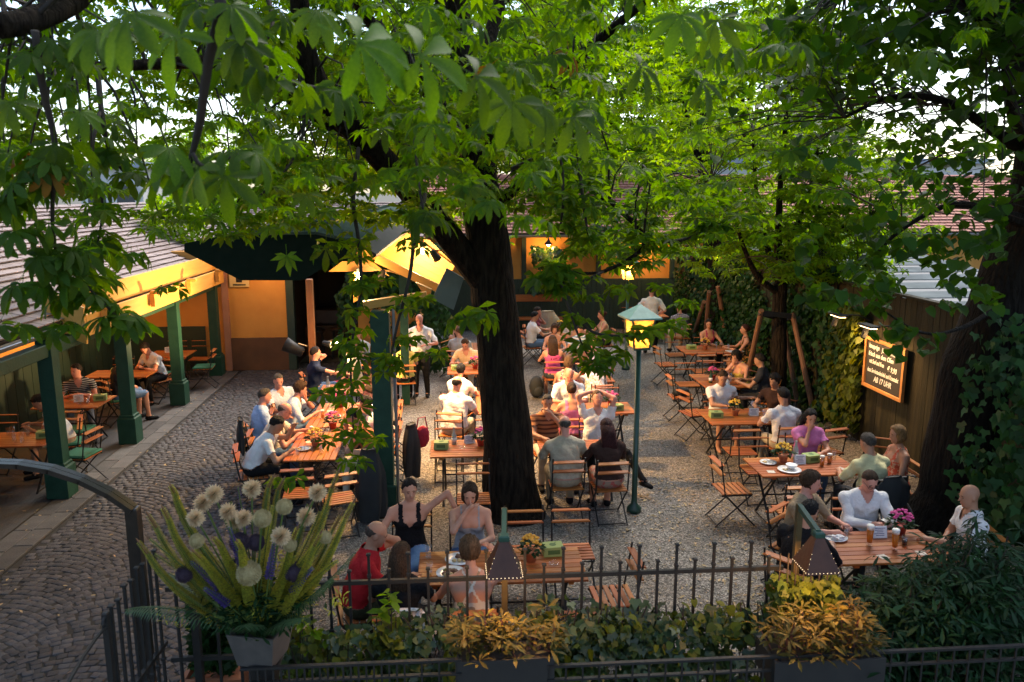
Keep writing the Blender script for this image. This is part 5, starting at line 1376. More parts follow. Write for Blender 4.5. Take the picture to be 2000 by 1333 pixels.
P_('brown haired man in a tan shirt looking to the right', 3.72, 7.98, -140, lean=10, turn=25, L='table', Rh='table', hair='thick', hc='brown', skin='pink', top='tan', cut='shirt', bottom='khaki', seat_lab='the man in tan')
P_('man in a white shirt and glasses looking down behind two beers', 4.50, 8.12, 178, lean=14, nod=20, L='table2', Rh='table2', hair='buzz', hc='brown', skin='pink', top='white', cut='long', bottom='char', glasses=True, fat=1.05, seat_lab='the man with glasses in white')
P_('bald man in a white polo shirt sitting beside the dark bush', 5.32, 7.35, 80, lean=4, turn=6, L='table', Rh='lap', hair='none', skin='tan', top='white', cut='polo', bottom='char', seat_lab='the bald man in the polo shirt')
# porch
P_('man in a white shirt with bowed head behind the front green post', -6.02, 12.32, 112, lean=26, nod=24, L='table', Rh='table', hair='short', hc='black', skin='tan', top='white', cut='polo', bottom='khaki', blen='short', cush=True, seat_lab='the man with bowed head')
P_('man in a striped black shirt with his arms on the porch table', -6.72, 14.46, -160, lean=26, turn=-36, nod=-8, L='table2', Rh='table', hair='short', hc='dark', skin='pink', top=STR_BW, cut='polo', bottom='grey', cush=True, legs={1: ((.15, .43, .54), (.16, .55, .085)), -1: ((-.15, .45, .54), (-.2, .75, .085))}, seat_lab='the man in stripes')
P_('man in a white shirt reading his phone at the porch table', -6.12, 16.62, 150, lean=24, nod=24, L='table2', Rh='table2', hair='short', hc='dark', skin='pink', top='white', cut='polo', bottom='black', seat_lab='the man reading his phone')
P_('person in denim shorts mostly hidden behind the second green post', -6.28, 14.98, -50, lean=6, L='lap', Rh='lap', hair='short', hc='brown', skin='fair', top='char', bottom='jeansl', blen='capri', cush=True, seat_lab='the person in denim shorts')

# wheelchair under the grey haired man
wc = thing('wheelchair', 'black wheelchair carrying the grey haired man in pale yellow', 'wheelchair', (5.12, 8.92, 0), rad(14))
for sx in (-1, 1):
    q = [(sx * .30, -.06 + .30 * math.cos(a), .31 + .30 * math.sin(a)) for a in np.linspace(0, 2 * math.pi, 27)]
    w_ = MB().tube(q, .018, 6, cap=False).put('wheel', M_('tyre', (.03, .03, .03), rough=.7), wc)
    MB().tube([(sx * .33, -.06 + .26 * math.cos(a), .31 + .26 * math.sin(a)) for a in np.linspace(0, 2 * math.pi, 25)], .009, 6, cap=False).put('hand_rim', GUT, w_)
    sp = MB()
    for k in range(12):
        a = k * math.pi / 6; sp.bar((sx * .30, -.06, .31), (sx * .30, -.06 + .29 * math.cos(a), .31 + .29 * math.sin(a)), .004, .004)
    sp.blob((sx * .30, -.06, .31), .03, 8, 6).put('spokes', GUT, w_)
    MB().tube([(sx * .22, .40 + .07 * math.cos(a), .08 + .07 * math.sin(a)) for a in np.linspace(0, 2 * math.pi, 15)], .012, 6, cap=False).put('caster', MATS['tyre'], wc)
    MB().tube([(sx * .24, .38, .1), (sx * .24, .34, .46), (sx * .24, -.22, .46), (sx * .24, -.26, .95), (sx * .24, -.38, .97)], .012, 6).tube([(sx * .25, .2, .46), (sx * .25, .2, .68), (sx * .25, -.22, .68)], .012, 6).put('side_frame', IRON, wc)
BLK = M_('black_vinyl', (.012, .012, .013), rough=.45)
MB().box((0, .05, .475), (.46, .44, .035), bev=.012).put('seat', BLK, wc)
MB().box((0, -.235, .72), (.46, .03, .44), Euler((rad(6), 0, 0)), bev=.01).put('backrest', BLK, wc)
MB().box((0, .50, .10), (.36, .14, .015)).put('footplate', BLK, wc)
# ================================================================ what stands on the tables
TZ = .75
TERRA = M_('terracotta', (.42, .15, .07), (.34, .11, .05), 10, .8, .1, 60, rnd=.12)
def flower_pot(label, x, y, kind, s=1.0, z=TZ):
    cols = dict(orange=((.72, .32, .03), (.58, .40, .05)), yellow=((.66, .42, .03), (.72, .52, .06)), pink=((.55, .05, .22), (.66, .10, .30)), purple=((.42, .05, .18), (.55, .10, .3)))[kind]
    t = thing('flower_pot', label, 'flower pot', (x, y, z), R.uniform(0, 6), 'potted flowers on the tables')
    pm = TERRA if kind in ('orange', 'yellow') else M_('red_pot', (.40, .05, .03), (.34, .04, .03), 8, .5)
    MB().lathe([(.045, 0), (.06, .085), (.068, .088), (.068, .11), (.06, .11), (.055, .10)], 16).put('pot', pm, t, True)
    n = 75
    a, rr = NR.uniform(0, 6.28, n), np.sqrt(NR.uniform(.05, 1, n)) * .10 * s
    pos = np.stack([rr * np.cos(a), rr * np.sin(a), .115 + NR.uniform(0, .10, n) * (1.2 - rr / .12)], 1)
    tv = np.array([(0, 0, 0), (.35, .45, .12), (0, 1, .02), (-.35, .45, .12)]); tf = np.array([(0, 1, 2), (0, 2, 3)])
    v, f = scatter_tpl(tv, tf, pos, NR.uniform(.045, .075, n), rotm(a - 1.57 + NR.uniform(-.6, .6, n), NR.uniform(-.4, .6, n), NR.uniform(-.5, .5, n)))
    tag(put('foliage', npmesh('foliage', v, f, LEAFS), t), kind='stuff')
    m = MB()
    for i in range(26):
        a_, r_ = R.uniform(0, 6.28), math.sqrt(R.random()) * .09 * s
        m.blob((r_ * math.cos(a_), r_ * math.sin(a_), .215 + .045 * (1 - (r_ / .09) ** 2) + R.uniform(-.015, .015)), (.020, .020, .012), 7, 4, jit=.35)
    tag(m.put('blossoms', M_('blossom_' + kind, cols[0], cols[1], 40, .7, trans=.15), t), kind='stuff')
def green_box(label, x, y, rot=8, z=TZ):
    t = thing('napkin_box', label, 'napkin box', (x, y, z), rad(rot), 'green boxes on the tables')
    GB = M_('green_card', (.26, .33, .10), (.23, .29, .085), 4, .7)
    MB().box((0, 0, .05), (.20, .15, .10), bev=.003).put('box', GB, t)
    m = MB(); m.lathe([(.035, 0), (.035, .0008)], 12, c=(0, 0, .1005)); m.box((.02, .03, .1008), (.05, .012, .0008), .6)
    m.put('printed_mark', M_('dark_green_print', (.06, .12, .03), rough=.7), t)
    MB().box((0, -.0755, .05), (.12, .001, .045)).put('printed_panel', MATS['dark_green_print'], t)
GLS = glass('clear_glass'); WATER = glass('water', (.92, .95, .95), fac=.9); BEER = M_('beer', (.62, .24, .02), rough=.08, spec=.5, trans=.55); FOAM = M_('beer_foam', (.85, .80, .70), rough=.9)
def tumbler(label, x, y, h=.12, r=.032, fill=None, z=TZ):
    t = thing('drinking_glass', label, 'glass', (x, y, z), 0, 'drinking glasses on the tables')
    MB().lathe([(r * .8, 0), (r * .86, .004), (r, h), (r * .94, h), (r * .78, .010)], 14, cap1=True).put('glass', GLS, t, True)
    if fill == 'beer':
        MB().lathe([(r * .72, .012), (r * .90, h * .80)], 14).put('beer', BEER, t, True); MB().lathe([(r * .90, h * .80), (r * .93, h * .95), (r * .6, h * .985)], 14).put('foam', FOAM, t, True)
    elif fill == 'cola': MB().lathe([(r * .72, .012), (r * .86, h * .6)], 14).put('cola', M_('cola', (.02, .008, .004), rough=.1), t, True)
    else: MB().lathe([(r * .72, .012), (r * .84, h * .4)], 14).put('water', WATER, t, True)
def tall_beer(label, x, y, z=TZ):
    t = thing('beer_glass', label, 'beer glass', (x, y, z), 0, 'tall beers by the bush')
    MB().lathe([(.036, 0), (.036, .012), (.026, .03), (.030, .07), (.038, .17), (.041, .215), (.039, .215), (.034, .16)], 18).put('glass', GLS, t, True)
    MB().lathe([(.022, .03), (.028, .075), (.0355, .172)], 18).put('beer', BEER, t, True)
    MB().lathe([(.0355, .173), (.0385, .213), (.03, .222), (.01, .226)], 18).put('foam', FOAM, t, True)
CHINA = M_('white_china', (.78, .77, .75), rough=.2, coat=.3)
def plate(label, x, y, r=.13, z=TZ, bowl=False, food=None):
    t = thing('plate', label, 'plate', (x, y, z))
    MB().lathe([(r * .55, 0), (r * .62, .008), (r, .02), (r, .024), (r * .6, .013), (.001, .012)], 24, cap1=False).put('dish', CHINA, t, True)
    if food == 'roast':
        MEAT = M_('roast', (.16, .06, .025), (.26, .11, .05), 30, .5, .3)
        for i in range(4): MB().blob((R.uniform(-.05, .05), R.uniform(-.04, .04), .032), (.035, .025, .022), 9, 6, jit=.2).put('meat', MEAT, t, True)
        for i in range(3): MB().blob((.05 - .05 * i, -.055, .03), (.024, .02, .018), 9, 6, jit=.1).put('dumpling', M_('dumpling', (.62, .46, .22), (.5, .34, .14), 20, .7), t, True)
        for i in range(6): MB().blob((R.uniform(-.07, .07), R.uniform(.02, .07), .028), (.018, .012, .010), 7, 5, jit=.3).put('salad_leaf', LEAFV, t)
    if food == 'scraps':
        for i in range(4): MB().blob((R.uniform(-.07, -.02), R.uniform(-.05, .03), .02), (.02, .014, .008), 7, 5, jit=.3).put('food_scrap', M_('dumpling', (.62, .46, .22)), t)
        MB().bar((.03, -.09, .026), (.0, .07, .026), .012, .003).put('fork', GUT, t)
    return t
def bowl(label, x, y, z):
    t = thing('bowl', label, 'bowl', (x, y, z))
    MB().lathe([(.035, 0), (.05, .01), (.075, .05), (.072, .05), (.046, .014), (.001, .012)], 22, cap1=False).put('dish', CHINA, t, True)
def menu(label, x, y, rot, z=TZ):
    t = thing('menu_card', label, 'menu card', (x, y, z), rad(rot), 'standing menu cards on the tables')
    CARD = M_('card_white', (.66, .67, .70), (.58, .60, .64), 30, .6)
    MB().slab([(-.075, -.03, 0), (.075, -.03, 0), (.075, -.004, .12), (-.075, -.004, .12)], (0, .002, 0)).put('card', CARD, t)
    MB().slab([(-.075, .03, 0), (-.075, .004, .12), (.075, .004, .12), (.075, .03, 0)], (0, -.002, 0)).put('card', CARD, t)
    m = MB()
    for k in range(5):
        zz = .10 - k * .018; yy = -.03 + .026 * zz / .12 - .0008
        m.box((-.01 * (k % 2), yy, zz), (.11 - .02 * (k % 3), .0006, .007), Euler((-rad(12), 0, 0)))
    m.put('print', M_('blue_print', (.10, .13, .22), rough=.7), t)
def bottle(label, x, y, z=TZ, c=(.02, .05, .02)):
    t = thing('bottle', label, 'bottle', (x, y, z))
    MB().lathe([(.034, 0), (.036, .01), (.036, .13), (.015, .19), (.014, .24), (.017, .242), (.017, .25)], 16).put('bottle', M_('bottle_glass', c, rough=.08, coat=.5) if c[1] > .03 else M_('clear_bottle', (.42, .45, .45), rough=.06, trans=.4), t, True)
    MB().lathe([(.0365, .04), (.0365, .10)], 16).put('paper_label', M_('card_white', (.7, .7, .7)), t, True)
def ashtray(label, x, y):
    t = thing('ashtray', label, 'ashtray', (x, y, TZ)); MB().lathe([(.05, 0), (.055, .03), (.045, .03), (.04, .01)], 14).put('dish', GLS, t, True)
def at(px, py, z=TZ):
    g = G(px, py, z); return g.x, g.y
# front table
flower_pot('orange flower pot on the front table beside the lamp shade', .72, 7.22, 'orange', 1.1)
plate('plate of roast and salad in front of the woman in pale grey', .02, 7.28, .14, food='roast')
plate('plate of roast with dumplings nearer the bare backed woman', -.06, 7.0, .14, food='roast')
tumbler('tall water glass in front of the woman in the black vest', -.28, 7.34, .15)
tumbler('drinking glass beside the front plates', -.26, 7.0, .13)
green_box('pale box behind the orange flowers on the front table', .95, 7.36, 4)
ashtray('crumpled foil ashtray beside the orange flowers', .93, 7.12)
# left long table
flower_pot('orange yellow flower pot on the near half of the long table', -1.98, 11.0, 'yellow', 1.2)
flower_pot('purple flower pot in the middle of the long table', -1.86, 11.85, 'purple', 1.2)
flower_pot('pink flower pot at the far end of the long table', -1.92, 13.1, 'pink', 1.2)
plate('side plate at the near end of the long table', -2.12, 10.85, .10, food='scraps')
for i, (x, y) in enumerate(((-2.16, 10.62), (-1.84, 10.66), (-1.80, 11.35), (-2.12, 11.5), (-1.78, 12.2), (-2.1, 12.4), (-1.8, 12.8), (-2.0, 13.25))):
    tumbler(('glass nearest the camera on the long table', 'glass at the near right corner of the long table', 'glass in front of the man in orange', 'glass in front of the bald man with glasses', 'glass in front of the man half hidden by leaves', 'glass in front of the man with his hand on his chin', 'glass in front of the sandy haired person', 'glass at the far end of the long table')[i], x, y, .12 + .03 * (i % 2), fill='beer' if i in (3, 5) else None)
bottle('clear bottle on the table behind the long crowded table', -2.3, 14.3, c=(.4, .02, .4)); tumbler('glass on the table behind the long crowded table', -1.9, 14.25)
# T2 and neighbours
green_box('green box on the empty table left of the trunk', -.20, 10.78, -4); flower_pot('pink flower pot leaning out behind the trunk on the empty table', .36, 10.85, 'pink'); menu('menu card standing on the empty table', .20, 10.98, 20); bottle('small clear bottle on the empty table', -.02, 10.95, c=(.4, .02, .4)); ashtray('glass ashtray on the empty table', .10, 10.72)
green_box('green box left of the man in the checked shirt', .04, 15.78); flower_pot('pink flower pot on the table of the man in the checked shirt', .42, 15.85, 'pink')
tumbler('glass beside the broad man in white', .55, 12.75); tumbler('glass in front of the woman with a dark bun', .6, 13.5); plate('plate in front of the broad man in white', .62, 12.95, .12, food='scraps')
# middle row
tumbler('glass in front of the man in beige', 1.55, 10.72, .14); tumbler('water glass between the man in beige and the red haired woman', 1.82, 10.85, .15); tumbler('glass in front of the red haired woman', 2.05, 10.78)
flower_pot('pink flowers in a red pot behind the man with hands on his head', 2.62, 12.82, 'pink', 1.25); green_box('green box on the table behind the man with hands on his head', 2.66, 12.56, 10); MBD = thing('menu_folder', 'dark menu folder lying on the table behind the man with hands on his head', 'menu', (2.42, 12.52, TZ)); MB().box((0, 0, .008), (.34, .24, .016), .1, bev=.003).put('cover', M_('slate_cover', (.05, .06, .065), rough=.5), MBD)
plate('plate in front of the balding man in white', 1.95, 12.95, .12, food='scraps')
green_box('green box beside the blond woman in red print', 2.08, 14.78); flower_pot('pink flower pot beyond the hunched person', 2.5, 15.0, 'pink', .8)
for i, (x, y) in enumerate(((2.45, 16.9), (2.6, 17.1), (2.75, 16.85), (2.95, 17.15))): tumbler(('first glass from the left before the girl in hot pink', 'second glass from the left before the girl in hot pink', 'third glass from the left before the girl in hot pink', 'glass in front of the bald man in lilac')[i], x, y, .14)
menu('menu card standing on the table of the man in jeans', 2.85, 19.9, 5); flower_pot('leafy flower pot behind the menu card at the back', 2.75, 20.25, 'yellow', .9); tumbler('glass beside the menu card at the back', 2.95, 19.6, .14); ashtray('ashtray on the back table of the man in jeans', 3.25, 19.6)
# right row
green_box('green box on the wide table with orange flowers', 5.42, 17.55, 3); flower_pot('orange flowers in a terracotta pot on the wide table', 5.72, 17.5, 'orange', 1.15)
tumbler('tall glass beside the orange flowers on the wide table', 6.02, 17.6, .16); tumbler('glass in front of the woman in raspberry', 6.2, 17.3, .16); np_ = thing('newspaper', 'folded newspaper lying on the wide table', 'newspaper', (6.32, 17.22, TZ), .2); MB().box((0, 0, .008), (.36, .22, .014), bev=.003).put('sheets', M_('newsprint', (.62, .62, .64), (.42, .43, .46), 40, .8), np_)
flower_pot('magenta flower pot on the cap table', 4.92, 14.52, 'pink', 1.2); bottle('dark wine bottle standing beside the magenta flowers', 4.82, 14.32, c=(.015, .05, .02))
cap = thing('cap', 'white peaked cap lying on the table by the wine bottle', 'cap', (5.02, 14.12, TZ), .4)
MB().lathe([(.095, 0), (.10, .03), (.085, .08), (.05, .11), (.01, .12)], 18, cap1=True).put('crown', cloth('white'), cap, True); MB().lathe([(.001, .012), (.085, .006), (.085, .0), (.001, .004)], 14, c=(0, -.09, 0)).put('peak', cloth('white'), cap)
tumbler('water carafe glass by the magenta flowers', 5.2, 14.35, .18, .045); tumbler('glass in front of the woman in yellow at the cap table', 5.25, 14.65, .14)
green_box('green box on the table of the man in a white T-shirt', 4.16, 12.02, -3); flower_pot('yellow flowers in a terracotta pot before the man in a white T-shirt', 4.50, 12.1, 'yellow', 1.1); menu('menu card standing right of the yellow flowers', 4.80, 12.08, -5); tumbler('water glass right of the menu card', 4.92, 11.95, .13); tumbler('tall glass behind the menu card', 4.86, 12.3, .18)
plate('small white plate at the left of the table under the menu board', 4.14, 9.82, .11, food='scraps'); plate('large white plate with food scraps under a bowl', 4.30, 9.52, .15, food='scraps'); bowl('white bowl on the large plate', 4.34, 9.55, TZ + .024); flower_pot('yellow flower pot on the table under the menu board', 4.36, 9.86, 'yellow', 1.2); menu('menu card standing behind the bowl', 4.55, 9.78, 0); green_box('green box beside the menu card under the menu board', 4.74, 9.86, 12)
bottle('clear bottle behind the yellow flowers under the menu board', 4.58, 9.98, c=(.4, .02, .4)); tumbler('beer glass left of the grey haired man', 4.80, 9.66, .15, .034, 'beer'); tumbler('beer glass before the woman in a pink T-shirt', 4.95, 9.76, .14, .036, 'beer'); tumbler('clear glass at the right end under the menu board', 5.08, 9.9, .13)
tall_beer('left one of the two tall beers', 4.20, 7.32); tall_beer('right one of the two tall beers', 4.40, 7.20); flower_pot('pink flower pot in front of the man with glasses in white', 4.66, 7.55, 'pink', 1.2); menu('menu card behind the two tall beers', 4.40, 7.50, 0); plate('white plate with crumpled napkin beside the man in black', 3.92, 7.5, .13); tumbler('half empty glass right of the plate by the man in tan', 4.06, 7.52, .12); tumbler('dark drink glass right of the two tall beers', 4.55, 7.28, .11, fill='cola')
nap = thing('napkin', 'crumpled white napkin on the plate by the man in black', 'napkin', (3.93, 7.44, TZ + .02)); MB().blob((0, 0, .02), (.07, .05, .025), 10, 7, jit=.3).put('cloth', cloth('white'), nap)
# porch
green_box('green box on the glasses table behind the front post', -6.02, 11.72, 14); green_box('green box on the second porch table', -6.12, 13.85, 14); green_box('green box on the third porch table', -6.7, 16.0, 14); menu('menu card on the second porch table', -6.45, 13.78, 15); menu('menu card on the furthest porch table', -6.4, 18.05, 15)
for i, (x, y) in enumerate(((-6.62, 11.6), (-6.48, 11.75), (-6.36, 11.55), (-6.3, 11.8), (-6.6, 11.85), (-6.2, 11.45))): tumbler(('leftmost glass on the glasses table', 'tall glass in the middle of the glasses table', 'glass at the near edge of the glasses table', 'glass beside the green box on the glasses table', 'glass at the back of the glasses table', 'low glass at the near right of the glasses table')[i], x, y, .12 + .05 * (i % 2), .034)
for i, (x, y) in enumerate(((-6.35, 13.6), (-6.28, 13.78), (-6.22, 13.6))): tumbler(('left glass beside the second porch menu card', 'back glass beside the second porch menu card', 'right glass beside the second porch menu card')[i], x, y, .13)
ph_ = thing('phone', 'dark phone held by the man at the porch table', 'phone', (-6.22, 16.20, TZ + .02)); MB().box((0, 0, .05), (.06, .012, .11), Euler((.9, 0, .3)), bev=.004).put('case', IRON, ph_)
ph2 = thing('phone', 'small phone at the ear of the man in red', 'phone', (-.745, 6.99, 1.185)); MB().box((0, 0, 0), (.10, .012, .045), Euler((0, -.6, 0)), bev=.004).put('case', GUT, ph2)
# coats, bags
def cloth_drape(name, label, cat, loc, rz, w, d, h, mat, folds=5, flare=.1):
    t = thing(name, label, cat, loc, rz)
    n, m = 26, 12; vs, fs = [], []
    for j in range(m):
        v = j / (m - 1)
        for i in range(n):
            a = 2 * math.pi * i / n
            k = 1 + .22 * math.sin(folds * a + v * 1.5) * (.3 + v) + .08 * math.sin(11 * a + 4 * v)
            q = (.55 + .45 * min(1, v * 3)) * (1 + flare * v) * (1 - .35 * max(0, v - .8) * 2)
            vs.append((w * math.cos(a) * k * q, d * math.sin(a) * k * q, -h * v - .03 * math.sin(3 * a) * v))
    for j in range(m - 1):
        for i in range(n): fs.append((j * n + i, j * n + (i + 1) % n, (j + 1) * n + (i + 1) % n, (j + 1) * n + i))
    fs.append(tuple(range(n)))
    MB().add(vs, fs).put('cloth', mat, t, True); return t
cloth_drape('coat', 'long dark coat hanging low in front of the green pavilion post', 'coat', (-1.12, 10.02, 1.02), .2, .17, .12, .98, M_('black_coat', (.014, .016, .017), (.02, .022, .022), 8, .8), 5)
cloth_drape('coat', 'black jacket hanging on a chair right of the green post', 'coat', (-.66, 11.45, .92), 1.2, .18, .10, .80, MATS['black_coat'], 4)
cloth_drape('jacket', 'pale jacket hanging over a chair at the back table', 'jacket', (3.05 - .55, 21.0, 1.16), .1, .30, .12, .75, cloth('beige'), 4)
cloth_drape('jacket', 'white garment hanging over the chair of the long haired woman', 'jacket', (-.42, 6.06, .93), 0, .21, .05, .42, cloth('white'), 4)
cloth_drape('jacket', 'black jacket hanging over the wheelchair back', 'jacket', (5.17, 8.63, .98), .2, .21, .05, .38, MATS['black_coat'], 4)
cloth_drape('jacket', 'black jacket hanging on the chair of the man in a blue shirt', 'jacket', (-3.24, 11.9, .92), 1.9, .22, .06, .5, MATS['black_coat'], 4)
hb = thing('handbag', 'dark red handbag hanging right of the black jacket', 'handbag', (-.50, 11.55, .92), .6)
MB().blob((0, 0, -.24), (.13, .06, .17), 12, 8, jit=.08).put('body', cloth('crimson'), hb, True); MB().tube([(-.1, 0, -.14), (-.06, 0, .06), (.06, 0, .06), (.1, 0, -.14)], .010, 6).put('strap', cloth('crimson'), hb)
bp_ = thing('backpack', 'black backpack on the gravel beside the girl in hot pink', 'backpack', (1.72, 16.3, 0), .3)
MB().blob((0, 0, .24), (.16, .13, .24), 12, 9, jit=.06).put('body', MATS['black_coat'], bp_, True); MB().blob((.0, -.13, .16), (.11, .05, .11), 10, 7).put('pocket', MATS['black_coat'], bp_, True)
bg2 = thing('bag', 'dark bag lying on the chair at the left of the cap table', 'bag', (4.30, 14.5, .46), .3); MB().blob((0, 0, .08), (.17, .13, .09), 12, 8, jit=.12).put('body', MATS['black_coat'], bg2, True)
rc = thing('cushion', 'red cushion on the empty chair behind the planter lamp', 'cushion', (.95, 6.27, .46), 0); MB().box((0, 0, .025), (.40, .38, .05), bev=.02).put('pad', cloth('crimson'), rc)

# beer mats and small glasses left about
BM = M_('beer_mat', (.62, .58, .50), (.52, .40, .30), 30, .9, rnd=.15)
bmm = MB().box((0, 0, .002), (.093, .093, .0035)).mesh('card', BM)
for x, y, w_ in ((.35, 7.05, 'beside the roast plates on the front table'), (-2.1, 11.2, 'between the yellow and purple flowers on the long table'), (-2.05, 12.85, 'near the far end of the long crowded table'), (.55, 10.7, 'in front of the pink flowers on the empty table'), (.85, 12.8, 'right of the broad man in white'),
    (1.4, 10.6, 'before the man in beige'), (2.2, 10.62, 'before the red haired woman'), (1.75, 12.6, 'before the woman in a pink top'), (4.95, 12.3, 'behind the menu card in the right row'), (4.05, 9.5, 'left of the large plate under the menu board'), (5.0, 9.55, 'right of the beer under the menu board'), (4.62, 7.1, 'right of the two tall beers'), (4.2, 7.05, 'in front of the two tall beers'), (-6.6, 13.9, 'before the man in stripes')):
    t = thing('beer_mat', 'pale square beer mat lying ' + w_, 'beer mat', (x, y, TZ), R.uniform(0, 1.5), 'beer mats on the tables')
    put('card', bmm, t)
# ================================================================ trees and climbing plants
def leaflet(l, w, n, ang, droop=.12, fold=.10, base=(0, 0, 0), z0=0.0):
    """obovate leaflet from the origin in direction ang; returns verts, tris"""
    rows = [(0, .02)] + [(t, (w if n < 6 else w * (1 + .10 * (round(t * (n + 1)) % 2) - .05)) * (math.sin(math.pi * min(1, t * .93) ** 1.35) ** .9)) for t in np.linspace(0, 1, n + 2)[1:-1]] + [(1, 0)]
    V, T = [], []
    c, s = math.cos(ang), math.sin(ang)
    for t, ww in rows[:-1]:
        for sx in (-1, 0, 1):
            x, y, z = sx * ww * l, t * l, -droop * l * t * t + (fold * ww * l * 2 if sx else 0) + z0
            V.append((base[0] + x * c - y * s, base[1] + x * s + y * c, base[2] + z))
    V.append((base[0] - l * s, base[1] + l * c, base[2] - droop * l + z0))
    m = len(rows) - 1
    for i in range(m - 1):
        a = i * 3; b = a + 3
        for k in (0, 1): T += [(a + k, a + k + 1, b + k + 1), (a + k, b + k + 1, b + k)]
    a = (m - 1) * 3
    T += [(a, a + 1, a + 3), (a + 1, a + 2, a + 3)]
    return V, T
def palmate(seed, n=2, droop=.25, k=7, wd=.18):
    r = random.Random(seed)
    V, T = [], []
    A = {7: (-112, -72, -34, 0, 34, 72, 112), 5: (-98, -50, 0, 50, 98), 6: (-95, -55, -18, 18, 55, 95)}[k]
    for i, a in enumerate(A):
        l = (1 - .42 * (abs(a) / 112) ** 1.5) * r.uniform(.92, 1.06)
        v, t = leaflet(l, wd, n, rad(-a + r.uniform(-6, 6)), droop * r.uniform(.6, 1.6), .16)
        b = len(V); V += v; T += [tuple(q + b for q in x) for x in t]
    return np.array(V, np.float32), np.array(T, np.int32)
PALM_LO = [palmate(s, 1, k=(5, 6, 7)[s % 3]) for s in range(6)]
PALM_HI = [palmate(s + 20, 9, .42, (5, 7, 5, 6)[s % 4], .165) for s in range(8)]
def add_stalk(v, t, ln=.55):
    b = len(v)
    vv = np.concatenate([v, np.array([(-.014, -ln, .10), (.014, -ln, .10), (.010, 0, 0), (-.010, 0, 0)], np.float32)])
    return vv, np.concatenate([t, np.array([(b, b + 1, b + 2), (b, b + 2, b + 3)], np.int32)])
PALM_LO = [add_stalk(*a) for a in PALM_LO]; PALM_HI = [add_stalk(*a) for a in PALM_HI]
def disc_leaf(seed, pts):
    v = np.array([(0, 0, 0)] + [(x, y, z) for x, y, z in pts], np.float32); n = len(pts)
    return v, np.array([(0, 1 + i, 1 + (i + 1) % n) for i in range(n)], np.int32)
def palm_far(seed):
    r = random.Random(seed); V, T = [], []
    for a in (-95, -48, 0, 48, 95):
        a = rad(a + r.uniform(-8, 8)); c, s = math.cos(a), math.sin(a); l = r.uniform(.8, 1.05); b = len(V)
        for x, y, z in ((0, .03, 0), (.19, .58, .03), (0, 1, -.2), (-.19, .58, .03)): V.append((l * (x * c + y * s), l * (y * c - x * s), z * l))
        T += [(b, b + 1, b + 2), (b, b + 2, b + 3)]
    return np.array(V, np.float32), np.array(T, np.int32)
PALM_FAR = [palm_far(s) for s in range(6)]
HEART = disc_leaf(0, [(0, -.5, .0), (.36, -.52, .08), (.50, -.18, .13), (.36, .22, .10), (0, .62, -.06), (-.36, .22, .10), (-.50, -.18, .13), (-.36, -.52, .08)])
OVAL = disc_leaf(0, [(0, -.6, 0), (.28, -.2, .07), (.27, .2, .07), (0, .62, -.08), (-.27, .2, .07), (-.28, -.2, .07)])
IVY = disc_leaf(0, [(0, -.35, 0), (.35, -.45, .05), (.55, -.05, -.02), (.25, .12, .06), (0, .62, -.08), (-.25, .12, .06), (-.55, -.05, -.02), (-.35, -.45, .05)])
LANCE = leaflet(1.0, .13, 2, 0, .30, .14); LANCE = (np.array(LANCE[0], np.float32), np.array(LANCE[1], np.int32))
def cloud(name, parts, mat, parent, kind='stuff'):
    """parts: list of (template, pos, scale, rot) -> one mesh"""
    vs, fs, b = [], [], 0
    for (tv, tf), pos, sc, rt in parts:
        if not len(pos): continue
        v, f = scatter_tpl(tv, tf, pos, sc, rt); vs.append(v); fs.append(f + b); b += len(v)
    o = put(name, npmesh(name, np.concatenate(vs), np.concatenate(fs), mat), parent)
    if parent is not None: o.location = -Vector(parent.location)
    return tag(o, kind=kind)
def camxy(P):
    P = np.asarray(P, float) - np.array([0, 0, CAM_H]); fw, rt, up = map(np.array, (_fw, _rt, _up))
    w = P @ fw; return 1000 + FPX * (P @ rt) / w, 666.5 - FPX * (P @ up) / w, w
def smooth_path(pts, n=4):
    """Catmull-Rom through (point, radius)"""
    P = [np.array(p) for p, r in pts]; Rr = [r for p, r in pts]
    P = [2 * P[0] - P[1]] + P + [2 * P[-1] - P[-2]]; out, ro = [], []
    for i in range(1, len(P) - 2):
        for k in range(n):
            t = k / n; a, b, c, d = P[i - 1:i + 3]
            out.append(.5 * (2 * b + (c - a) * t + (2 * a - 5 * b + 4 * c - d) * t * t + (3 * b - a - 3 * c + d) * t ** 3)); ro.append(Rr[i - 1] + (Rr[i] - Rr[i - 1]) * t)
    out.append(P[-2]); ro.append(Rr[-1]); return out, ro
def limb(parent, name, pts, mat, n=12, knob=.05):
    p, r = smooth_path(pts, 5)
    m = MB().tube(p, r, n)
    if knob:
        c = 0
        for i in range(len(p)):
            for k in range(n):
                q = 1 + knob * math.sin(3 * k * 6.283 / n + i * .7) + R.uniform(-knob, knob) * .7
                v = Vector(m.v[i * n + k]); m.v[i * n + k] = tuple(Vector(p[i]) + (v - Vector(p[i])) * q)
    o = m.put(name, mat, parent, True); o.location = -Vector(parent.location)
    return p, r
def noise3(P, s, seed=0):
    from mathutils import noise
    return np.array([noise.noise(Vector((p[0] * s + seed, p[1] * s, p[2] * s))) for p in P])
def px_r(w, y): return w / FPX * y / 2

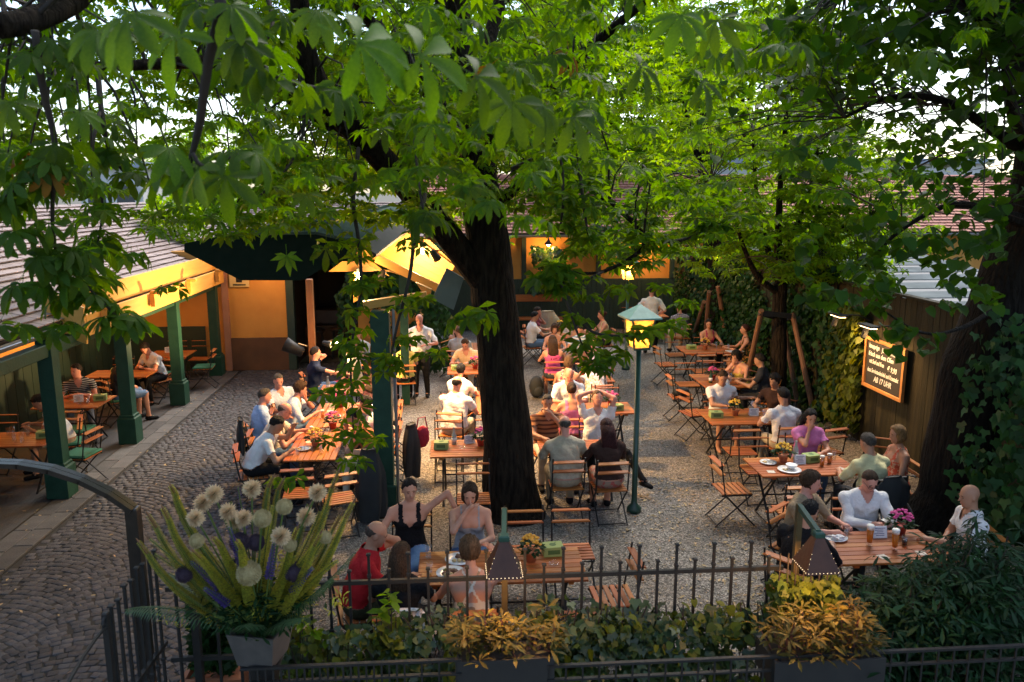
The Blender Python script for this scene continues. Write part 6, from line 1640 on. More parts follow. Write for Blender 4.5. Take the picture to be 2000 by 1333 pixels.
# ---- the big chestnut
ct = thing('chestnut_tree', 'big horse chestnut tree whose dark trunk rises in the middle of the yard', 'tree', (.75, 10.2, 0))
def q(px, py, y, w): return (D(px, py, y), px_r(w, y))
trunk = [((.75, 10.2, -.05), .50), ((.74, 10.2, .12), .405), ((.72, 10.2, .5), .36)] + [q(991, 850, 10.2, 100), q(981, 740, 10.2, 92), q(971, 640, 10.2, 88), q(960, 530, 10.2, 86), q(947, 430, 10.2, 80), q(931, 320, 10.2, 68), q(915, 200, 10.3, 54), q(900, 80, 10.4, 46), q(890, -60, 10.5, 40), q(900, -300, 10.6, 44), q(930, -600, 10.8, 26)]
tp, tr = limb(ct, 'trunk', trunk, BARK, 24, .035)
limbs = []
def L_(*a, **k):
    p, r = limb(ct, 'limb', list(a), BARK, 10, .05); limbs.extend(zip(p, r)); return p
L_(q(960, 575, 10.2, 50), q(893, 485, 10.0, 52), q(800, 370, 9.5, 50), q(715, 280, 9.0, 48), q(640, 200, 8.6, 42), q(600, 110, 8.4, 40), q(585, 10, 8.3, 34), q(570, -120, 8.2, 26))
L_(q(700, 265, 9.0, 34), q(620, 225, 8.7, 34), q(560, 180, 8.4, 32), q(480, 135, 8.0, 28), q(400, 122, 7.6, 24), q(300, 126, 7.2, 20), q(220, 130, 6.9, 16), q(120, 120, 6.4, 11))
L_(q(935, 330, 10.2, 34), q(880, 240, 9.8, 30), q(800, 130, 9.2, 26), q(720, 40, 8.6, 22), q(660, -60, 8.0, 18), q(560, -200, 7.0, 14))
L_(q(930, 300, 10.2, 30), q(1000, 220, 10.0, 26), q(1080, 150, 9.6, 22), q(1180, 70, 9.0, 18), q(1290, -30, 8.2, 14), q(1400, -200, 7.4, 10))
L_(q(945, 420, 10.2, 26), q(1020, 360, 9.8, 20), q(1090, 345, 9.2, 16), q(1170, 380, 8.6, 12), q(1260, 470, 8.0, 9), q(1180, 530, 7.8, 7), q(1100, 530, 7.6, 5))
L_(q(0, 50, 4.2, 46), q(60, 40, 4.4, 44), q(140, 5, 4.8, 40), q(200, -60, 5.2, 36))
L_(q(915, 200, 10.3, 30), q(960, 60, 11.4, 26), q(1010, -120, 12.2, 18))
L_(q(905, 120, 10.4, 28), q(840, -60, 11.6, 24), q(760, -260, 12.4, 14))
twigs = []
def T_(*a):
    p, r = limb(ct, 'twig', list(a), TWIG, 6, .08); twigs.append(p); return p
# hanging twigs seen against the light
T_(q(425, -20, 3.3, 24), q(430, 30, 3.3, 22), q(405, 130, 3.4, 20), q(390, 240, 3.5, 17), q(368, 330, 3.6, 9))
T_(q(430, 20, 3.3, 14), q(480, 90, 3.6, 13), q(540, 150, 3.9, 11), q(640, 178, 4.3, 7))
T_(q(376, 300, 3.5, 9), q(400, 325, 3.5, 8), q(470, 300, 3.6, 5))
T_(q(68, 60, 4.2, 15), q(85, 180, 4.3, 14), q(108, 290, 4.4, 11), q(102, 420, 4.5, 8), q(115, 500, 4.6, 6), q(180, 570, 4.7, 5), q(235, 625, 4.8, 4))
T_(q(110, 290, 4.4, 7), q(60, 350, 4.4, 6), q(0, 390, 4.4, 4))
T_(q(190, 130, 6.4, 12), q(200, 230, 6.2, 10), q(215, 300, 6.2, 8), q(250, 345, 6.1, 5))
T_(q(195, 220, 6.2, 8), q(180, 300, 6.0, 7), q(200, 400, 6.0, 5), q(190, 480, 6.0, 3.5))
T_(q(590, 150, 8.4, 9), q(592, 260, 8.0, 7), q(560, 330, 7.6, 5), q(500, 390, 7.4, 3.5))
T_(q(700, 290, 8.6, 8), q(690, 390, 8.0, 8), q(700, 470, 7.8, 7), q(705, 560, 7.7, 6), q(690, 650, 7.6, 5), q(685, 720, 7.6, 4), q(690, 840, 7.5, 3))
T_(q(830, 380, 8.6, 10), q(812, 450, 8.0, 9), q(800, 540, 7.7, 7), q(775, 640, 7.6, 5), q(760, 720, 7.6, 3.5))
T_(q(905, 260, 9.2, 9), q(820, 210, 7.0, 8), q(815, 330, 6.2, 6), q(828, 420, 6.0, 4))
T_(q(1000, 330, 8.0, 8), q(1085, 300, 7.6, 7), q(1100, 380, 7.4, 6), q(1095, 440, 7.4, 4))
T_(q(1130, 320, 7.6, 8), q(1140, 400, 7.4, 6), q(1150, 470, 7.4, 4))
T_(q(1260, 470, 8.0, 8), q(1330, 470, 7.8, 7), q(1390, 440, 7.6, 4))
T_(q(1110, 600, 7.6, 5), q(1160, 650, 7.6, 6), q(1240, 655, 7.8, 6), q(1310, 640, 8.0, 4))
T_(q(1085, 520, 7.4, 6), q(1110, 600, 7.4, 5), q(1140, 680, 7.4, 4), q(1165, 715, 7.4, 3))
T_(q(1180, 530, 7.8, 6), q(1110, 560, 7.5, 5), q(1090, 520, 7.4, 4))
T_(q(520, -20, 5.0, 10), q(530, 60, 4.8, 8), q(470, 120, 4.6, 5))
leaves = []      # (pos, yaw, pitch, roll, scale)
def clust(p, n, s, spread=1.0, droop=(-70, -10)):
    a0 = R.uniform(0, 360)
    for i in range(n):
        yaw = rad(a0 + 360 * i / n + R.uniform(-25, 25)); sc = s * R.uniform(.72, 1.12)
        d = Vector((-math.sin(yaw), math.cos(yaw), R.uniform(-.3, .35))) * (.55 * sc)
        leaves.append((Vector(p) + d * spread, yaw, rad(R.uniform(*droop)), rad(R.uniform(-25, 25)), sc))
# leaves along the drawn twigs
for p in twigs:
    for i in range(2, len(p)):
        if R.random() < (.55 if p[i][1] > 4.4 else .22): clust(p[i], R.choice((2, 3)), R.uniform(.13, .19))
    clust(p[-1], 5, .17)
# special sprays hanging low
for px, py, y, n, s in ((640, 760, 7.6, 5, .17), (700, 690, 7.6, 5, .19), (650, 860, 7.5, 4, .15), (690, 900, 7.4, 5, .16), (560, 935, 7.0, 4, .15), (730, 860, 7.5, 4, .16), (800, 660, 7.6, 6, .15), (850, 690, 7.7, 5, .17), (760, 700, 7.6, 5, .16),
                        (905, 620, 7.0, 5, .20), (940, 610, 7.0, 4, .22), (700, 560, 7.6, 5, .16), (745, 545, 7.8, 4, .17), (820, 580, 7.8, 5, .16), (640, 480, 7.4, 4, .18), (560, 440, 7.4, 4, .17),
                        (1200, 690, 7.6, 6, .17), (1165, 720, 7.4, 6, .11), (1260, 640, 7.8, 5, .17), (1320, 630, 8.0, 4, .16), (1100, 560, 7.5, 6, .18), (1150, 580, 7.6, 5, .18), (1060, 540, 7.5, 6, .19), (1210, 560, 7.8, 5, .16), (1290, 560, 8.0, 5, .16), (1340, 590, 8.2, 5, .16),
                        (120, 640, 4.6, 5, .14), (60, 560, 4.5, 6, .14), (180, 480, 4.7, 5, .15), (30, 450, 4.4, 5, .14), (260, 500, 5.6, 5, .14), (200, 540, 5.2, 5, .13), (90, 500, 4.5, 5, .14), (10, 640, 4.5, 4, .14), (140, 580, 4.7, 5, .14),
                        (330, 560, 8.0, 4, .15), (480, 420, 7.5, 5, .16), (252, 622, 12.7, 5, .24), (266, 640, 12.6, 5, .22)):
    clust(D(px, py, y), n, s)
for _ in range(230):
    px, py = R.uniform(480, 1180), R.uniform(290, 440)
    if not 900 < px < 1020: clust(D(px, py, R.uniform(7.5, 12.5)), R.choice((4, 5)), R.uniform(.12, .165), 1.1, (-60, -5))
for _ in range(190):
    px, py = R.uniform(1060, 1500), R.uniform(370, 560)
    if py < 530 - abs(px - 1240) * .35: clust(D(px, py, R.uniform(7.2, 9.6)), R.choice((3, 4)), R.uniform(.13, .17), 1.1, (-50, 0))
# the very near leaves
for px, py, y, yaw, pitch, roll, s in ((255, 30, 2.3, 170, -50, 5, .23), (345, 70, 2.5, 150, -55, -8, .22), (190, 60, 2.6, 200, -45, 10, .20), (390, 330, 3.0, 120, -50, 0, .24), (440, 345, 3.0, 190, -60, 10, .22), (330, 290, 3.4, 230, -50, 0, .22), (500, 300, 3.3, 250, -45, 0, .20),
                                       (700, 85, 2.3, -68, -14, 70, .30), (820, 110, 2.4, -66, -16, 72, .28), (930, 150, 2.6, -70, -20, 66, .24), (560, 40, 2.6, 110, -10, 60, .22), (880, 150, 3.0, 170, -60, 0, .20), (1000, 200, 3.0, 185, -70, 10, .24), (1060, 210, 3.1, 205, -65, -5, .22), (1120, 230, 3.2, 225, -50, 30, .22),
                                       (1330, 30, 3.0, 180, -60, 0, .22), (1400, 40, 3.2, 160, -60, 20, .20), (1250, 130, 3.2, -75, -20, 55, .22), (1370, 160, 3.3, -80, -25, 50, .22), (1430, 90, 3.4, -70, -15, 55, .20), (1290, 240, 3.4, 215, -50, 30, .20), (700, 30, 3.0, 175, -60, 0, .22), (620, 20, 3.0, 200, -50, 0, .2), (100, 20, 2.8, 160, -50, 0, .2), (20, 200, 3.2, 180, -60, 0, .18), (160, 220, 3.5, 210, -50, 0, .17),
                                       (880, 330, 5.5, 200, -50, 0, .22), (820, 400, 5.5, 160, -55, 0, .22), (760, 330, 5.6, 180, -60, 10, .2), (600, 380, 5.0, 190, -60, 0, .2), (560, 500, 5.6, 200, -70, 0, .2), (1000, 300, 5.0, 190, -70, 0, .19)):
    if R.random() < .72: leaves.append((D(px, py, y), rad(yaw), rad(pitch), rad(roll), s * .72))
# the crown itself: clumps of leaf whorls round the limbs
N = 18500
C = np.stack([NR.uniform(-8.5, 5.2, N), NR.uniform(4.2, 15.5, N), NR.uniform(3.9, 9.5, N)], 1)
low = 4.2 + .35 * np.sin(C[:, 0] * 1.3 + 1) * np.cos(C[:, 1] * .9) + .10 * np.maximum(0, C[:, 1] - 9) + .10 * np.maximum(0, 6 - C[:, 1]) * (C[:, 0] > -2)
nz = noise3(C, .55, 3.7)
keep = (C[:, 2] > low) & (nz > -.13) & (((C[:, 0] + .8) / 7.2) ** 2 + ((C[:, 1] - 9) / 7.0) ** 2 < 1)
X, Y_, Wd = camxy(C)
view = (X > -250) & (X < 2200) & (Y_ > -350) & (Y_ < 700)
thin = NR.uniform(0, 1, N) < np.where(view, 1.0, .34)
gap = ((X > 90) & (X < 470) & (Y_ > 150) & (Y_ < 420) & (NR.uniform(0, 1, N) < .50)) | ((X > 1180) & (NR.uniform(0, 1, N) < .80))
front_ = np.zeros(N, bool)
lp_ = np.array([tuple(p) for p, r in limbs[4:70] if r > .03]); lx, ly, lw = camxy(lp_)
for a_, b_, c_ in zip(lx, ly, lw): front_ |= (np.hypot(X - a_, Y_ - b_) < 42) & (Wd < c_ + .3)
C = C[keep & thin & ~gap & ~(front_ & (NR.uniform(0, 1, N) < .72))]
for p in C: clust(p, R.choice((4, 5)), R.uniform(.10, .145), 1.2)
tips = C
# twigs that tie the clumps to the nearest limb
LP = np.array([tuple(p) for p, r in limbs]); tw = MB()
for p in C[::3]:
    d = np.linalg.norm(LP - p, axis=1); j = int(np.argmin(d + .6 * np.maximum(0, LP[:, 2] - p[2] - 2)))
    a, b = Vector(LP[j]), Vector(p)
    if (a - b).length > 1.25: continue
    mid = a.lerp(b, .5) + Vector((R.uniform(-.15, .15), R.uniform(-.15, .15), .25 + R.uniform(-.1, .2)))
    tw.tube([a, a.lerp(mid, .6) + Vector((0, 0, .05)), mid.lerp(b, .5) + Vector((0, 0, .06)), b], [.016, .012, .009, .005], 4, cap=False)
o = tw.put('twigs', TWIG, ct, True); o.location = -Vector(ct.location); tag(o, kind='stuff')
def split_leaves(parent, leaves, hi, lo, mat_hi, mat_lo, k=300, name='leaf', wither=.0):
    P = np.array([tuple(a[0]) for a in leaves]); S = np.array([a[4] for a in leaves])
    X, Y_, w = camxy(P); inv = (X > -20) & (X < 2020) & (Y_ > -20) & (Y_ < 1300) & (w > .4)
    size = np.where(inv, S / np.maximum(w, .4), 0); order = np.argsort(-size)
    ms = [npmesh(name, v, f, mat_hi, smooth=True) for v, f in hi]; mw = [npmesh(name, v, f, LEAFD, smooth=True) for v, f in hi[:2]]
    for n_i, i in enumerate(order[:k]):
        p, ya, pi_, ro, s = leaves[i]
        e = Matrix.Rotation(ya, 3, 'Z') @ Matrix.Rotation(pi_, 3, 'X') @ Matrix.Rotation(ro, 3, 'Y')
        me = R.choice(mw) if n_i > 110 and R.random() < wither * 1.6 else R.choice(ms)
        put(name, me, parent, Vector(p) - Vector(parent.location), e.to_euler(), s)
    rest = order[k:]
    fr_ = np.array([w[i] > 6.2 or not inv[i] for i in rest]) if lo is PALM_LO else np.zeros(len(rest), bool)
    A = np.array([leaves[i][1:4] for i in rest]); P, S = P[rest], S[rest]; v_ = NR.integers(0, len(lo), len(rest))
    sets = [(lo[t], (v_ == t) & ~fr_) for t in range(len(lo))] + [(PALM_FAR[t], (v_ == t) & fr_) for t in range(len(lo)) if fr_.any()]
    cloud('foliage', [(q_, P[m_], S[m_], rotm(A[m_, 0], A[m_, 1], A[m_, 2])) for q_, m_ in sets], mat_lo, parent)
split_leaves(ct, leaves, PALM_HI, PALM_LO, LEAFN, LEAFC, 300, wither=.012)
print('chestnut leaves', len(leaves))

# ---- the leaning linden at the right edge
lt = thing('linden_tree', 'dark leaning linden trunk at the right edge with round leaves above', 'tree', (6.2, 8.9, 0))
def limb2(parent, name, pts, mat, n=10, knob=.05): return limb(parent, name, list(pts), mat, n, knob)
limb2(lt, 'trunk', [((6.05, 8.9, -.05), .62), ((6.08, 8.9, .25), .50)] + [q(1868, 960, 8.9, 150), q(1880, 850, 8.9, 136), q(1905, 740, 8.9, 136), q(1948, 630, 8.9, 140), q(1995, 520, 8.9, 140), q(2035, 420, 8.9, 140), q(2060, 300, 8.9, 130), q(2070, 150, 8.9, 120), q(2080, -80, 8.9, 100), q(2090, -500, 9, 70)], BARKD, 20, .04)
LL = []
for pts in ([q(2060, 330, 8.9, 40), q(1960, 270, 8.6, 24), q(1850, 200, 8.2, 16), q(1740, 190, 7.8, 10), q(1650, 230, 7.6, 6)],
            [q(2060, 200, 8.9, 40), q(1940, 60, 8.4, 24), q(1800, -20, 7.8, 16), q(1650, -20, 7.2, 10)],
            [q(2040, 450, 8.9, 40), q(1960, 420, 8.6, 22), q(1860, 400, 8.2, 12), q(1760, 450, 8.0, 8), q(1690, 520, 7.8, 5)],
            [q(2050, 300, 8.9, 40), q(1980, 230, 8.0, 22), q(1960, 120, 7.2, 14), q(1900, 20, 6.6, 10)]):
    p, r = limb2(lt, 'limb', pts, BARKD, 8, .05); LL += [tuple(v) for v in p]
N = 60000
C = np.stack([NR.uniform(2.4, 7.6, N), NR.uniform(5.2, 10.5, N), NR.uniform(3.2, 8.2, N)], 1)
X, Y_, Wd = camxy(C)
nz = noise3(C, .75, 1.3)
edge = 1480 + 150 * np.sin(C[:, 2] * 2.1) + 90 * np.sin(C[:, 1] * 3) + np.maximum(0, Y_ - 330) * .95
lowz = 3.95 + .0 * C[:, 0] + .25 * np.sin(C[:, 0] * 3)
dens = np.clip((X - edge) / 260, 0, 1) * np.where(Y_ < 130, 1.0, .42) * (C[:, 2] > lowz) * (nz > np.where(Y_ < 200, -.25, -.02)) * (Y_ < 640)
C = C[NR.uniform(0, 1, N) < dens * .42]
print('linden leaves', len(C))
n = len(C)
n_ = len(C); yaw = NR.uniform(0, 6.28, n_); A = np.stack([yaw, np.radians(NR.uniform(-65, -5, n_)), np.radians(NR.uniform(-30, 30, n_))], 1)
ll = [(C[i], A[i, 0], A[i, 1], A[i, 2], s_) for i, s_ in enumerate(NR.uniform(.085, .135, n_))]
for _ in range(900):
    px, py = R.uniform(1560, 1960), R.uniform(380, 610)
    if noise3([(px * .012, py * .02, 3)], 1)[0] > -.05 and py > 700 - px * .16: ll.append((np.array(D(px, py, R.uniform(6.6, 8.3))), R.uniform(0, 6.28), rad(R.uniform(-65, -10)), rad(R.uniform(-35, 35)), R.uniform(.09, .135)))
# sprays of leaves hanging before the menu board
for px, py, y in ((1700, 620, 7.2), (1720, 650, 7.2), (1750, 655, 7.2), (1780, 660, 7.3), (1800, 690, 7.3), (1760, 690, 7.2), (1820, 660, 7.3), (1730, 600, 7.2), (1710, 580, 7.1), (1770, 640, 7.2)):
    for k in range(4): ll.append((np.array(D(px + R.uniform(-25, 25), py + R.uniform(-12, 12), y)), R.uniform(0, 6.28), rad(R.uniform(-70, -20)), rad(R.uniform(-40, 40)), R.uniform(.09, .13)))
limb2(lt, 'limb', [q(1950, 600, 8.7, 12), q(1880, 640, 8.0, 9), q(1800, 650, 7.4, 6), q(1700, 590, 7.1, 3)], BARKD, 6, .03)
split_leaves(lt, ll, [HEART], [HEART], LF('linden_leaf_near', (.030, .088, .008), (.018, .056, .006), 20, .45, 0, .3), LEAFL, 300)
tw = MB(); LLa = np.array(LL)
for p in C[::9]:
    d = np.linalg.norm(LLa - p, axis=1); j = int(np.argmin(d)); a, b = Vector(LLa[j]), Vector(p)
    if d[j] < 2.4: tw.tube([a, a.lerp(b, .5) + Vector((0, 0, .08)), b], [.010, .007, .004], 4, cap=False)
o = tw.put('twigs', TWIG, lt, True); o.location = -Vector(lt.location); tag(o, kind='stuff')

# ---- young staked trees
def staked(label, base, y, stems, stake, crown_fn, nleaf, size, seedn, lo=PALM_LO, stakes_n=3, twn=5):
    t = thing('staked_tree', label, 'tree', (base.x, base.y, 0))
    return t
st = thing('staked_tree', 'young chestnut tree tied between three wooden stakes beside the ivy', 'tree', (6.45, 15.0, 0))
b0_ = Vector((6.42, 15.0, 0))
limb2(st, 'trunk', [((6.42, 15.0, -.02), .20), ((6.42, 15.0, .3), .165), q(1522, 700, 15.0, 30), q(1522, 600, 15.0, 29), q(1524, 555, 15.0, 26)], BARK, 14, .03)
SL = []
for pts in ([q(1522, 575, 15, 15), q(1480, 540, 14.8, 13), q(1455, 490, 14.6, 9), q(1430, 420, 14.4, 6), q(1390, 350, 14.2, 4)],
            [q(1523, 560, 15, 18), q(1520, 460, 15, 15), q(1525, 350, 15, 11), q(1535, 230, 15, 8), q(1545, 100, 15, 5)],
            [q(1524, 570, 15, 15), q(1560, 500, 15.1, 12), q(1600, 420, 15.2, 9), q(1640, 330, 15.3, 6), q(1680, 240, 15.4, 4)],
            [q(1524, 560, 15, 14), q(1545, 470, 14.7, 11), q(1580, 380, 14.4, 8), q(1600, 280, 14.2, 5)],
            [q(1522, 560, 15, 14), q(1495, 470, 15.3, 11), q(1478, 380, 15.5, 8), q(1470, 260, 15.7, 5)],
            [q(1545, 520, 15, 10), q(1620, 455, 14.6, 8), q(1700, 430, 14.2, 5)]):
    p, r = limb2(st, 'limb', pts, BARK, 7, .04); SL += [tuple(v) for v in p]
STK = M_('stake_wood', (.23, .11, .055), (.16, .075, .036), 5, .75, .3, 40, stretch=(3, 3, .3), rnd=.15)
tops = []
for bx, tx in (((1452, 770, 14.3), (1486, 612, 14.6)), ((1592, 820, 14.6), (1549, 618, 14.8)), ((1560, 800, 15.8), (1530, 625, 15.4))):
    a = G(bx[0], bx[1]); bb = D(*tx); tops.append(bb)
    child(st, 'stake', MB().tube([a, bb + (bb - a) * .03], [.055, .05], 9), STK)
for a, bb in ((0, 1), (1, 2), (2, 0)):
    child(st, 'cross_batten', MB().bar(tops[a] + (tops[a] - tops[bb]).normalized() * .06, tops[bb] + (tops[bb] - tops[a]).normalized() * .06, .03, .10, bev=.004), M_('dark_batten', (.05, .035, .025), (.03, .02, .015), 6, .8))
lv2 = []
SLa = np.array(SL)
N = 5200
C = np.stack([NR.normal(6.3, 1.7, N), NR.normal(14.6, 1.5, N), NR.uniform(2.7, 7.8, N)], 1)
d = np.array([np.min(np.linalg.norm(SLa - c, axis=1)) for c in C])
C = C[(d < 1.15) & (noise3(C, .8, 9) > -.2) & (C[:, 0] < 8.9)]
sv = leaves; leaves = []
for p in C[:1250]: clust(p, 4, R.uniform(.13, .19), 1.2, (-55, 5))
lv2 = leaves; leaves = sv
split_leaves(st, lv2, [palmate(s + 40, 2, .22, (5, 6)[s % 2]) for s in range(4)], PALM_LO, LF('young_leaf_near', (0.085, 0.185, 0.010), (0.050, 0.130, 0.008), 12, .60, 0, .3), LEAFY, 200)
tw = MB()
for p in C[:620]:
    j = int(np.argmin(np.linalg.norm(SLa - p, axis=1))); a, bb = Vector(SLa[j]), Vector(p)
    tw.tube([a, a.lerp(bb, .5) + Vector((0, 0, .08)), bb], [.011, .008, .004], 4, cap=False)
o = tw.put('twigs', TWIG, st, True); o.location = -Vector(st.location); tag(o, kind='stuff')
# second, older tree at the back with leaning stakes
s2 = thing('staked_tree', 'dark tree trunk with leaning stakes at the back of the right row', 'tree', (6.6, 20.5, 0))
limb2(s2, 'trunk', [((6.75, 20.5, -.02), .26), q(1404, 620, 20.5, 38), q(1402, 540, 20.5, 36), q(1396, 460, 20.5, 34), q(1380, 360, 20.5, 26), q(1370, 200, 20.5, 18)], BARKD, 12, .03)
for a, bb in ((G(1448, 690), D(1408, 500, 20)), (G(1425, 700), D(1402, 560, 19.5)), (G(1352, 665), D(1375, 590, 20)), (G(1375, 690), D(1385, 570, 19.4))):
    child(s2, 'stake', MB().tube([a, bb], [.06, .055], 8), STK)
sv = leaves; leaves = []
S2 = []
for pts in ([q(1400, 480, 20.5, 16), q(1340, 400, 20, 11), q(1260, 340, 19.5, 6)], [q(1398, 460, 20.5, 14), q(1450, 380, 20.3, 10), q(1500, 280, 20, 5)], [q(1390, 420, 20.5, 16), q(1360, 300, 20.5, 10), q(1330, 180, 20.5, 5)]):
    p, r = limb2(s2, 'limb', pts, BARKD, 7, .04); S2 += [tuple(v) for v in p]
N = 1500
C = np.stack([NR.normal(5.8, 2.0, N), NR.normal(20.2, 1.6, N), NR.uniform(2.6, 8, N)], 1); C = C[noise3(C, .6, 5) > -.15]
for p in C[:750]: clust(p, 4, R.uniform(.15, .21), 1.2, (-55, 5))
lv2 = leaves; leaves = sv
P = np.array([tuple(a[0]) for a in lv2]); A = np.array([a[1:4] for a in lv2]); S = np.array([a[4] for a in lv2]); v_ = NR.integers(0, 6, len(P))
cloud('foliage', [(PALM_FAR[t], P[v_ == t], S[v_ == t], rotm(A[v_ == t, 0], A[v_ == t, 1], A[v_ == t, 2])) for t in range(6)], LEAFY, s2)

# ---- trees beyond the roofs
for i, (x, y, rx_, rz_c, zc, n, lab) in enumerate(((-1.5, 33, 3.6, 3.4, 7.6, 1500, 'bright leafy tree behind the rear roof left of the chestnut trunk'), (6.0, 32, 4.6, 4.6, 8.0, 2600, 'bright leafy tree behind the rear roof in the middle'), (13.0, 36, 4.2, 4.0, 8.6, 1500, 'bright leafy tree behind the rear roof on the right'), (-12.5, 46, 5.0, 3.4, 4.6, 1500, 'pale green tree far behind the porch roof'), (2.0, 41, 5.2, 4.4, 11.5, 1900, 'tall pale tree far beyond the rear roof'))):
    t = thing('garden_tree', lab, 'tree', (x, y, 0), 0, 'trees beyond the roofs')
    limb2(t, 'trunk', [((x, y, 0), .3), ((x + .1, y, zc * .4), .22), ((x - .1, y, zc), .14), ((x, y, zc + rz_c * .6), .05)], BARKD, 9, .03)
    for k in range(5):
        a = k * 1.26 + i
        limb2(t, 'limb', [((x, y, zc * .55), .10), ((x + math.cos(a) * rx_ * .4, y + math.sin(a) * rx_ * .4, zc), .07), ((x + math.cos(a) * rx_ * .75, y + math.sin(a) * rx_ * .75, zc + rz_c * .4), .025)], BARKD, 6, .03)
    nn = n * 3
    U = NR.normal(size=(nn, 3)); U /= np.linalg.norm(U, axis=1, keepdims=True); U *= NR.uniform(.35, 1.05, nn)[:, None] ** .6
    C = np.array([x, y, zc]) + U * np.array([rx_, rx_, rz_c]); C = C[noise3(C, .55, i * 7) > -.08][:n]
    sv = leaves; leaves = []
    for p in C: clust(p, 4, R.uniform(.24, .34), 1.2, (-60, 10))
    lv2 = leaves; leaves = sv
    P = np.array([tuple(a[0]) for a in lv2]); A = np.array([a[1:4] for a in lv2]); S = np.array([a[4] for a in lv2]); v_ = NR.integers(0, 6, len(P))
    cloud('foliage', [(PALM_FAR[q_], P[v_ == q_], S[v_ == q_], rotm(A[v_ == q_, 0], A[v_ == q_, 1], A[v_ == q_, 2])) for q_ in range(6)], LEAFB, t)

# ---- ivy and vines
def climb(name, label, loc, P, nrmv, size, mat, tpl=IVY, droop=(-85, -40), stems=None, jit=.7):
    """leaves hanging on a face: P points, nrmv outward yaw"""
    t = thing(name, label, 'climbing plant', loc)
    n = len(P); yaw = nrmv + NR.normal(0, jit, n)
    cloud('foliage', [(tpl, P, NR.uniform(size * .7, size * 1.25, n), rotm(yaw, np.radians(NR.uniform(*droop, n)), np.radians(NR.normal(0, 25, n))))], mat, t)
    if stems:
        m = MB()
        for p in stems: m.tube(p, .008, 4)
        child(t, 'stems', m, TWIG)
    return t
def wall_pts(n, x, y0, y1, z0, z1, dep, seed, thr=-.25, sc=1.1):
    P = np.stack([x - np.abs(NR.normal(0, dep, n)) - .03, NR.uniform(y0, y1, n), NR.uniform(z0, z1, n)], 1)
    return P[noise3(P, sc, seed) > thr]
climb('ivy', 'dark ivy covering the back part of the board fence', (FX, 18, 0), wall_pts(9500, FX - .05, 13.3, 24.2, .05, 2.95, .10, 2), math.pi / 2, .115, LEAFI, stems=[[(FX - .04, 13.6 + k * .8, 0), (FX - .04, 13.5 + k * .8 + R.uniform(-.3, .3), 1.2), (FX - .04, 13.6 + k * .8 + R.uniform(-.5, .5), 2.6)] for k in range(13)])
P = wall_pts(1600, FX - .06, 12.8, 13.9, .2, 2.25, .08, 4, -.2, 2)
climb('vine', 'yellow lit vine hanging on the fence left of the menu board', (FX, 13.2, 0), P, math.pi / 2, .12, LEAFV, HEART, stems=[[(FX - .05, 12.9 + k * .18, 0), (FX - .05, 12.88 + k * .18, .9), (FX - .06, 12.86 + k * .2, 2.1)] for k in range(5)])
P = np.stack([NR.uniform(5.6, 6.9, 3200), NR.uniform(6.6, 8.3, 3200), NR.uniform(.2, 3.0, 3200)], 1); P = P[(noise3(P, 1.2, 6) > -.1)]
climb('ivy', 'dark ivy climbing in front of the linden trunk at the right edge', (6.2, 7.6, 0), P, math.pi * .8, .12, LEAFI, stems=[[(6.1 + k * .25, 7.6, 0), (6.2 + k * .22, 7.5, 1.5), (6.1 + k * .25, 7.6, 2.9)] for k in range(4)])
def box_pts(n, lo, hi, seed, thr=-.1, sc=1.3):
    P = NR.uniform(0, 1, (n, 3)) * (np.array(hi) - lo) + lo; return P[noise3(P, sc, seed) > thr]
climb('ivy', 'ivy growing round the bar doorway behind the left tables', (-2.2, 19, 0), np.concatenate([box_pts(1500, (-2.75, 18.75, .3), (-1.55, 19.15, 3.2), 8), box_pts(700, (-4.4, 18.9, 2.55), (-1.2, 19.25, 3.3), 9, 0)]), math.pi, .14, LEAFI)
climb('ivy', 'ivy column behind the standing waiter', (-.9, 18.8, 0), box_pts(2000, (-1.7, 18.6, .05), (-.1, 19.1, 3.1), 10), math.pi, .14, LEAFI)
climb('ivy', 'leafy climber hanging from the rear roof edge', (4.6, 24, 0), np.concatenate([box_pts(700, (3.6, 24.0, 2.4), (6.4, 24.5, 3.7), 12), box_pts(450, (2.4, 23.9, 1.2), (3.3, 24.4, 2.6), 13)]), math.pi, .17, M_('climber_leaf', (.05, .10, .022), (.03, .07, .016), 2, .45, trans=.35, island=.3))
# shrubs standing beyond the fence
for i, (x, y, z, r, lab) in enumerate(((8.3, 16.5, 2.6, 1.1, 'green bush showing above the fence beside the young tree'), (8.6, 21.5, 2.6, 1.5, 'green bush above the far end of the fence'), (-7.3, 21.6, 3.4, .9, 'green bush above the end of the porch roof'))):
    t = thing('bush', lab, 'bush', (x, y, 0))
    U = NR.normal(size=(1500, 3)); U /= np.linalg.norm(U, axis=1, keepdims=True); P = np.array([x, y, z]) + U * (r * NR.uniform(.3, 1, 1500)[:, None] ** .5)
    cloud('foliage', [(OVAL, P, NR.uniform(.10, .17, len(P)), rotm(NR.uniform(0, 6.28, len(P)), np.radians(NR.uniform(-60, 10, len(P))), NR.normal(0, .4, len(P))))], LEAFY, t)
    child(t, 'trunk', MB().tube([(x, y, 0), (x + .05, y, z)], [.08, .03], 7), BARKD)

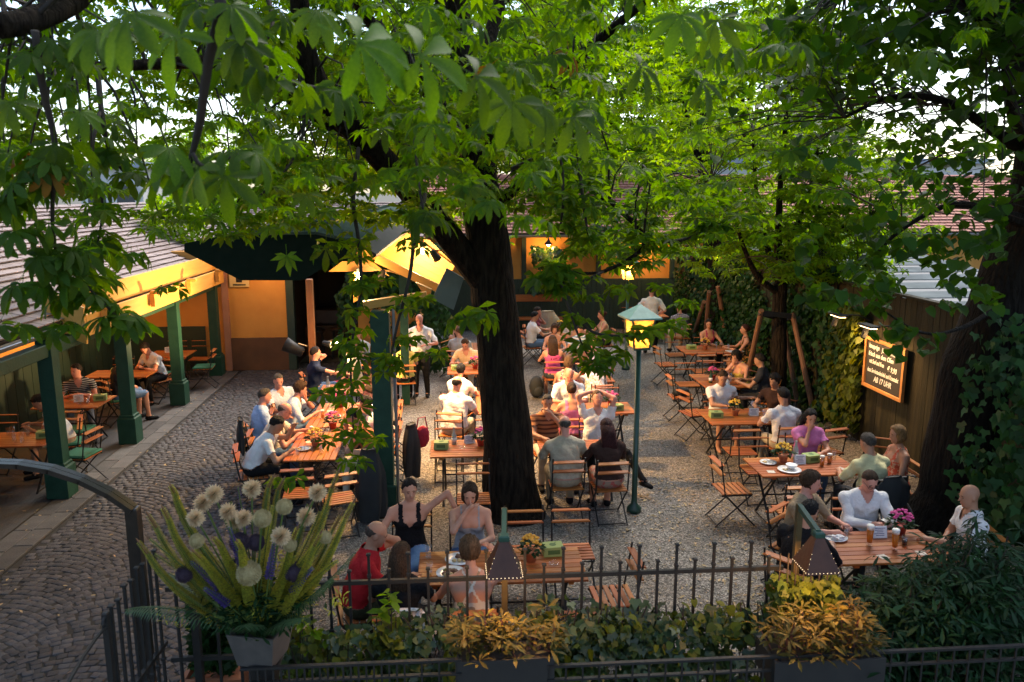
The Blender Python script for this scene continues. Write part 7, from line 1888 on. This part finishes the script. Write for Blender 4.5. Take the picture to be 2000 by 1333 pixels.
# ================================================================ the planting at the front
def whorl_pts(P, n, size, tpl, mat, name, parent, pitch=(-10, 45), spread=.02):
    pos, yaw, pit, sc = [], [], [], []
    for p in P:
        a0 = R.uniform(0, 6.28)
        for i in range(n):
            a = a0 + i * 2.4; pos.append((p[0] - math.sin(a) * spread, p[1] + math.cos(a) * spread, p[2] + R.uniform(-.02, .02))); yaw.append(a); pit.append(rad(R.uniform(*pitch))); sc.append(size * R.uniform(.65, 1.15))
    yaw = np.array(yaw)
    return cloud(name, [(tpl, np.array(pos), np.array(sc), rotm(yaw, np.array(pit), NR.normal(0, .35, len(yaw))))], mat, parent)
hg = thing('ivy', 'dark ivy hedge growing through the iron fence', 'climbing plant', (0, 5.6, 0))
P = np.concatenate([box_pts(2600, (-1.35, 5.42, .30), (.05, 5.84, 1.06), 21, -.1, 2.5), box_pts(3400, (.45, 5.38, .30), (2.55, 5.80, 1.04), 22, -.1, 2.5), box_pts(700, (-1.4, 5.45, .9), (2.5, 5.8, 1.14), 23, .15, 2.5)])
cloud('foliage', [(IVY, P, NR.uniform(.055, .10, len(P)), rotm(math.pi + NR.normal(0, 1.0, len(P)), np.radians(NR.uniform(-75, -5, len(P))), NR.normal(0, .4, len(P))))], M_('hedge_leaf', (.045, .07, .016), (.025, .05, .014), 3, .42, .1, 60, trans=.25, island=.4), hg)
P = np.concatenate([box_pts(700, (-1.35, 5.40, .5), (.05, 5.7, 1.12), 24, 0, 2.5), box_pts(800, (.45, 5.36, .5), (2.55, 5.7, 1.10), 25, 0, 2.5)])
cloud('mixed_leaves', [(HEART, P, NR.uniform(.045, .085, len(P)), rotm(math.pi + NR.normal(0, 1.2, len(P)), np.radians(NR.uniform(-80, 10, len(P))), NR.normal(0, .5, len(P))))], LEAFV, hg)
m = MB()
for k in range(40):
    x = R.uniform(-1.35, 2.5); m.tube([(x, 5.62, .2), (x + R.uniform(-.1, .1), 5.6, .7), (x + R.uniform(-.2, .2), 5.58, 1.15)], .006, 4)
tag(child(hg, 'stems', m, TWIG), kind='stuff')
def planter(label, x0, x1, y, zt, plab, seed, mat, hi=.17, wid=.28):
    t = thing('planter_box', label, 'planter', ((x0 + x1) / 2, y, 0))
    L = x1 - x0
    bx = MB(); bx.box((0, -wid / 2, zt - .11), (L, .02, .22)).box((0, wid / 2, zt - .11), (L, .02, .22)).box((-L / 2 + .01, 0, zt - .11), (.018, wid - .022, .22)).box((L / 2 - .01, 0, zt - .11), (.018, wid - .022, .22)).box((0, 0, zt - .21), (L - .04, wid - .03, .02))
    bx.put('box', M_('planter_black', (.012, .012, .012), (.02, .019, .017), 8, .55), t)
    MB().box((0, 0, zt - .06), (L - .045, wid - .045, .08)).put('soil', M_('soil', (.03, .02, .013), (.05, .034, .02), 30, .95), t)
    MB().box((-L / 2 + .1, 0, (zt - .22) / 2), (.05, wid * .8, zt - .22)).put('leg', IRON, t); MB().box((L / 2 - .1, 0, (zt - .22) / 2), (.05, wid * .8, zt - .22)).put('leg', IRON, t)
    pl = thing('planter_plants', plab, 'plants', ((x0 + x1) / 2, y, zt))
    n = int(L * 110)
    P = [(NR.uniform(x0 - .02, x1 + .02), y + NR.normal(0, wid * .32), zt + .03 + hi * NR.uniform(0, 1) ** 1.2) for _ in range(n)]
    whorl_pts(P, 7, .105, LANCE, mat, 'foliage', pl)
    m = MB()
    for p in P[::2]: m.tube([(p[0] * .9 + .1 * (x0 + x1) / 2, y, zt - .03), p], .004, 4, cap=False)
    tag(child(pl, 'stems', m, M_('red_stem', (.16, .05, .03), rough=.6)), kind='stuff')
pa, pc_ = D(892, 1275, 5.15), D(1078, 1275, 5.15)
planter('black planter box hanging under the middle lamp', pa.x, pc_.x, 5.15, pa.z + .02, 'plants with golden lamp light put into their leaf colour in the middle planter', 1, LEAFP)
pa, pc_ = D(1495, 1268, 5.12), D(1705, 1268, 5.12)
planter('black planter box under the right lamp', pa.x, pc_.x, 5.12, pa.z, 'dense plants with golden lamp light put into their leaf colour under the right lamp', 2, LEAFP, .26, .34)
gv = thing('ivy', 'golden lit ivy right under the right planter lamp', 'climbing plant', (2.6, 5.5, 0))
P = box_pts(520, (2.42, 5.36, .95), (2.92, 5.62, 1.36), 31, -.3, 3); cloud('foliage', [(IVY, P, NR.uniform(.06, .095, len(P)), rotm(math.pi + NR.normal(0, .9, len(P)), np.radians(NR.uniform(-70, 0, len(P))), NR.normal(0, .4, len(P))))], LEAFV, gv)
m = MB()
for k in range(7): m.tube([(2.45 + k * .06, 5.5, .3), (2.47 + k * .06, 5.5, 1.0), (2.45 + k * .065, 5.48, 1.6)], .006, 4)
tag(child(gv, 'stems', m, TWIG), kind='stuff')
bu = thing('bush', 'big dark glossy leaved bush in the lower right corner', 'bush', (3.6, 5.7, 0))
U = NR.normal(size=(2400, 3)); U /= np.linalg.norm(U, axis=1, keepdims=True); U *= NR.uniform(.25, 1.03, 2400)[:, None] ** .5
P = np.concatenate([np.array([3.75, 5.65, .72]) + U[:1100] * np.array([.70, .55, .60]), np.array([4.3, 5.8, .86]) + U[1100:2000] * np.array([.7, .6, .68]), np.array([3.3, 5.4, .62]) + U[2000:] * np.array([.55, .42, .48])]); P = P[(P[:, 2] > .1) & (noise3(P, 2.6, 3) > -.16)]; P = P + NR.normal(0, .05, P.shape) * np.array([1, 1, 1.6])
whorl_pts(P, 6, .125, LANCE, LEAFS, 'foliage', bu, (-40, 30))
m = MB()
for p in P[::6]: m.tube([(3.6 + (p[0] - 3.6) * .3, 5.75, .0), (3.6 + (p[0] - 3.6) * .7, 5.75 + (p[1] - 5.75) * .6, p[2] * .6), tuple(p)], [.012, .009, .004], 4, cap=False)
tag(child(bu, 'stems', m, TWIG), kind='stuff')
# potted shrub behind the short fence panel
tb_ = G(440, 1333, .2)
ps = thing('potted_shrub', 'dark ivy shrub in a square terracotta pot behind the short fence panel', 'potted shrub', (-1.98, 6.15, 0))
m = MB(); w0, w1, hh = .17, .24, .46
cs4 = [(-1, -1), (1, -1), (1, 1), (-1, 1)]
m.add([(x * w0, y * w0, 0) for x, y in cs4] + [(x * w1, y * w1, hh) for x, y in cs4] + [(x * (w1 - .035), y * (w1 - .035), hh) for x, y in cs4] + [(x * (w1 - .05), y * (w1 - .05), hh - .06) for x, y in cs4], [(3, 2, 1, 0)] + [(i + a, (i + 1) % 4 + a, (i + 1) % 4 + a + 4, i + a + 4) for a in (0, 4, 8) for i in range(4)] + [(12, 13, 14, 15)])
m.put('pot', TERRA, ps)
P = np.concatenate([box_pts(1500, (-2.16, 5.97, .45), (-1.80, 6.33, 1.18), 41, -.3, 3)])
cloud('foliage', [(IVY, P, NR.uniform(.05, .085, len(P)), rotm(NR.uniform(0, 6.28, len(P)), np.radians(NR.uniform(-75, 0, len(P))), NR.normal(0, .4, len(P))))], LEAFI, ps)
child(ps, 'trunk', MB().tube([(-1.98, 6.15, .4), (-1.97, 6.15, 1.1)], [.03, .012], 6), TWIG)
# leafy sprigs by the fence
sg = thing('seedling', 'bright young leaf sprigs growing up beside the iron fence', 'plant', (-1.05, 5.55, 0))
P = [D(px, py, 5.5) for px, py in ((765, 1180), (745, 1200), (590, 1215), (610, 1240), (640, 1250), (585, 1180), (760, 1165), (600, 1260), (680, 1255))]
whorl_pts(P, 6, .10, OVAL, LEAFY, 'foliage', sg, (-35, 30), .05)
child(sg, 'stems', (lambda m: [m.tube([(p.x, 5.55, .2), (p.x - .02, 5.52, p.z * .6), tuple(p)], .005, 4, cap=False) for p in P] and m)(MB()), TWIG)

# ---- the great bunch of flowers in the stone vase
VX, VY, VZ = -1.355, 5.16, 1.11
ped = thing('pedestal', 'dark square pedestal carrying the flower vase behind the front railing', 'pedestal', (VX, VY, 0)); MB().box((0, 0, .545), (.16, .16, 1.09), bev=.01).put('column', IRON, ped); MB().box((0, 0, 1.098), (.26, .26, .02), bev=.005).put('top_plate', IRON, ped)
va = thing('vase', 'tapered grey square vase holding the big bunch of flowers', 'vase', (VX, VY, VZ), rad(-14))
m = MB(); w0, w1, hh = .125, .17, .25
m.add([(x * w0, y * w0, 0) for x, y in cs4] + [(x * w1, y * w1, hh) for x, y in cs4] + [(x * (w1 - .012), y * (w1 - .012), hh) for x, y in cs4] + [(x * (w1 - .03), y * (w1 - .03), hh - .1) for x, y in cs4], [(3, 2, 1, 0)] + [(i + a, (i + 1) % 4 + a, (i + 1) % 4 + a + 4, i + a + 4) for a in (0, 4, 8) for i in range(4)] + [(12, 13, 14, 15)])
m.put('body', M_('stone_vase', (.085, .075, .065), (.06, .054, .048), 12, .7, .15, 90), va)
fa = thing('flower_bunch', 'huge bunch of foxtail lilies, white globes and palm fronds in the grey vase', 'flowers', (VX, VY, VZ + .25))
ORG = Vector((0, 0, -.08))
def loc(px, py, y): return D(px, py, y) - Vector((VX, VY, VZ + .25))
STEM = M_('flower_stem', (.10, .15, .03), (.07, .11, .025), 12, .55); FOX = M_('foxtail_yellow_green', (.38, .33, .03), (.23, .25, .025), 18, .7, trans=.3, island=.35); FOXT = M_('foxtail_tip', (.16, .075, .03), rough=.7)
AGA = M_('agapanthus_white', (.60, .50, .30), (.52, .38, .22), 30, .6, trans=.25, island=.12); ALL = M_('allium_straw', (.42, .34, .16), (.30, .23, .10), 60, .8, .3, 200); DEL = M_('delphinium_violet', (.055, .03, .16), (.035, .02, .09), 40, .6, trans=.15, island=.35); DARKA = M_('dark_allium', (.045, .025, .045), (.03, .018, .03), 60, .8); FRD = M_('palm_green', (.055, .11, .045), (.04, .085, .035), 6, .5, trans=.3)
TRI = (np.array([(0, 0, 0), (.28, .5, .1), (0, 1, .05), (-.28, .5, .1)], np.float32), np.array([(0, 1, 2), (0, 2, 3)], np.int32))
def curve(a, b, bow, n=10):
    a, b = Vector(a), Vector(b); c = a.lerp(b, .5) + Vector(bow); return [a * (1 - t) ** 2 + c * 2 * t * (1 - t) + b * t * t for t in np.linspace(0, 1, n)]
def radial(pts, n, r0, r1, t0, ang, size0, size1, tpl=TRI):
    """scatter little blades pointing outward round a stem"""
    pos, rots, sc = [], [], []
    for i in range(n):
        t = t0 + (1 - t0) * (i + R.random()) / n; k = t * (len(pts) - 1); j = min(int(k), len(pts) - 2); p = pts[j].lerp(pts[j + 1], k - j); ax = (pts[j + 1] - pts[j]).normalized()
        u = ax.orthogonal().normalized(); a = i * 2.39996; u = Matrix.Rotation(a, 3, ax) @ u
        w = (t - t0) / (1 - t0); y = (u * math.cos(ang) + ax * math.sin(ang)).normalized(); x = ax.cross(y).normalized(); z = x.cross(y)
        pos.append(p + u * (r0 + (r1 - r0) * w) * .25); rots.append(np.array(Matrix((x, y, z)).transposed())); sc.append(size0 + (size1 - size0) * w)
    v, f = scatter_tpl(tpl[0], tpl[1], np.array(pos), np.array(sc), np.array(rots)); return v, f
for px, py, y, bow in ((340, 952, 5.0, (-.16, 0, .2)), (325, 996, 4.9, (-.14, 0, .06)), (297, 1010, 5.0, (-.12, 0, -.02)), (278, 1062, 4.9, (-.14, 0, -.06)), (528, 935, 5.2, (-.04, 0, .1)), (548, 940, 5.3, (.0, 0, .1)), (655, 925, 5.1, (.06, 0, -.06)), (684, 985, 5.0, (.05, 0, -.10)), (425, 1055, 4.85, (-.03, 0, .06)), (575, 1035, 4.9, (.03, 0, -.05)), (620, 1045, 4.85, (.03, 0, -.08)), (660, 1010, 5.3, (.03, 0, -.08)), (385, 1080, 4.8, (-.04, 0, .06)), (470, 1060, 4.8, (-.01, 0, .05)), (350, 1060, 5.25, (-.06, 0, .06)), (600, 990, 5.35, (.02, 0, .0))):
    e = loc(px, py, y); c = curve(ORG + Vector((R.uniform(-.05, .05), R.uniform(-.04, .04), 0)), e, tuple(1.7 * b_ for b_ in bow), 14)
    # the tip nods back
    c[-1] = c[-1] + Vector((-.02 if px < 500 else .02, 0, .01))
    st_ = MB().tube(c, list(np.linspace(.016, .008, 14)), 6).put('foxtail_lily', STEM, fa)
    v, f = radial(c, 950, .07, .03, .34, .25, .030, .012); put('florets', npmesh('florets', v, f, FOX), st_)
    MB().tube([c[-2], c[-1], c[-1] + (c[-1] - c[-2]) * .35], [.010, .008, .002], 6).put('tip', FOXT, st_)
for i in range(16):
    px, py = R.uniform(290, 690), R.uniform(960, 1110); py = max(py, 945 + abs(px - 500) * .35); e = loc(px, py, R.uniform(4.85, 5.35)); c = curve(ORG + Vector((R.uniform(-.06, .06), R.uniform(-.05, .05), 0)), e, (R.uniform(-.03, .03) + (px - 500) * .0004, 0, R.uniform(.04, .14)), 12)
    st_ = MB().tube(c, list(np.linspace(.007, .004, 12)), 5).put('foxtail_lily', STEM, fa); v, f = radial(c, 420, .05, .02, .42, .3, .024, .010); put('florets', npmesh('florets', v, f, FOX), st_)
def ball(px, py, y, r, mat, n, name, tip=None, core=.4):
    e = loc(px, py, y); c = curve(ORG + Vector((R.uniform(-.05, .05), R.uniform(-.04, .04), 0)), e, (R.uniform(-.03, .03), 0, .06), 8)
    s_ = MB().tube(c, .006, 5).put(name, STEM, fa)
    pos, rots, sc = [], [], []
    for i in range(n):
        z = 1 - 2 * (i + .5) / n; a = i * 2.39996; u = Vector((math.sqrt(1 - z * z) * math.cos(a), math.sqrt(1 - z * z) * math.sin(a), z)); x = u.orthogonal().normalized()
        pos.append(e + u * r * core); rots.append(np.array(Matrix((x, u, x.cross(u))).transposed())); sc.append(r * (1 - core) * R.uniform(.85, 1.15))
    v, f = scatter_tpl(TRI[0] * np.array([.55 if mat is AGA else 1.0, 1, 1]), TRI[1], np.array(pos), np.array(sc), np.array(rots)); put('florets', npmesh('florets', v, f, mat), s_)
    MB().blob(e, r * (core + .08), 10, 7).put('head_core', STEM if mat is AGA else mat, s_)
for px, py in ((397, 982), (418, 965), (382, 1012), (445, 1000), (476, 1012), (492, 955), (620, 962), (548, 1048), (598, 1010), (460, 1018)): ball(px, py, R.uniform(4.85, 5.3), R.uniform(.058, .070), AGA, 170, 'white_globe_flower', core=.15)
for px, py, r, mt in ((486, 1120, .085, ALL), (512, 1013, .062, ALL), (384, 1057, .05, ALL), (566, 1065, .048, ALL), (635, 1050, .045, ALL), (468, 1060, .07, DARKA), (360, 1122, .06, DARKA), (575, 1118, .07, DARKA), (500, 1060, .06, DARKA), (555, 990, .055, ALL)): ball(px, py, 4.9 if mt is ALL else 5.0, r, mt, 320, 'round_flower_head', core=.72)
for px, py, y in ((465, 952, 5.2), (448, 1032, 4.85), (535, 1062, 4.8), (374, 1098, 4.85), (410, 1005, 5.2), (610, 1110, 4.9), (400, 1150, 4.8), (600, 985, 5.3), (440, 985, 5.3)):
    e = loc(px, py, y); c = curve(ORG, e, (0, 0, .04), 9); s_ = MB().tube(c, .005, 5).put('violet_spike', STEM, fa); v, f = radial(c, 130, .03, .012, .62, .3, .030, .014); put('florets', npmesh('florets', v, f, DEL), s_)
def frond(a, b, bow, ln, n=34):
    c = curve(a, b, bow, 12); s_ = MB().tube(c, list(np.linspace(.006, .002, 12)), 5).put('palm_frond', FRD, fa); vs, fs = [], []
    for i in range(n):
        t = .16 + .84 * i / n; k = t * 11; j = min(int(k), 10); p = c[j].lerp(c[j + 1], k - j); ax = (c[j + 1] - c[j]).normalized(); sd_ = ax.cross(Vector((0, 0, 1))).normalized()
        for sg_ in (-1, 1):
            L = ln * math.sin(math.pi * (.12 + .80 * t)) * R.uniform(.9, 1.1); d_ = (sd_ * sg_ + ax * .75 + Vector((0, 0, -.25))).normalized(); q1 = p + d_ * L * .55; q2 = p + d_ * L + Vector((0, 0, -.25 * L)); w = ax * .006; b_ = len(vs)
            vs += [p - w * .6, p + w * .6, q1 + w, q1 - w, q2]; fs += [(b_, b_ + 1, b_ + 2, b_ + 3), (b_ + 3, b_ + 2, b_ + 4)]
    MB().add(vs, fs).put('blades', FRD, s_)
frond(ORG, loc(245, 1192, 4.9), (-.12, 0, .18), .14); frond(ORG, loc(478, 1225, 4.72), (.02, -.1, .16), .15); frond(ORG, loc(590, 1210, 4.75), (.04, -.1, .14), .14); frond(ORG, loc(690, 1082, 4.9), (.10, 0, .02), .13); frond(ORG, loc(650, 1130, 5.2), (.1, .0, .06), .12); frond(ORG, loc(330, 1120, 5.3), (-.12, .05, .1), .13)
P = [(NR.normal(0, .11), NR.normal(0, .08), NR.uniform(0, .30)) for _ in range(330)]
P = [(p[0] * (1 + 2.2 * p[2]) , p[1] * (1 + 1.5 * p[2]), p[2]) for p in P]
o = whorl_pts([(a + VX, b + VY, c + VZ + .25) for a, b, c in P], 5, .085, LANCE, LEAFS, 'filler_leaves', fa)
ylw = whorl_pts([(VX + NR.normal(0, .2), VY + NR.normal(0, .08), VZ + .25 + NR.uniform(.06, .46)) for _ in range(150)], 8, .055, LANCE, FOX, 'yellow_filler', fa, (0, 70))
# ---- the sky dome needs nothing more: the world is the sky
